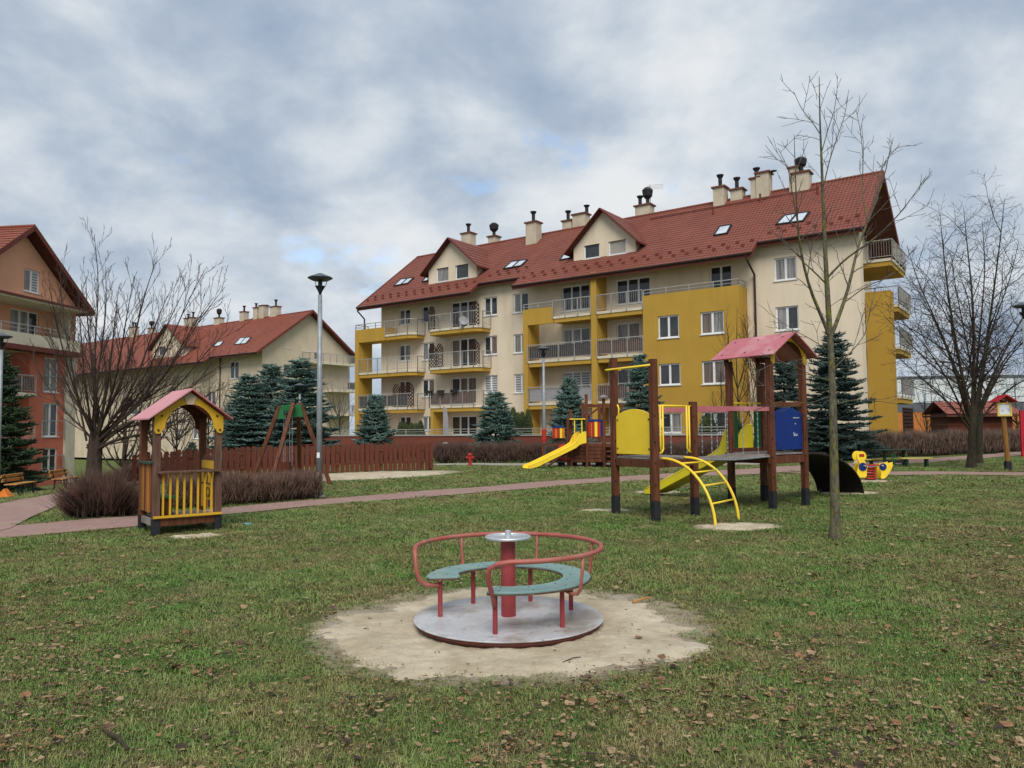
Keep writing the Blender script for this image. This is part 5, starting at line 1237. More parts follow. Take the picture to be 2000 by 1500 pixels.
# ------------------------------------------------------------------ play ship
def ship():
    Y = 31.5; c = G(1150, 911); c = on_ground(AT(1150, 900, Y).x, Y)
    T = thing('play_ship', 'brown wooden play ship with yellow slide beyond the pink path', 'play ship', tuple(c))
    X = lambda px, y=Y: AT(px, 880, y).x - c.x; Z = lambda py, y=Y, px=1150: AT(px, py, y).z - c.z
    x0, x1 = X(1112), X(1222); zt, zb = Z(866), Z(903); n = 5
    for side, yy in ((0, 0.0), (1, 1.5)):
        for k in range(n):
            za = zb + (zt - zb) * k / n; bow = -.10 * (n - k) * 0 - .06 * k
            MB().box(x0 + bow, yy - .02, za + .012, x1, yy + .02, za + (zt - zb) / n - .006).build('hull_plank', 'post_wood', T)
    for k in range(9):
        xa = x0 + (x1 - x0) * k / 9; MB().box(xa + .01, .03, zt - .04, xa + (x1 - x0) / 9 - .01, 1.47, zt).build('deck_plank', 'plank_grey', T)
    for px, top in ((1115, 800), (1146, 770), (1180, 779), (1218, 800)):
        for yy in (-.07, 1.57): MB().box(X(px) - .06, yy - .05, -.08, X(px) + .06, yy + .05, Z(top if yy < 0 else top + 14)).build('post', 'post_wood', T, bevel=.01)
    for px in (1098, 1122, 1148, 1175, 1205): MB().box(X(px) - .12, .2, -.08, X(px) + .12, 1.3, zb - .01).build('keel_block', 'foot', T)
    # railings with coloured slats
    def rail(pa, pb, py, pb2, cols, yy):
        xa, xb = X(pa), X(pb); MB().box(xa, yy - .04, Z(py) - .04, xb, yy + .04, Z(py) + .04).build('rail', 'pb', T)
        for k, m in enumerate(cols):
            xm = xa + (xb - xa) * (k + .5) / len(cols); MB().box(xm - .055, yy - .015, Z(pb2), xm + .055, yy + .015, Z(py) - .042).build('slat', m, T)
    rail(1083, 1108, 833, 856, ['pr', 'po', 'pr', 'py', 'po'], 1.45)
    rail(1150, 1179, 821, 853, ['pr', 'pr', 'py', 'pr', 'pb'], -.02)
    rail(1150, 1179, 823, 853, ['po', 'pr', 'py', 'pr', 'po'], 1.5)
    MB().box(X(1138), -.05, Z(862), X(1146), .02, Z(819)).build('green_panel', 'pg', T)
    # slide to the left
    top = Vector((c.x + X(1138), c.y - .28, c.z)); e = G(1026, 917); dS = Vector((e.x - top.x, e.y - top.y, 0)); Ls = dS.length; dS.normalize()
    climber.slide(T, top, dS, Vector((dS.y, -dS.x, 0)), Ls, c.z + zt + .05, e.z, .5, 'py', .15, .42)
    MB().box(X(1112), -.55, Z(818) - .03, X(1142), .0, Z(818) + .01).build('slide_hood', 'py', T)
    for px in (1121, 1135): MB().box(X(px) - .02, -.5, zt, X(px) + .02, -.46, Z(818) - .03).build('hood_post', 'py', T)
    q = MB(); ring = [(X(1103) + .27 * math.cos(t * .314), -.06, Z(884) + .30 * math.sin(t * .314)) for t in range(20)]; q.tube(ring, .06, 8, closed=True); q.build('ring', 'pr', T, smooth=True)
    MB().box(X(1092), -.05, Z(885), X(1112), .03, Z(868)).build('red_board', 'pr', T)
    MB().bar((X(1070), .3, .05), (X(1112), .3, Z(882)), .5, .06).build('ramp', 'post_wood', T)
    # right: steps and upper bar
    for k in range(4): MB().box(X(1182), -.3 - .12 * (3 - k), Z(902) + .2 * k, X(1200), -.06, Z(902) + .2 * k + .06).build('step', 'post_wood', T)
    MB().box(X(1142), -.11, Z(796), X(1220), -.05, Z(790)).build('yard_beam', 'post_wood', T); MB().bar((X(1150), -.08, Z(812)), (X(1172), -.08, Z(796)), .05, .08).build('brace', 'post_wood', T); MB().bar((X(1210), -.08, Z(812)), (X(1190), -.08, Z(796)), .05, .08).build('brace', 'post_wood', T)
    MB().lathe([(.2, 0), (.22, .06), (.05, .16)], 10, (X(1180), -.07, Z(779))).build('post_knob', 'plank_grey', T)
    MB().tube([(X(1062), .6, .0), (X(1062), .6, .9)], .06, 8).build('bow_post', 'post_wood', T); MB().lathe([(.09, 0), (.10, .08), (.10, .52), (.07, .58)], 14, (X(1064), .6, Z(864))).build('barrel', 'pr', T, smooth=False)
    MB().bar((X(1062), .6, Z(868)), (X(1115), .6, Z(868)), .06, .08).build('bow_beam', 'post_wood', T)
ship()

# ------------------------------------------------------------------ swing
def swing():
    R0 = G(645, 947); Y = R0.y
    ct = AT(572, 790, Y + .4)
    T = thing('swing', 'small red-brown A-frame swing with green top panels at the picket fence', 'swing', (ct.x, ct.y, tzf(ct.x, ct.y)))
    zt = AT(560, 792, Y).z
    def leg(ptop, pbot):
        MB().bar(ptop, Vector(pbot) + (Vector(pbot) - Vector(ptop)).normalized() * .1, .11, .11, (0, 1, 0)).build('leg', 'post_wood', T, world=True, bevel=.01)
    a0 = AT(587, 788, Y + .2); a1 = AT(546, 794, Y - .15)
    leg(tuple(a0), tuple(R0)); b = on_ground(AT(548, 900, Y + 1.9).x + .6, Y + 2.0); leg(tuple(a0 + Vector((-.1, .12, 0))), tuple(b))
    l1 = on_ground(AT(488, 930, Y - .3).x, Y - .3); leg(tuple(a1), tuple(l1)); l2 = on_ground(AT(523, 930, Y - 1.2).x, Y - 1.0); leg(tuple(AT(573, 787, Y - .1)), tuple(l2))
    g = MB().bar(a1 + Vector((0, .02, -.08)), AT(570, 788, Y).lerp(a0, .2) + Vector((0, .02, -.08)), .06, .18); g.build('top_beam', 'pg2', T, world=True)
    MB().extrude([tuple(AT(572, 790, Y + .05)), tuple(AT(588, 790, Y + .05)), tuple(AT(592, 814, Y + .05)), tuple(AT(568, 814, Y + .05))], (0, .04, 0)).build('gusset_panel', 'pg2', T, world=True)
    MB().extrude([tuple(AT(545, 797, Y - .2)), tuple(AT(552, 797, Y - .2)), tuple(AT(556, 818, Y - .2)), tuple(AT(539, 818, Y - .2))], (0, .04, 0)).build('gusset_panel', 'pg2', T, world=True)
    for k, (pa, pb, z0) in enumerate(((554, 557, 912), (566, 571, 918))):
        for p in (pa, pb): MB().tube([tuple(AT(p, 806, Y)), tuple(AT(p - .5, z0 - 8, Y))], .010, 5).build('chain', 'steel', T, world=True)
    s = AT(554, 910, Y); q = MB(); w_, d_ = .20, .17
    for (x0, y0, x1, y1) in ((-w_, -d_, w_, -d_ + .03), (-w_, d_ - .03, w_, d_), (-w_, -d_ + .03, -w_ + .03, d_ - .03), (w_ - .03, -d_ + .03, w_, d_ - .03)): q.box(s.x + x0, s.y + y0, s.z - .14, s.x + x1, s.y + y1, s.z + .12)
    q.box(s.x - w_, s.y - d_, s.z - .17, s.x + w_, s.y + d_, s.z - .141); q.build('toddler_seat', 'fence_wood', T, world=True)
    s = AT(568.5, 919, Y); MB().box(s.x - .2, s.y - .09, s.z - .03, s.x + .2, s.y + .09, s.z).build('seat', 'black_metal', T, world=True)
swing()

# ------------------------------------------------------------------ spring duck
def duck():
    p = G(1700, 939); Y = p.y
    T = thing('spring_rider', 'yellow spring rider with a bird silhouette beside the pink path', 'spring rider', tuple(p))
    def P(px, py): q = AT(px, py, Y); return (q.x - p.x, q.z - p.z)
    hd = [(1678 + 9.5 * math.cos(t * .33 - 1.0), 891 - 10 * math.sin(t * .33 - 1.0)) for t in range(16)]
    front = hd + [(1673, 902), (1674, 906), (1671, 913), (1669, 922), (1670, 930), (1674, 932), (1685, 932), (1688, 929), (1688, 918), (1690, 911), (1686, 904), (1685, 900)]
    tail = [(1713, 906), (1722, 906), (1738, 902), (1739, 908), (1735, 918), (1727, 930), (1721, 935), (1715, 933), (1716, 924), (1712, 916)]
    for yy in (-.16, .12):
        for body, nm in ((front, 'front_panel'), (tail, 'tail_panel')): MB().extrude([(P(*q)[0], yy, P(*q)[1]) for q in body], (0, .04, 0)).build(nm, 'py', T, bevel=.004)
    for px, rr in ((1680, .115), (1719, .10)):
        cx, cz = P(px, 911)
        for yy in (-.185, .16):
            MB().tube([(cx, yy, cz), (cx, yy + .025, cz)], rr, 20).build('blue_disc', 'pb', T)
    x, z = P(1665, 902); 
    MB().extrude([(P(1662, 905)[0], -.165, P(1662, 905)[1]), (P(1670, 897)[0], -.165, P(1670, 897)[1]), (P(1671, 904)[0], -.165, P(1671, 904)[1])], (0, .05, 0)).build('beak', 'cream_paint', T)
    cx, cz = P(1678, 889); MB().box(cx - .07, -.168, cz - .04, cx + .07, -.161, cz + .04).build('eye', 'pr', T)
    a, b = P(1682, 909), P(1716, 909); MB().box(a[0], -.12, a[1] - .02, b[0], .12, a[1] + .03).build('seat', 'pr', T); MB().tube([(P(1682, 911)[0], -.28, a[1] + .0), (P(1682, 911)[0], .28, a[1])], .02, 8).build('handle', 'cream_paint', T)
    MB().tube([(P(1716, 911)[0], -.28, a[1]), (P(1716, 911)[0], .28, a[1])], .02, 8).build('foot_rest', 'cream_paint', T)
    q = MB(); cx, _ = P(1700, 920); h = a[1] - .03; n = 60; q.tube([(cx + .14 * math.cos(k * .55), .14 * math.sin(k * .55), .02 + (h - .02) * k / n) for k in range(n + 1)], .022, 6); q.build('spring', 'pr', T, smooth=True)
    MB().box(cx - .18, -.14, h, cx + .18, .14, h + .02).build('base_plate', 'steel', T); MB().lathe([(.2, -.02), (.2, .02)], 20, (cx, 0, 0)).build('ground_plate', 'concrete', T)
duck()

# ------------------------------------------------------------------ picket fence
def fence():
    a = G(262, 951); b = G(846, 918.5); d = (b - a); d.z = 0; L_ = d.length; d.normalize(); n = Vector((d.y, -d.x, 0))
    T = thing('picket_fence', 'red-brown wooden picket fence behind the swing', 'fence', (a.x, a.y, a.z), math.atan2(d.y, d.x))
    W = .145; step = .187; N = int(L_ / step); hgt = 1.02
    me = []
    for v in range(4):
        mb = MB(); t = hgt + (.0, .025, -.02, .012)[v]; w2 = W / 2
        mb.extrude([(-w2, -.011, 0), (w2, -.011, 0), (w2, -.011, t - .03), (w2 - .03, -.011, t), (-w2 + .03, -.011, t), (-w2, -.011, t - .03)], (0, .022, 0))
        m_ = bpy.data.meshes.new('picket'); m_.from_pydata(mb.v, [], mb.f); m_.materials.append(M['fence_wood']); me.append(m_)
    for k in range(N + 1):
        s = step * k; x, y_ = a.x + d.x * s, a.y + d.y * s; z = tzf(x, y_) - a.z + .05
        if rng.random() < .03 and 8 < k < N - 8: continue
        o = bpy.data.objects.new('picket', me[int(rng.integers(4))]); COL.objects.link(o); o.parent = T; o.location = (s + rng.uniform(-.008, .008), (-.03 if k % 9 else .03) + rng.uniform(-.006, .006), z + rng.uniform(-.02, .02)); o.rotation_euler = (rng.uniform(-.01, .01), rng.uniform(-.012, .012), 0)
        if s < 1.2 or k % 14 == 0:
            MB().box(s - .05, .03, z - .3, s + .05, .13, z + hgt - .03).build('post', 'fence_wood', T)
    for h in (.30, .78):
        for k in range(0, N, 7):
            s0, s1 = step * k, min(step * (k + 7), L_); f = lambda s: tzf(a.x + d.x * s, a.y + d.y * s) - a.z + .05 + h
            MB().bar((s0, .0, f(s0)), (s1 - .004, .0, f(s1)), .032, .07).build('rail', 'fence_wood', T)
fence()

# ------------------------------------------------------------------ lamps
def lamp(px, py, top_y, label, root=None, Y=None):
    if Y is None: p = G(px, py)
    else: q = AT(px, 840, Y); p = on_ground(q.x, Y)
    h = AT(px, top_y, p.y).z - p.z
    T = thing('street_lamp', label, 'lamp', tuple(p), 0, 'park lamps with dish shades')
    MB().lathe([(.16, 0), (.16, .03), (.075, .031)], 20).build('base_flange', 'concrete', T)
    MB().tube([(0, 0, 0), (0, 0, h - 3.0), (0, 0, h - .54)], [.072, .066, .052], 16).build('pole', 'steel', T, smooth=True)
    k = MB().lathe([(.03, h - .56), (.035, h - .50), (.055, h - .44), (.12, h - .33), (.13, h - .32), (.05, h - .315)], 20); hd = k.build('lamp_base', 'lamp_black', T, smooth=True)
    MB().lathe([(.05, h - .315), (.055, h - .2), (.06, h - .16)], 14).build('lamp_core', 'lamp_black', hd)
    for a in range(3):
        t = a * 2.094 + .5; MB().tube([(.115 * math.cos(t), .115 * math.sin(t), h - .325), (.15 * math.cos(t), .15 * math.sin(t), h - .26), (.17 * math.cos(t), .17 * math.sin(t), h - .17)], .008, 5).build('lamp_strut', 'lamp_black', hd)
    MB().lathe([(.02, h - .19), (.20, h - .175), (.30, h - .125), (.305, h - .115), (.27, h - .09), (.15, h - .045), (.10, h - .02), (.05, h)], 32).build('lamp_shade', 'lamp_shade', T, smooth=True)
    if px == 623:
        MB().box(-.04, -.0745, .95, .03, -.070, 1.08).build('sticker', 'white_pvc', T); MB().box(-.035, -.0745, .45, .02, -.0715, .6).build('sticker', 'plank_grey', T)
lamp(623, 971, 534, 'tall galvanised park lamp beside the picket fence and path')
lamp(1063, 900, 676, 'galvanised park lamp in front of the ochre loggias', Y=33.5)
lamp(-2, 960, 650, 'park lamp cut by the left edge beside a spruce', Y=24)
lamp(585, 890, 748, 'small distant park lamp among the blue spruces', Y=37)
lamp(2010, 940, 590, 'park lamp whose shade tip shows at the right edge', Y=24)

# ------------------------------------------------------------------ benches, table, bins, small things
def bench(p, ang, label):
    T = thing('park_bench', label, 'bench', tuple(p), ang, 'slatted park benches')
    for k in range(3): MB().box(-.85, -.22 + .15 * k, .42, .85, -.09 + .15 * k, .46).build('seat_slat', 'bench_wood', T, bevel=.006)
    for k in range(2):
        z = .58 + .15 * k; MB().bar((-.85, .27 + .035 * k, z), (.85, .27 + .035 * k, z), .035, .12, (0, -.25, 1)).build('back_slat', 'bench_wood', T, bevel=.006)
    for x in (-.6, .6):
        q = MB(); q.bar((x, -.2, -.03), (x, -.14, .42), .05, .05, (1, 0, 0)); q.bar((x, .22, -.03), (x, .18, .42), .05, .05, (1, 0, 0)); q.bar((x, -.24, .395), (x, .24, .395), .05, .045); q.bar((x, .2, .40), (x, .33, .82), .05, .05, (1, 0, 0)); q.build('leg_frame', 'black_metal', T)
def bench_at(px, py, Y, ang, label):
    q = AT(px, 900, Y); bench(on_ground(q.x, Y), ang, label)
bench_at(42, 960, 28.5, R_(100), 'slatted wooden park bench at left edge with orange toy beneath')
bench_at(130, 940, 31, R_(100), 'slatted wooden park bench half hidden behind the bare bush')
q = AT(10, 965, 27.0); p = on_ground(q.x, 27.0); T = thing('toy_tent', 'small orange toy beside the bench at left edge', 'toy', tuple(p))
MB().add([(-.25, -.2, 0), (.25, -.2, 0), (.25, .2, 0), (-.25, .2, 0), (.0, -.1, .32), (.0, .12, .32)], [(0, 1, 4), (1, 2, 5, 4), (2, 3, 5), (3, 0, 4, 5), (0, 3, 2, 1)]).build('shell', 'po', T, bevel=.02); MB().box(-.27, -.22, -.01, .27, .22, .03).build('base', 'pr', T)
def picnic():
    p = G(1755, 912); Y = p.y + .8
    T = thing('picnic_table', 'green metal picnic table with two pale yellow benches by the right path', 'table', (AT(1752, 900, Y).x, Y, tzf(10, Y)))
    sX = lambda px, yy=0: AT(px, 890, Y + yy).x - T.location.x; sZ = lambda py, yy=0: AT(1750, py, Y + yy).z - T.location.z
    z = sZ(878); MB().box(sX(1716), -.1, z - .04, sX(1788), .55, z).build('table_top', 'dkgreen', T, bevel=.01)
    for x in (sX(1733), sX(1770)): MB().box(x - .04, .18, -.03, x + .04, .28, z - .04).build('leg', 'dkgreen', T)
    for (a, b, yy, py) in ((1688, 1754, .9, 896), (1757, 1818, -.75, 894)):
        zz = sZ(py, yy); MB().box(sX(a, yy), yy - .15, zz - .05, sX(b, yy), yy + .15, zz).build('bench_seat', 'bench_pale', T, bevel=.008)
        for t in (.2, .85):
            x = sX(a, yy) + (sX(b, yy) - sX(a, yy)) * t; MB().box(x - .035, yy - .1, -.03, x + .035, yy + .1, zz - .05).build('leg', 'dkgreen', T)
    MB().box(sX(1735), -.1, .12, sX(1772), .3, .22).build('cross_bar', 'black_metal', T)
    for x in (sX(1735), sX(1739)): MB().box(x - .015, -.3, -.02, x + .015, -.26, sZ(884)).build('upright', 'pg2', T)
picnic()
def birdsign():
    p = G(1969, 920); Y = p.y; T = thing('sign_post', 'honey-coloured wooden sign post with framed notice under a crimson roof', 'sign', tuple(p), R_(-8))
    Z = lambda py: AT(1965, py, Y).z - p.z; s = Y / FPX
    MB().box(-.085, -.085, -.05, .085, .085, .34).build('foot', 'foot', T); MB().tube([(0, 0, .34), (-.07, 0, Z(812))], [.078, .08], 10).build('post', 'signwood', T)
    x0, x1, z0, z1 = -.32, .14, Z(813), Z(787); c = -.085
    f = MB(); f.box(x0, -.16, z0, x1, -.10, z0 + .06); f.box(x0, -.16, z1 - .04, x1, -.10, z1); f.box(x0, -.16, z0 + .06, x0 + .06, -.10, z1 - .04); f.box(x1 - .06, -.16, z0 + .06, x1, -.10, z1 - .04); f.build('frame', 'bench_pale', T)
    nb = MB().box(x0 + .06, -.14, z0 + .06, x1 - .06, -.12, z1 - .04).build('notice', 'paper', T)
    zr0, zr1 = Z(786), Z(773)
    for sgn in (-1, 1): MB().extrude([(c + sgn * .34, -.36, zr0), (c, -.36, zr1), (c, -.36, zr1 + .03), (c + sgn * .34, -.36, zr0 + .03)], (0, .62, 0)).build('roof_board', 'crimson', T)
    MB().box(-.14, -.10, z1 - .3, .0, .05, zr0 + .08).build('bracket', 'post_wood', T)
birdsign()
p = G(870, 902); T = thing('litter_bin', 'small green litter bin on a post at the fence end', 'bin', tuple(p)); k = p.y / FPX
MB().tube([(0, .1, -.02), (0, .1, .6)], .025, 8).build('post', 'dkgreen', T); MB().lathe([(.13, .38), (.16, .42), (.17, .86), (.15, .88)], 16).build('bucket', 'dkgreen', T); MB().lathe([(.18, .88), (.18, .9), (.08, .97)], 16).build('hood', 'rail_steel', T)
p = G(918, 909); T = thing('fire_hydrant', 'small red hydrant in front of the brown hedge', 'hydrant', tuple(p))
MB().lathe([(.13, -.02), (.13, .04), (.075, .05), (.075, .42), (.10, .43), (.10, .47), (.06, .53), (.02, .55)], 14).build('barrel', 'pr', T)
for s in (-1, 1): MB().tube([(s * .05, 0, .34), (s * .18, 0, .34)], .05, 10).build('outlet', 'pr', T)
p = on_ground(AT(1836, 848, 41.5).x, 41.5); T = thing('waste_container', 'black waste container behind the right hedge', 'container', tuple(p)); MB().add([(-.28, -.28, 0), (.28, -.28, 0), (.28, .28, 0), (-.28, .28, 0), (-.33, -.33, 1.2), (.33, -.33, 1.2), (.33, .33, 1.2), (-.33, .33, 1.2)], [(3, 2, 1, 0), (0, 1, 5, 4), (1, 2, 6, 5), (2, 3, 7, 6), (3, 0, 4, 7), (4, 5, 6, 7)]).build('bin_body', 'black_metal', T); MB().box(-.36, -.38, 1.2, .36, .36, 1.28).build('lid', 'black_metal', T, bevel=.02)
p = G(1250, 911); T = thing('toy_truck', 'orange and yellow toy truck lying on the far lawn', 'toy', tuple(p), .2)
MB().box(-.12, -.13, .08, .32, .13, .24).build('tipper', 'py2', T, bevel=.02); MB().box(-.30, -.11, .08, -.13, .11, .28).build('cab', 'po', T, bevel=.02)
for x in (-.22, .02, .2):
    for y_ in (-.14, .14): MB().tube([(x, y_ - .03, .08), (x, y_ + .03, .08)], .08, 14).build('wheel', 'black_metal', T)
MB().lathe([(.03, 0), (.03, .02), (.012, .03), (.012, .38)], 8, tuple(Vector((G(1219, 912).x, G(1219, 912).y, G(1219, 912).z)) - p)).build('flag_stick', 'py', T) if False else None
p = G(484, 1027); T = thing('bucket_lid', 'small pale blue plastic lid on the grass by the playhouse', 'lid', tuple(p)); MB().lathe([(.05, .015), (.062, .02), (.064, .045), (.055, .045)], 16).build('dish', mat('pale_blue_plastic', (.16, .36, .42), .4), T)

q = H.hit(866, 848, 1, -4.5); wq = H.Mx @ Vector((q.x, -4.5, .45)); zt_ = H.hit(864, 792, 1, -4.5).z
T = thing('beach_flag', 'grey feather banner standing on the terrace below the middle balconies', 'banner', tuple(wq), -ANG)
MB().tube([(0, 0, 0), (0, 0, zt_ - .45)], .02, 6).build('pole', 'rail_steel', T); MB().extrude([(.02, 0, .3), (.42, 0, .35), (.40, 0, (zt_ - .45) * .7), (.25, 0, (zt_ - .45) * .93), (.02, 0, zt_ - .5)], (0, .02, 0)).build('cloth', 'grey_screen', T); MB().lathe([(.25, 0), (.25, .04), (.05, .06)], 12).build('base', 'foot', T)

# ------------------------------------------------------------------ vegetation
def spindles(P, Q, r, mid=0.35):
    """three-sided tapered needles/twigs from P to Q: returns vertices, triangles"""
    P = np.asarray(P, float); Q = np.asarray(Q, float); n = len(P); r = np.broadcast_to(np.asarray(r, float), (n,))
    d = Q - P; L_ = np.linalg.norm(d, axis=1, keepdims=True) + 1e-9; d = d / L_
    ref = np.where(np.abs(d[:, 2:3]) > .9, np.array([[1., 0, 0]]), np.array([[0, 0, 1.]])); a = np.cross(d, ref); a /= np.linalg.norm(a, axis=1, keepdims=True) + 1e-9; b = np.cross(d, a)
    c = P + (Q - P) * mid; V = np.empty((n, 5, 3)); V[:, 0] = P; V[:, 4] = Q
    for k in range(3): t = 2 * np.pi * k / 3; V[:, 1 + k] = c + (a * np.cos(t) + b * np.sin(t)) * r[:, None]
    T = np.array([[0, 2, 1], [0, 3, 2], [0, 1, 3], [1, 2, 4], [2, 3, 4], [3, 1, 4]]); T = (T[None] + 5 * np.arange(n)[:, None, None]).reshape(-1, 3)
    return V.reshape(-1, 3), T
def cat_mesh(name, parts):
    V = []; T = []; o = 0
    for v, t in parts: V.append(v); T.append(t + o); o += len(v)
    return np_mesh(name, np.concatenate(V), np.concatenate(T))
def ribbons(P, Q, wd):
    pass
# ---- conifers
def spruce_mesh(h, r, seed, m, gap=.30, tw=.042, low=.02, fluff=1.15):
    g = np.random.default_rng(seed); P = []; Q = []; R = []
    z = h * low
    while z < h * .985:
        f = 1 - z / h; L0 = r * min(1.0, f ** .72 * 1.05 + .02); nb = int(7 + 8 * f); a0 = g.uniform(0, 6.28)
        for k in range(nb):
            a = a0 + 6.283 * k / nb + g.normal(0, .16); L_ = L0 * g.uniform(.62, 1.22); zz = z + g.normal(0, gap * .22)
            el = -.10 - .22 * f + g.normal(0, .08) + .75 * max(0, (.30 - f)) * 2
            dr = np.array([math.cos(a), math.sin(a)]); side = np.array([-dr[1], dr[0]])
            def at(t): return np.array([dr[0] * L_ * t, dr[1] * L_ * t, zz + L_ * (math.tan(el) * t + .24 * t * t)])
            P.append(at(0)); Q.append(at(1)); R.append(tw * 1.1)
            ns = max(3, int(L_ / .085 * fluff))
            for j in range(ns):
                t = .12 + .88 * (j + g.random()) / ns; b = at(min(t, 1)); sg = 1 if j % 2 else -1
                l2 = (.10 + .42 * L_ * (1 - t) + .05) * g.uniform(.7, 1.2); l2 = min(l2, .55); fw = g.uniform(.55, .9)
                e = b + np.array([*(dr * l2 * fw + side * sg * l2 * (1 - fw * .35)), l2 * g.uniform(-.18, .22)]); P.append(b); Q.append(e); R.append(tw)
                for q in range(4):
                    tt = g.uniform(.2, .95); bb = b + (e - b) * tt; l3 = g.uniform(.08, .2)
                    o = g.normal(0, 1, 3); o[2] = abs(o[2]) * .6 + .1; o = o / np.linalg.norm(o); P.append(bb); Q.append(bb + ((e - b) / np.linalg.norm(e - b) * .6 + o) * l3); R.append(tw * .7)
        z += gap * (.35 + .65 * f) * g.uniform(.8, 1.15)
    for k in range(5): P.append(np.array([0, 0, h * .93])); Q.append(np.array([g.normal(0, .05), g.normal(0, .05), h * (1.0 + .01 * k)])); R.append(tw)
    V, T = spindles(P, Q, R); me = np_mesh('needles', V, T); me.materials.append(M[m]); return me
TRUNK = {}
def spruce(me, px, Y, top_y, label, width_px=None, h0=1.0, r0=1.0, X=None, base=None, m='bark_dark'):
    q = AT(px, 840, Y); x = q.x if X is None else X; zb = tzf(x, Y) if base is None else base; h = AT(px, top_y, Y).z - zb
    T = thing('spruce_tree', label, 'tree', (x, Y, zb), rng.uniform(0, 6.28), 'spruces around the playground')
    sr = (width_px / 2 * Y / FPX) / r0 if width_px else h / h0
    o = bpy.data.objects.new('crown', me); COL.objects.link(o); o.parent = T; o.scale = (sr, sr, h / h0)
    t = MB().tube([(0, 0, -.1), (0, 0, h * .5), (0, 0, h * .97)], [.018 * h + .02, .012 * h, .006], 7); t.build('trunk', m, T)
SP = [spruce_mesh(5.6, 1.5, 11, 'spruce_blue'), spruce_mesh(5.6, 1.5, 23, 'spruce_blue', gap=.34), spruce_mesh(6.2, 1.9, 31, 'spruce_dark', gap=.34), spruce_mesh(5.2, 1.7, 44, 'spruce_green', gap=.32), spruce_mesh(3.2, 1.15, 55, 'spruce_blue', gap=.26)]
spruce(SP[0], 484, 39, 733, 'blue spruce, leftmost of the three behind the swing', 160, 5.6, 1.5)
spruce(SP[1], 529, 41, 712, 'blue spruce, middle of the three behind the swing', 145, 5.6, 1.5)
spruce(SP[0], 585, 38, 702, 'blue spruce, rightmost of the three behind the swing', 168, 5.6, 1.5)
spruce(SP[4], 733, 41, 772, 'small blue spruce above the fence by the corner balconies', 88, 3.2, 1.15)
spruce(SP[4], 968, 42, 766, 'small blue spruce in front of the cream wall between balconies and loggias', 100, 3.2, 1.15)
spruce(SP[4], 1113, 42, 738, 'small blue spruce in front of the grey-screened loggia', 92, 3.2, 1.15)
spruce(SP[1], 1253, 42, 693, 'slim blue spruce behind the tall posts of the climbing frame', 108, 5.6, 1.5)
spruce(SP[2], 1632, 35.5, 648, 'big dark spruce behind the near bare tree', 170, 6.2, 1.9)
spruce(SP[2], 1534, 40, 690, 'dark spruce seen through the posts under the pink roof', 120, 6.2, 1.9)
spruce(SP[3], -8, 31.5, 690, 'green spruce cut by the left edge above the bench', 176, 5.2, 1.7)
spruce(SP[4], 375, 44, 864, 'tiny spruce seen through the playhouse arch', 44, 3.2, 1.15)
# clipped thujas on the terrace
def thuja_mesh(h, r, seed):
    g = np.random.default_rng(seed); n = 1500; t = g.random(n) ** .8; a = g.uniform(0, 6.283, n); rad = r * (1 - t ** 2.2) ** .8 * g.uniform(.55, 1.0, n) + .01
    P = np.stack([rad * np.cos(a), rad * np.sin(a), t * h * .93], -1); Q = P + np.stack([np.cos(a) * .05, np.sin(a) * .05, np.full(n, .16)], -1) + g.normal(0, .03, (n, 3))
    V, T = spindles(P, Q, .028); me = np_mesh('foliage', V, T); me.materials.append(M['thuja']); return me
TH = [thuja_mesh(1.8, .32, 3), thuja_mesh(1.8, .36, 4)]
ul = H.root
names = {0: 'left end', }
def thuja(px, py_top, v, label, k):
    q = H.hit(px, py_top, 1, v); w3 = H.Mx @ Vector((q.x, v, .45)); T = thing('thuja_shrub', label, 'shrub', tuple(w3), rng.uniform(0, 6), 'columnar thujas on the terrace')
    o = bpy.data.objects.new('foliage', TH[k % 2]); COL.objects.link(o); o.parent = T; s = (q.z - .45) / 1.8; o.scale = (1, 1, s); MB().tube([(0, 0, -.01), (0, 0, .4 * s)], .03, 6).build('stem', 'bark_dark', T)
for i, (px, py) in enumerate(((992, 803), (1002, 796), (1012, 806), (1020, 805), (1031, 800))):
    thuja(px, py, -3.5, 'columnar thuja on the terrace, %s from left in the row by the loggia pillar' % ('first second third fourth fifth'.split()[i]), i)
for i, (px, py) in enumerate(((783, 824), (792, 825), (803, 826), (812, 827), (821, 822))):
    thuja(px, py, -3.5, 'short thuja on the terrace, %s from the left below the corner balconies' % ('first second third fourth fifth'.split()[i]), i + 1)
for i, (px, py) in enumerate(((1375, 812), (1387, 808), (1440, 815))):
    thuja(px, py, -3.8, 'thuja on the terrace seen through the bridge chains, %s from the left' % ('first second third'.split()[i]), i)

# ---- bare trees
def tubes(branches):
    """branches: list of (points (k,3), radii (k), sides) -> one mesh"""
    V = []; F = []; o = 0
    for pts, rad, n in branches:
        pts = np.asarray(pts, float); rad = np.asarray(rad, float); k = len(pts); d = np.gradient(pts, axis=0); d /= np.linalg.norm(d, axis=1, keepdims=True) + 1e-9
        ref = np.array([0, 0, 1.]) if abs(d[0, 2]) < .8 else np.array([1., 0, 0]); a = np.cross(d, ref); a /= np.linalg.norm(a, axis=1, keepdims=True) + 1e-9; b = np.cross(d, a)
        t = 2 * np.pi * np.arange(n) / n
        V.append((pts[:, None] + (a[:, None] * np.cos(t)[None, :, None] + b[:, None] * np.sin(t)[None, :, None]) * rad[:, None, None]).reshape(-1, 3))
        i = np.arange(k - 1)[:, None] * n; j = np.arange(n)[None]; j2 = (j + 1) % n
        F.append(np.stack([i + j, i + j2, i + n + j2, i + n + j], -1).reshape(-1, 4) + o); o += k * n
    return np.concatenate(V), np.concatenate(F)
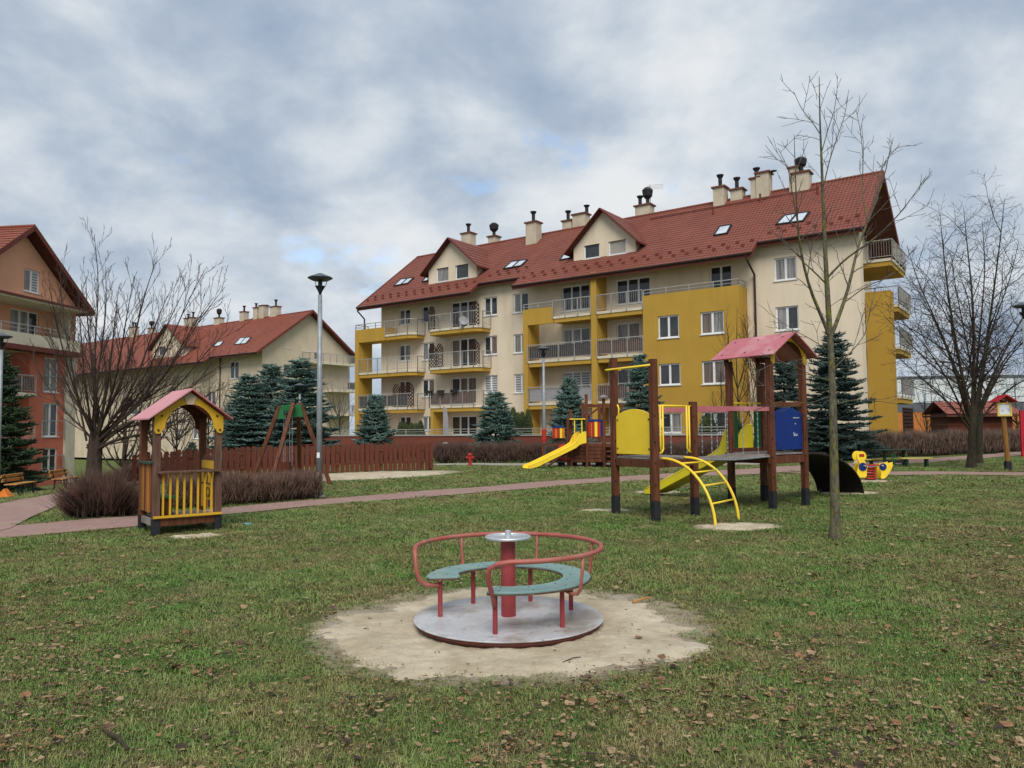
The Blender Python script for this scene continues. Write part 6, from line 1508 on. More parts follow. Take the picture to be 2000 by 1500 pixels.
def wander(p, d, L_, k, g, wig, upw):
    pts = [np.array(p, float)]; d = np.array(d, float); d /= np.linalg.norm(d)
    for i in range(k): d = d + g.normal(0, wig, 3) + np.array([0, 0, upw]); d /= np.linalg.norm(d); pts.append(pts[-1] + d * L_ / k)
    return np.array(pts)
def smooth_path(pts, n):
    pts = np.asarray(pts, float); s = np.concatenate([[0], np.cumsum(np.linalg.norm(np.diff(pts, axis=0), axis=1))]); t = np.linspace(0, s[-1], n)
    q = np.stack([np.interp(t, s, pts[:, k]) for k in range(3)], -1)
    for _ in range(2): q[1:-1] = (q[:-2] + 2 * q[1:-1] + q[2:]) / 4
    return q
def sprout(out, path, r0, r1, g, spacing, lfun, levels, ang=.75, upw=.05, wig=.10, tmin=.15, sides=4, rmin=.003):
    """side shoots along a path, recursively"""
    s = np.concatenate([[0], np.cumsum(np.linalg.norm(np.diff(path, axis=0), axis=1))]); Lp = s[-1]; x = Lp * tmin + g.random() * spacing; flip = g.random() * 6.28
    while x < Lp * .98:
        t = x / Lp; p = np.array([np.interp(x, s, path[:, k]) for k in range(3)]); i = min(np.searchsorted(s, x), len(path) - 1); d = path[i] - path[i - 1]; d /= np.linalg.norm(d) + 1e-9
        o = np.cross(d, [0, 0, 1.]); o = o / (np.linalg.norm(o) + 1e-9); o2 = np.cross(d, o); flip += 2.4 + g.normal(0, .4); sd = o * math.cos(flip) + o2 * math.sin(flip)
        aa = ang * g.uniform(.7, 1.3); dr = d * math.cos(aa) + sd * math.sin(aa); L_ = lfun(t) * g.uniform(.6, 1.3); rb = max(rmin, (r0 + (r1 - r0) * t) * g.uniform(.38, .6))
        k = 5 if levels > 0 else 4; q = wander(p, dr, L_, k, g, wig, upw); out.append((q, np.linspace(rb, rmin * .7, k + 1), sides if levels > 0 else 3))
        if levels > 0: sprout(out, q, rb, rmin, g, spacing * .72, lambda u, L_=L_: L_ * .45 * (1 - .5 * u) + .05, levels - 1, ang, upw, wig, .2, 3, rmin)
        x += spacing * g.uniform(.6, 1.4)
def leafless(name, label, base, trunk, limbs, g, tmat, bmat, spec, group=None, levels=1, twig=.0035, flare=1.35):
    """trunk: (path, r0, r1); limbs: list of (path, r0, r1)"""
    T = thing(name, label, 'tree', tuple(base), 0, group); B0 = np.array(base)
    tp, r0, r1 = trunk; n = len(tp); rr = np.linspace(r0, r1, n); rr[0] *= flare; rr[1] *= 1 + (flare - 1) * .35
    V, F = tubes([(tp - B0, rr, 14)]); link('trunk', np_mesh('trunk', V, F), tmat, T, smooth=True)
    thick = []; thin = []
    for (lp, a, b) in limbs:
        thick.append((lp, np.linspace(a, b, len(lp)), 7)); sprout(thin, lp, a, b, g, spec['gap'], spec['len'], levels, spec.get('ang', .7), spec.get('up', .06), spec.get('wig', .1), spec.get('tmin', .15), 4, twig)
    if spec.get('trunk_shoots'): sprout(thin, tp, r1, r1 * .6, g, spec['trunk_shoots'], spec['len'], levels, .9, .02, .1, spec.get('t0', .5), 4, twig)
    V, F = tubes([(p - B0, r, s) for p, r, s in thick]); link('limbs', np_mesh('limbs', V, F), tmat, T, smooth=True)
    V, F = tubes([(p - B0, r, s) for p, r, s in thin]); link('twigs', np_mesh('twigs', V, F), bmat, T, kind='stuff')
    return T
def pxpath(pts, Y0, dY, n=14):
    """limb drawn as photo pixels, leaning towards or away from the viewer by dY at its end"""
    m = len(pts); q = [tuple(AT(x, y, Y0 + dY * (i / (m - 1)) ** 1.2)) for i, (x, y) in enumerate(pts)]; return smooth_path(q, n)
g = np.random.default_rng(5)
b = G(1632, 1054); Y = b.y
tp = pxpath([(1632, 1060), (1631, 1000), (1629, 900), (1627, 800), (1624, 700), (1620, 640), (1617, 590), (1612, 500), (1608, 400), (1604, 300), (1601, 230), (1600, 150)], Y, 0, 26)
limbs = [(pxpath(p_, Y, dy), r_ * .72, .0035) for p_, dy, r_ in (
    ([(1621, 660), (1604, 612), (1588, 588), (1572, 530), (1560, 478), (1555, 390), (1551, 262)], -.7, .038), ([(1624, 655), (1640, 610), (1652, 585), (1666, 530), (1670, 490), (1694, 436), (1728, 350), (1742, 272)], .8, .042),
    ([(1614, 545), (1640, 515), (1662, 496), (1700, 474), (1746, 431), (1786, 381), (1806, 348)], -.6, .024), ([(1614, 555), (1590, 530), (1568, 512), (1538, 474), (1502, 446)], .5, .018),
    ([(1607, 370), (1620, 312), (1635, 269), (1652, 220), (1656, 186)], .3, .014), ([(1602, 262), (1585, 236), (1566, 214), (1550, 179)], -.25, .010), ([(1604, 300), (1618, 250), (1630, 215), (1635, 177)], -.3, .010),
    ([(1694, 436), (1684, 380), (1686, 300), (1680, 250), (1672, 215)], .9, .013), ([(1706, 400), (1718, 335), (1738, 300), (1757, 284)], 1.0, .012), ([(1558, 440), (1540, 330), (1520, 290)], -.7, .010),
    ([(1650, 590), (1690, 560), (1740, 540), (1770, 520)], -.5, .012), ([(1628, 720), (1660, 690), (1690, 655), (1700, 600)], .5, .014), ([(1626, 745), (1590, 735), (1545, 712), (1508, 706)], -.5, .010),
    ([(1627, 790), (1670, 780), (1720, 784), (1760, 790)], .5, .010), ([(1626, 690), (1580, 660), (1540, 640), (1520, 655)], .6, .010), ([(1628, 770), (1580, 790), (1530, 780), (1480, 800)], .4, .008))]
leafless('bare_tree', 'slim young bare tree in front of the climbing board and big spruce', b, (tp, .070, .005), limbs, g, 'bark_near', 'twig_near', dict(gap=.23, len=lambda t: .62 * (1 - .4 * t), ang=.65, up=.05, wig=.09, tmin=.2, trunk_shoots=.16, t0=.42), 'bare winter trees', 1, .0042)
# right-hand trees
def big_right(px, py, fork_y, tops, seed, label, r0, spec, tm='bark_dark', dyr=2.0):
    g = np.random.default_rng(seed); b = G(px, py); Y = b.y; f = (px + 2, fork_y)
    tp = pxpath([(px, py + 3), (px, (py + fork_y) / 2), f], Y, 0, 8); limbs = []
    for (x, y) in tops:
        s = Y / FPX; mx = f[0] + (x - f[0]) * .42 + g.normal(0, 8); my = f[1] + (y - f[1]) * .38
        lp = pxpath([(f[0] + g.normal(0, 2), f[1] + g.uniform(-6, 6)), ((f[0] + mx) / 2, (f[1] + my) / 2 + 4), (mx, my), ((mx + x) / 2 + g.normal(0, 8), (my + y) / 2), (x, y)], Y, g.uniform(-dyr, dyr), 12)
        limbs.append((lp, r0 * g.uniform(.28, .5), .006))
    leafless('bare_tree', label, b, (tp, r0, r0 * .78), limbs, g, tm, 'twig_dark', spec, 'bare winter trees', 2, .006)
def leaders_tree(px, py, leaders, seed, label, r0, fork_y, spec, twig=.0065):
    g = np.random.default_rng(seed); b = G(px, py); Y = b.y
    tp = pxpath([(px, py + 3), (px + 1, (py + fork_y) / 2 + 20), (px + 3, fork_y)], Y, 0, 9); limbs = []
    for pts, dy, r_ in leaders:
        r_ *= .78; lp = pxpath(pts, Y, dy, 14); limbs.append((lp, r_, .008)); L_ = np.linalg.norm(np.diff(lp, axis=0), axis=1).sum()
        for t in np.arange(.2, .92, .13):
            i = int(t * 13); d = lp[i + 1] - lp[i]; d /= np.linalg.norm(d); a = g.uniform(0, 6.28); o = np.array([math.cos(a), math.sin(a) * .9, .15]); q = wander(lp[i], d * .75 + o * .75, L_ * (.52 - .34 * t) * g.uniform(.7, 1.25), 8, g, .11, .03); limbs.append((q, max(.012, r_ * (1 - t) * .62), .006))
    leafless('bare_tree', label, b, (tp, r0, r0 * .8), limbs, g, 'bark_dark', 'twig_dark', spec, 'bare winter trees', 1, twig, 1.5)
SPR = dict(gap=.20, len=lambda t: 1.05 * (1 - .45 * t), ang=.85, up=-.005, wig=.13, tmin=.12)
leaders_tree(1897, 915, [([(1896, 815), (1880, 740), (1858, 620), (1843, 500), (1836, 418)], -1.5, .085), ([(1899, 805), (1903, 700), (1900, 580), (1888, 470), (1882, 405)], 1.0, .09), ([(1902, 810), (1925, 690), (1942, 560), (1955, 460), (1962, 388)], -.8, .085), ([(1903, 822), (1945, 720), (1990, 630), (2040, 560), (2080, 520)], 1.4, .075),
    ([(1893, 838), (1862, 795), (1810, 748), (1775, 715), (1742, 690)], -1.2, .055), ([(1895, 820), (1868, 720), (1825, 620), (1790, 545), (1772, 480)], 1.6, .07), ([(1904, 835), (1950, 775), (2010, 735), (2070, 715)], -1.5, .055), ([(1900, 800), (1915, 640), (1925, 520), (1918, 430)], 2.0, .06), ([(1893, 830), (1848, 735), (1800, 665), (1758, 622)], -2.0, .05), ([(1893, 828), (1858, 700), (1808, 590), (1776, 540)], 2.4, .05), ([(1905, 828), (1965, 700), (2040, 630), (2090, 600)], -2.2, .05)], 8, 'dark bare tree with wide crown, nearer of the two at right edge', .145, 800, SPR, .0055)
leaders_tree(1911, 906, [([(1911, 800), (1890, 680), (1866, 560), (1858, 500)], 1.5, .06), ([(1912, 795), (1930, 660), (1975, 540), (1990, 470)], -1, .06), ([(1912, 810), (1960, 700), (2020, 640), (2060, 600)], 1, .05), ([(1909, 815), (1870, 720), (1820, 660), (1800, 640)], 1, .05)], 9, 'dark bare tree just behind the right trunk', .135, 800, SPR, .0055)
# left-hand vase-shaped tree
def left_tree():
    g = np.random.default_rng(17); Y = 24.0; q = AT(186, 880, Y); b = on_ground(q.x, Y); tp = pxpath([(182, 945), (184, 900), (188, 850)], Y, 0, 8); tp[0] = np.array([tp[0][0], Y, b.z - .1]); limbs = []
    tops = [(84, 640), (96, 560), (118, 520), (150, 560), (168, 540), (184, 458), (206, 520), (232, 560), (262, 540), (308, 500), (336, 560), (372, 545), (404, 520), (418, 580), (440, 560), (448, 640), (452, 700), (440, 755), (420, 800), (60, 700), (330, 700)]
    for (x, y) in tops:
        f = (188 + g.normal(0, 9), 850 + g.uniform(-14, 16)); dx = x - f[0]; dy = y - f[1]
        lp = pxpath([(f[0] - dx * .03, f[1] + 22), (f[0] + dx * .10, f[1] + dy * .05), (f[0] + dx * .34, f[1] + dy * .19), (f[0] + dx * .60, f[1] + dy * .45), (f[0] + dx * .80 + g.normal(0, 5), f[1] + dy * .75), (x, y)], Y, g.uniform(-2.4, 2.4), 12); limbs.append((lp, g.uniform(.035, .07), .006))
    leafless('bare_tree', 'vase-shaped bare tree with dense brown twigs behind the left bush', b, (tp, .235, .20), limbs, g, 'bark_left', 'twig_left', dict(gap=.31, len=lambda t: 1.7 * (1 - .55 * t), ang=.42, up=.08, wig=.07, tmin=.12), 'bare winter trees', 2, .006)
left_tree()
def small_bare(px, Y, top_y, wpx, n, seed, label, tm='bark_dark', bm='twig_dark', r=.05, zb=None):
    g = np.random.default_rng(seed); q = AT(px, 840, Y); b = on_ground(q.x, Y) if zb is None else Vector((q.x, Y, zb)); top = AT(px, top_y, Y).z; h = top - b.z; w_ = wpx / 2 * Y / FPX
    tp = smooth_path([(b.x, b.y, b.z - .1), (b.x + g.normal(0, .05), b.y, b.z + h * .3), (b.x + g.normal(0, .1), b.y, b.z + h * .6), (b.x, b.y, top)], 12); limbs = []
    for k in range(n):
        t = g.uniform(.12, .6); p = tp[int(t * 11)]; a = g.uniform(0, 6.28); rr = w_ * g.uniform(.5, 1); e = np.array([p[0] + math.cos(a) * rr, p[1] + math.sin(a) * rr, b.z + h * min(1, t + g.uniform(.25, .5))]); m_ = (p + e) / 2 + np.array([math.cos(a) * rr * .15, math.sin(a) * rr * .15, -.05 * h]); limbs.append((smooth_path([p, m_, e], 9), r * .45, .005))
    leafless('bare_tree', label, b, (tp, r, .008), limbs, g, tm, bm, dict(gap=.22, len=lambda t: .16 * h * (1 - .5 * t), ang=.55, up=.06, wig=.09, tmin=.2), 'bare winter trees', 1, .005)
small_bare(1811, 60, 748, 60, 16, 61, 'small bushy bare tree in front of the orange hall wall', r=.07)
small_bare(1446, 41, 600, 90, 9, 62, 'bare sapling in front of the ochre wall left of the pink roof', r=.05)
small_bare(1478, 40, 610, 70, 8, 63, 'bare sapling beside the downpipe behind the pink roof', r=.05)
small_bare(1410, 40, 720, 80, 8, 67, 'low bare sapling behind the bridge of the climbing frame', r=.04)
small_bare(664, 62, 760, 60, 16, 64, 'thin bare shrub-like tree between the two cream blocks', r=.06, bm='twig_left')
small_bare(245, 33, 770, 110, 12, 65, 'small bare tree behind the fence end at left', r=.12, bm='twig_left', tm='bark_left')
small_bare(300, 38, 760, 110, 12, 66, 'bare tree behind the playhouse left post', r=.10, bm='twig_left', tm='bark_left')
small_bare(345, 42, 742, 120, 22, 71, 'bushy bare tree in front of the far cream block, left of the arch', r=.07, bm='twig_left', tm='bark_left')
small_bare(408, 47, 728, 110, 22, 72, 'bushy bare tree in front of the far cream block downpipe', r=.07, bm='twig_left', tm='bark_left')
small_bare(462, 52, 745, 90, 18, 73, 'bushy bare tree left of the blue spruces', r=.06, bm='twig_left', tm='bark_left')
small_bare(1985, 66, 760, 90, 14, 68, 'distant bare tree above the shed roof at right', r=.10)

# ---- hedges and bushes of bare twigs
def twig_mass(name, label, path, width, height, n, m, seed, cat='hedge', lean=.25, rad=.008, ln=(.25, .6), dome=False, group=None, m2=None, frac=.4):
    g = np.random.default_rng(seed); path = np.array([(p.x, p.y) for p in path]); s = np.concatenate([[0], np.cumsum(np.linalg.norm(np.diff(path, axis=0), axis=1))])
    c0 = path[0]; T = thing(name, label, cat, (c0[0], c0[1], tzf(*c0)), 0, group)
    t = g.uniform(0, s[-1], n); x = np.interp(t, s, path[:, 0]); y_ = np.interp(t, s, path[:, 1]); i = np.clip(np.searchsorted(s, t), 1, len(s) - 1); d = path[i] - path[i - 1]; d /= np.linalg.norm(d, axis=1, keepdims=True); nr = np.stack([-d[:, 1], d[:, 0]], -1)
    lat = g.uniform(-1, 1, n); hz = g.random(n) ** .9
    top = height * (1 + .05 * np.sin(t * 2.1) + .04 * np.sin(t * 5.3 + 1))
    if dome:
        e = np.clip(np.minimum(t, s[-1] - t) / (.35 * s[-1] + .2), 0, 1); top = top * (.45 + .55 * np.sin(e * np.pi / 2)); lat *= (.45 + .55 * hz)
    L_ = g.uniform(*ln, n); z0 = hz * np.maximum(top - L_ * .75, .02)
    P = np.stack([x + nr[:, 0] * lat * width / 2, y_ + nr[:, 1] * lat * width / 2, z0], -1)
    D = g.normal(0, lean, (n, 3)); D[:, 2] = 1; D[:, :2] += nr * (lat * lean * (1.4 if dome else .3))[:, None]
    if dome:
        ct = (t / s[-1] - .5) * 2; D[:, :2] += d * (ct * lean * 2.2)[:, None]
    D /= np.linalg.norm(D, axis=1, keepdims=True); Q = P + D * L_[:, None]
    gz = tz(P[:, 0], P[:, 1]); P[:, 2] += gz; Q[:, 2] += gz
    off = np.array([c0[0], c0[1], tzf(*c0)]); rr = rad * g.uniform(.6, 1.3, n)
    k = int(n * (1 - frac)) if m2 else n
    V, F = spindles(P[:k] - off, Q[:k] - off, rr[:k], .15); link('twigs', np_mesh('twigs', V, F), m, T, kind='stuff')
    if m2: V, F = spindles(P[k:] - off, Q[k:] - off, rr[k:], .15); link('pale_twigs', np_mesh('pale_twigs', V, F), m2, T, kind='stuff')
    # stems reaching the ground
    ns = max(12, n // 60); ii = g.integers(0, n, ns); A = P[ii].copy(); B_ = A.copy(); A[:, 2] = tz(A[:, 0], A[:, 1]) - .03; B_[:, 2] = A[:, 2] + height * .7; B_[:, :2] += g.normal(0, .05, (ns, 2)); V, F = spindles(A - off, B_ - off, rad * 2.0, .05); link('stems', np_mesh('stems', V, F), 'twig_dark', T, kind='stuff')
    return T
twig_mass('bare_bush', 'rounded brown leafless bush in the grass wedge beside the path', [G(164, 1010), G(200, 1011), G(246, 1007)], .95, .95, 4300, 'shrub_twig', 1, 'bush', .42, .0058, (.2, .8), True, m2='hedge_twig', frac=.25)
twig_mass('hedge', 'low tan leafless hedge between playhouse and lamp', [G(330, 993), G(440, 986), G(530, 979), G(608, 972)], .9, .70, 11000, 'shrub_twig', 2, 'hedge', .34, .0055, (.18, .42), False, m2='hedge_pale', frac=.45)
twig_mass('hedge', 'clipped brown hedge from the fence end to behind the play ship', [G(850, 905), G(1060, 904), G(1260, 903), G(1500, 900)], .8, .98, 17000, 'hedge_twig', 3, 'hedge', .18, .011, (.3, .6), m2='shrub_twig', frac=.4)
twig_mass('hedge', 'clipped brown hedge along the far path at right', [G(1690, 895), G(1800, 891), G(1900, 887), G(2000, 882), G(2100, 878)], .9, 1.32, 17000, 'hedge_twig', 4, 'hedge', .18, .013, (.35, .7), m2='hedge_pale', frac=.3)
twig_mass('bare_bush', 'dark leafless thicket behind the second bench at left', [on_ground(-15.5, 31), on_ground(-14.0, 30.5), on_ground(-12.4, 29)], 1.4, 1.0, 4000, 'shrub_twig', 6, 'bush', .3, .009, (.4, .8), True, m2='hedge_twig')
twig_mass('hedge', 'leafless shrubs behind the fence below the blue spruces', [on_ground(-13, 33), on_ground(-8, 36.5), on_ground(-4, 40)], 1.4, .9, 6000, 'hedge_twig', 7, 'hedge', .3, .01, (.3, .7), m2='shrub_twig')
twig_mass('bare_bush', 'brown leafless shrubs at the foot of the dark spruces', [on_ground(11.5, 38.2), on_ground(14.5, 39.5), on_ground(18.5, 41)], 1.2, 1.0, 5000, 'hedge_twig', 12, 'bush', .3, .011, (.3, .7), m2='shrub_twig')

# ------------------------------------------------------------------ grass blades and fallen leaves (uncountable)
def proto_collection(name, objs):
    c = bpy.data.collections.new(name)
    for o in objs: c.objects.link(o)
    return c
def grass_material(name, boost, straw):
    m = bpy.data.materials.new(name); m.use_nodes = True; nt = m.node_tree; N = nt.nodes; L = nt.links; b = N['Principled BSDF']; b.inputs['Roughness'].default_value = .6; b.inputs['Specular IOR Level'].default_value = .1
    ge = N.new('ShaderNodeNewGeometry'); c = lawn_colour(nt, ge.outputs['Position'])
    rnd = N.new('ShaderNodeObjectInfo'); mr = N.new('ShaderNodeMapRange'); mr.inputs[3].default_value = .7 * boost; mr.inputs[4].default_value = 1.35 * boost; L.new(rnd.outputs['Random'], mr.inputs[0])
    sc = N.new('ShaderNodeVectorMath'); sc.operation = 'SCALE'; L.new(c, sc.inputs[0]); L.new(mr.outputs[0], sc.inputs['Scale'])
    mix = N.new('ShaderNodeMix'); mix.data_type = 'RGBA'; mix.inputs[0].default_value = straw; L.new(sc.outputs[0], mix.inputs[6]); mix.inputs[7].default_value = (.23, .19, .085, 1); L.new(mix.outputs[2], b.inputs['Base Color']); return m
def tuft(seed, m, n=38, rad=.08, h=.036):
    g = np.random.default_rng(seed); V = []; T = []
    for k in range(n):
        a = g.uniform(0, 6.28); r = rad * math.sqrt(g.random()); p = np.array([r * math.cos(a), r * math.sin(a), -.006]); az = g.uniform(0, 6.28); d = np.array([math.cos(az), math.sin(az), 0]); sd = np.array([-d[1], d[0], 0]) * g.uniform(.0012, .0024)
        l = h * g.uniform(.55, 1.35); ln = g.uniform(.25, 1.1); q = p + d * l * ln * .35 + np.array([0, 0, l * .62]); e = p + d * l * ln + np.array([0, 0, l * (.95 - .25 * ln)]); o = len(V); V += [p - sd, p + sd, q + sd * .8, q - sd * .8, e]; T += [(o, o + 1, o + 2), (o, o + 2, o + 3), (o + 3, o + 2, o + 4)]
    o = bpy.data.objects.new('tuft', np_mesh('tuft', np.array(V), np.array(T))); o.data.materials.append(m); return o
def leaf(seed, c, asp=.65):
    g = np.random.default_rng(seed); n = 9; V = [(0, 0, .004)]; T = []
    for k in range(n):
        t = k / n * 2 * math.pi; r = .5 * (1 + .35 * math.cos(t)) * (1 + g.normal(0, .16)); V.append((r * math.cos(t) * .9, r * math.sin(t) * g.uniform(.85, 1.15) * asp, .10 * abs(math.sin(t)) + .14 * (math.cos(t) ** 2) * g.uniform(0, 1.3) + g.normal(0, .04)))
    for k in range(n): T.append((0, 1 + k, 1 + (k + 1) % n))
    o = bpy.data.objects.new('leaf', np_mesh('leaf', np.array(V), np.array(T))); o.data.materials.append(mat('dead_leaf_%d' % seed, c, .75, tuple(x * .55 for x in c), 3)); return o
def scatter(name, label, cat, P, scale, rotz, tilt, idx, coll, sclz=None):
    sclz = scale if sclz is None else sclz
    me = bpy.data.meshes.new(name); me.vertices.add(len(P)); me.vertices.foreach_set('co', np.asarray(P, np.float32).ravel())
    for nm, ty, arr in (('scl', 'FLOAT', scale), ('sclz', 'FLOAT', sclz), ('rotx', 'FLOAT', tilt), ('rotz', 'FLOAT', rotz)):
        a = me.attributes.new(nm, ty, 'POINT'); a.data.foreach_set('value', np.asarray(arr, np.float32))
    a = me.attributes.new('idx', 'INT', 'POINT'); a.data.foreach_set('value', np.asarray(idx, np.int32))
    o = bpy.data.objects.new(name, me); COL.objects.link(o); tag(o, label, cat, kind='stuff')
    nt = bpy.data.node_groups.new(name + '_scatter', 'GeometryNodeTree'); nt.interface.new_socket('Geometry', in_out='INPUT', socket_type='NodeSocketGeometry'); nt.interface.new_socket('Geometry', in_out='OUTPUT', socket_type='NodeSocketGeometry')
    N = nt.nodes; L = nt.links; gi = N.new('NodeGroupInput'); go = N.new('NodeGroupOutput'); ip = N.new('GeometryNodeInstanceOnPoints'); ci = N.new('GeometryNodeCollectionInfo'); ci.inputs[0].default_value = coll; ci.inputs['Separate Children'].default_value = True; ci.inputs['Reset Children'].default_value = True
    def at(nm, ty):
        n = N.new('GeometryNodeInputNamedAttribute'); n.data_type = ty; n.inputs[0].default_value = nm; return n.outputs[0]
    L.new(gi.outputs[0], ip.inputs['Points']); L.new(ci.outputs[0], ip.inputs['Instance']); ip.inputs['Pick Instance'].default_value = True; L.new(at('idx', 'INT'), ip.inputs['Instance Index'])
    cx = N.new('ShaderNodeCombineXYZ'); L.new(at('rotx', 'FLOAT'), cx.inputs[0]); L.new(at('rotz', 'FLOAT'), cx.inputs[2]); L.new(cx.outputs[0], ip.inputs['Rotation']); cs = N.new('ShaderNodeCombineXYZ'); sa = at('scl', 'FLOAT'); L.new(sa, cs.inputs[0]); L.new(sa, cs.inputs[1]); L.new(at('sclz', 'FLOAT'), cs.inputs[2]); L.new(cs.outputs[0], ip.inputs['Scale']); L.new(ip.outputs[0], go.inputs[0])
    md = o.modifiers.new('scatter', 'NODES'); md.node_group = nt; return o
def vnoise(x, y_, s, seed=0):
    """smooth value noise on a grid"""
    g = np.random.default_rng(seed); tab = g.random((64, 64)); xi = x * s; yi = y_ * s; x0 = np.floor(xi).astype(int); y0 = np.floor(yi).astype(int); fx = xi - x0; fy = yi - y0; fx = fx * fx * (3 - 2 * fx); fy = fy * fy * (3 - 2 * fy)
    t = lambda a, b: tab[a % 64, b % 64]
    return (t(x0, y0) * (1 - fx) + t(x0 + 1, y0) * fx) * (1 - fy) + (t(x0, y0 + 1) * (1 - fx) + t(x0 + 1, y0 + 1) * fx) * fy
def view_points(d0, d1, dens, g, pad=1.06):
    """points on the lawn inside the wedge the picture shows (and a margin), denser near"""
    area = (d1 * d1 - d0 * d0) * .667 * pad; n = int(area * dens); d = np.sqrt(g.uniform(d0 * d0, d1 * d1, n)); x = d * g.uniform(-.70, .70, n) * pad; return x, d
def clear(x, y_, shrink=False, keep_sand=0.0, g=None):
    ok = np.ones(len(x), bool)
    for poly, kind in POLYS:
        ins = pip(poly, x, y_)
        if kind == 'sand' and keep_sand: ins &= g.random(len(x)) > keep_sand
        ok &= ~ins
    return ok
g = np.random.default_rng(99)
gm = [grass_material('grass_blade_a', 1.15, .0), grass_material('grass_blade_b', 1.35, .12), grass_material('grass_blade_straw', 1.3, .6)]
tc = proto_collection('tuft_kinds', [tuft(1, gm[0]), tuft(2, gm[0]), tuft(3, gm[1]), tuft(4, gm[1], h=.045), tuft(5, gm[2], h=.032), tuft(6, gm[0], 44, .09, .05)])
PX = []; PY = []; PS = []; PZ = []
for d0, d1, dens, sc, sz in ((2.6, 6.5, 520, 1.0, .80), (6.5, 11, 230, 1.3, .80), (11, 18, 90, 1.9, .85), (18, 36, 30, 3.0, 1.0)):
    x, y_ = view_points(d0, d1, dens, g, 1.12); ok = clear(x, y_, keep_sand=.004, g=g); PX.append(x[ok]); PY.append(y_[ok]); PS.append(np.full(ok.sum(), sc)); PZ.append(np.full(ok.sum(), sz))
x = np.concatenate(PX); y_ = np.concatenate(PY); s = np.concatenate(PS); sz = np.concatenate(PZ); n = len(x)
lush = vnoise(x, y_, .9, 3) * .6 + vnoise(x, y_, 2.7, 4) * .4
wear = np.zeros(n)                                   # 1 at a sand edge, 0 on the open lawn
for (cx_, cy_, r_, (rx, ry, rot)) in WORN:
    dx, dy = x - cx_, y_ - cy_; a_ = (dx * math.cos(rot) + dy * math.sin(rot)) / rx; b_ = (-dx * math.sin(rot) + dy * math.cos(rot)) / ry
    wear = np.maximum(wear, np.clip(1 - (np.hypot(a_, b_) - 1.0) / .42, 0, 1))
keep = g.random(n) < np.clip(.30 + 1.1 * lush, .2, 1) * (1 - .80 * wear); x, y_, s, sz, lush, wear = x[keep], y_[keep], s[keep], sz[keep], lush[keep], wear[keep]; n = len(x)
idx = np.where(g.random(n) < .16 + .25 * (lush < .42) + .5 * wear, 4, g.choice([0, 1, 2, 3, 5], n)); va = g.uniform(.75, 1.2, n) * (.7 + .6 * lush)
scatter('grass', 'short winter lawn grass around the playground', 'grass', np.stack([x, y_, tz(x, y_)], -1), s * va, g.uniform(0, 6.28, n), g.normal(0, .12, n), idx, tc, sz * va * (1 - .35 * wear))
print('grass tufts', n)
lc = proto_collection('leaf_kinds', [leaf(1, (.20, .115, .065)), leaf(2, (.34, .235, .135)), leaf(3, (.12, .075, .05)), leaf(4, (.36, .26, .15)), leaf(5, (.06, .042, .034)), leaf(6, (.27, .145, .075)), leaf(7, (.34, .24, .14), .28), leaf(8, (.28, .19, .11), .25), leaf(9, (.44, .34, .21), .2)])
LX = []; LY = []; LS = []
for d0, d1, dens in ((2.6, 6.5, 1300), (6.5, 12, 620), (12, 30, 90)):
    x, y_ = view_points(d0, d1, dens, g, 1.12); ok = clear(x, y_, keep_sand=.09, g=g); LX.append(x[ok]); LY.append(y_[ok])
x = np.concatenate(LX); y_ = np.concatenate(LY); n = len(x); dn = vnoise(x, y_, 1.1, 8) * .55 + vnoise(x, y_, 3.5, 9) * .45
right = np.clip((x / y_ - .30) / .30, 0, 1); near = np.clip((6.3 - y_) / 3.0, 0, 1); left = np.clip((-x / y_ - .25) / .35, 0, 1) * np.clip((11 - y_) / 4, 0, 1)
edge = np.clip((x / y_ - .585) / .05, 0, 1) * 1.3
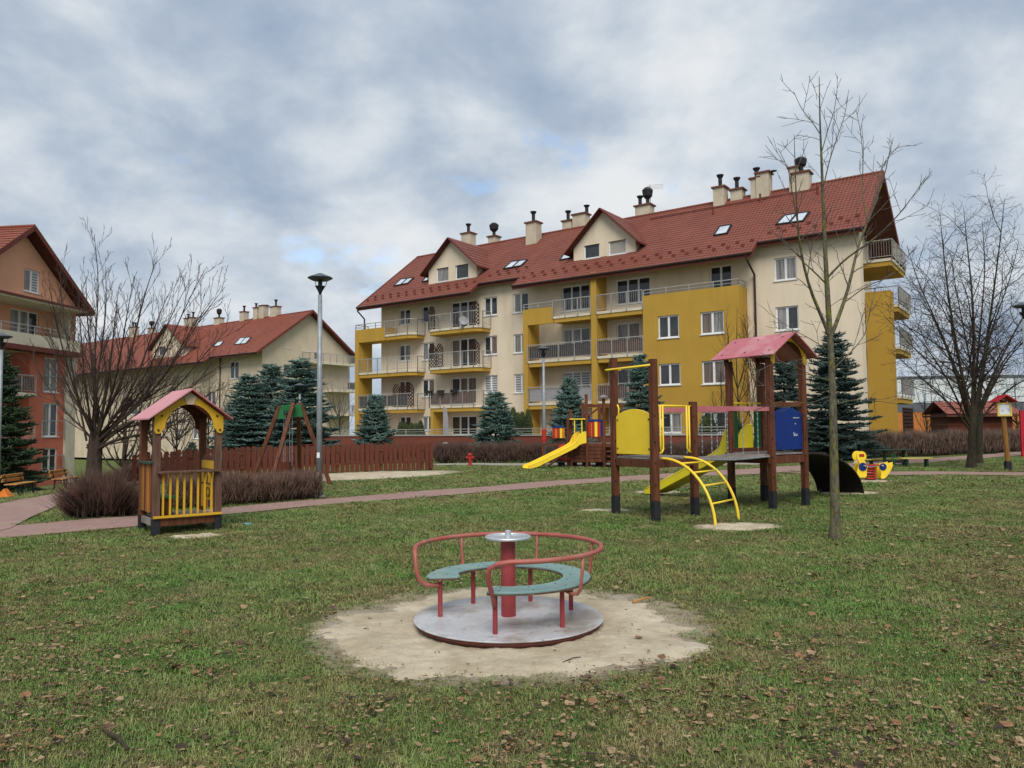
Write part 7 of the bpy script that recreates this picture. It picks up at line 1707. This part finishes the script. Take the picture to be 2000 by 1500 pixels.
prob = np.clip((dn - .47) * 6.0, 0, 1) * (.30 + .8 * near + .75 * right * np.clip((14 - y_) / 6, .15, 1) + .55 * left) + .20 * near + .22 * right + .09 + .06 * left + .75 * edge
k = g.random(n) < prob; x, y_ = x[k], y_[k]; n = len(x); sz = np.where(g.random(n) < .05, g.uniform(.045, .07, n), g.uniform(.012, .032, n)) * (1 + .03 * np.maximum(y_ - 8, 0))
scatter('fallen_leaves', 'scattered brown fallen leaves over the lawn', 'leaves', np.stack([x, y_, tz(x, y_) + .018 + g.uniform(0, .02, n)], -1), sz, g.uniform(0, 6.28, n), g.normal(0, .35, n), g.integers(0, 9, n), lc)
print('leaves', n)
# a few leaves and sticks lying on the bare sand
for i, (px, py, s_, lab) in enumerate(((713, 1189, .055, 'reddish'), (722, 1212, .05, 'brown'), (748, 1271, .06, 'dark curled'), (853, 1278, .06, 'torn brown'), (712, 1231, .035, 'small dark'))):
    p = G(px, py); T = thing('fallen_leaf', '%s fallen leaf lying on the sand left of the roundabout' % lab if i < 3 or i == 4 else 'torn brown fallen leaf on the sand in front of the roundabout', 'leaf', (p.x, p.y, p.z + .012), i * 1.7, 'single leaves on the sand'); src = lc.objects[(2, 0, 4, 0, 4)[i]]; o = bpy.data.objects.new('blade', src.data); COL.objects.link(o); o.parent = T; o.scale = (s_, s_, s_)
    MB().tube([(s_ * .4, 0, .006), (s_ * .9, .01, .012)], .0012, 4).build('stalk', 'twig_dark', T)
for (pa, pb, r_, lab) in (((1236, 1183), (1272, 1174), .011, 'short pale stick of wood on the sand right of the roundabout'), ((206, 1441), (250, 1476), .012, 'grey broken twig in the grass at lower left'), ((1100, 1300), (1135, 1290), .004, 'thin twig on the sand in front of the roundabout')):
    a = G(*pa); c = G(*pb); T = thing('stick', lab, 'stick', (a.x, a.y, a.z + .02)); dd = c - a; MB().tube([(0, 0, r_), (dd.x * .5 + .008, dd.y * .5, r_ + .012), (dd.x, dd.y, dd.z + r_)], [r_, r_ * .9, r_ * .6], 7).build('wood', 'bench_wood' if 'pale' in lab else 'bark_left', T)
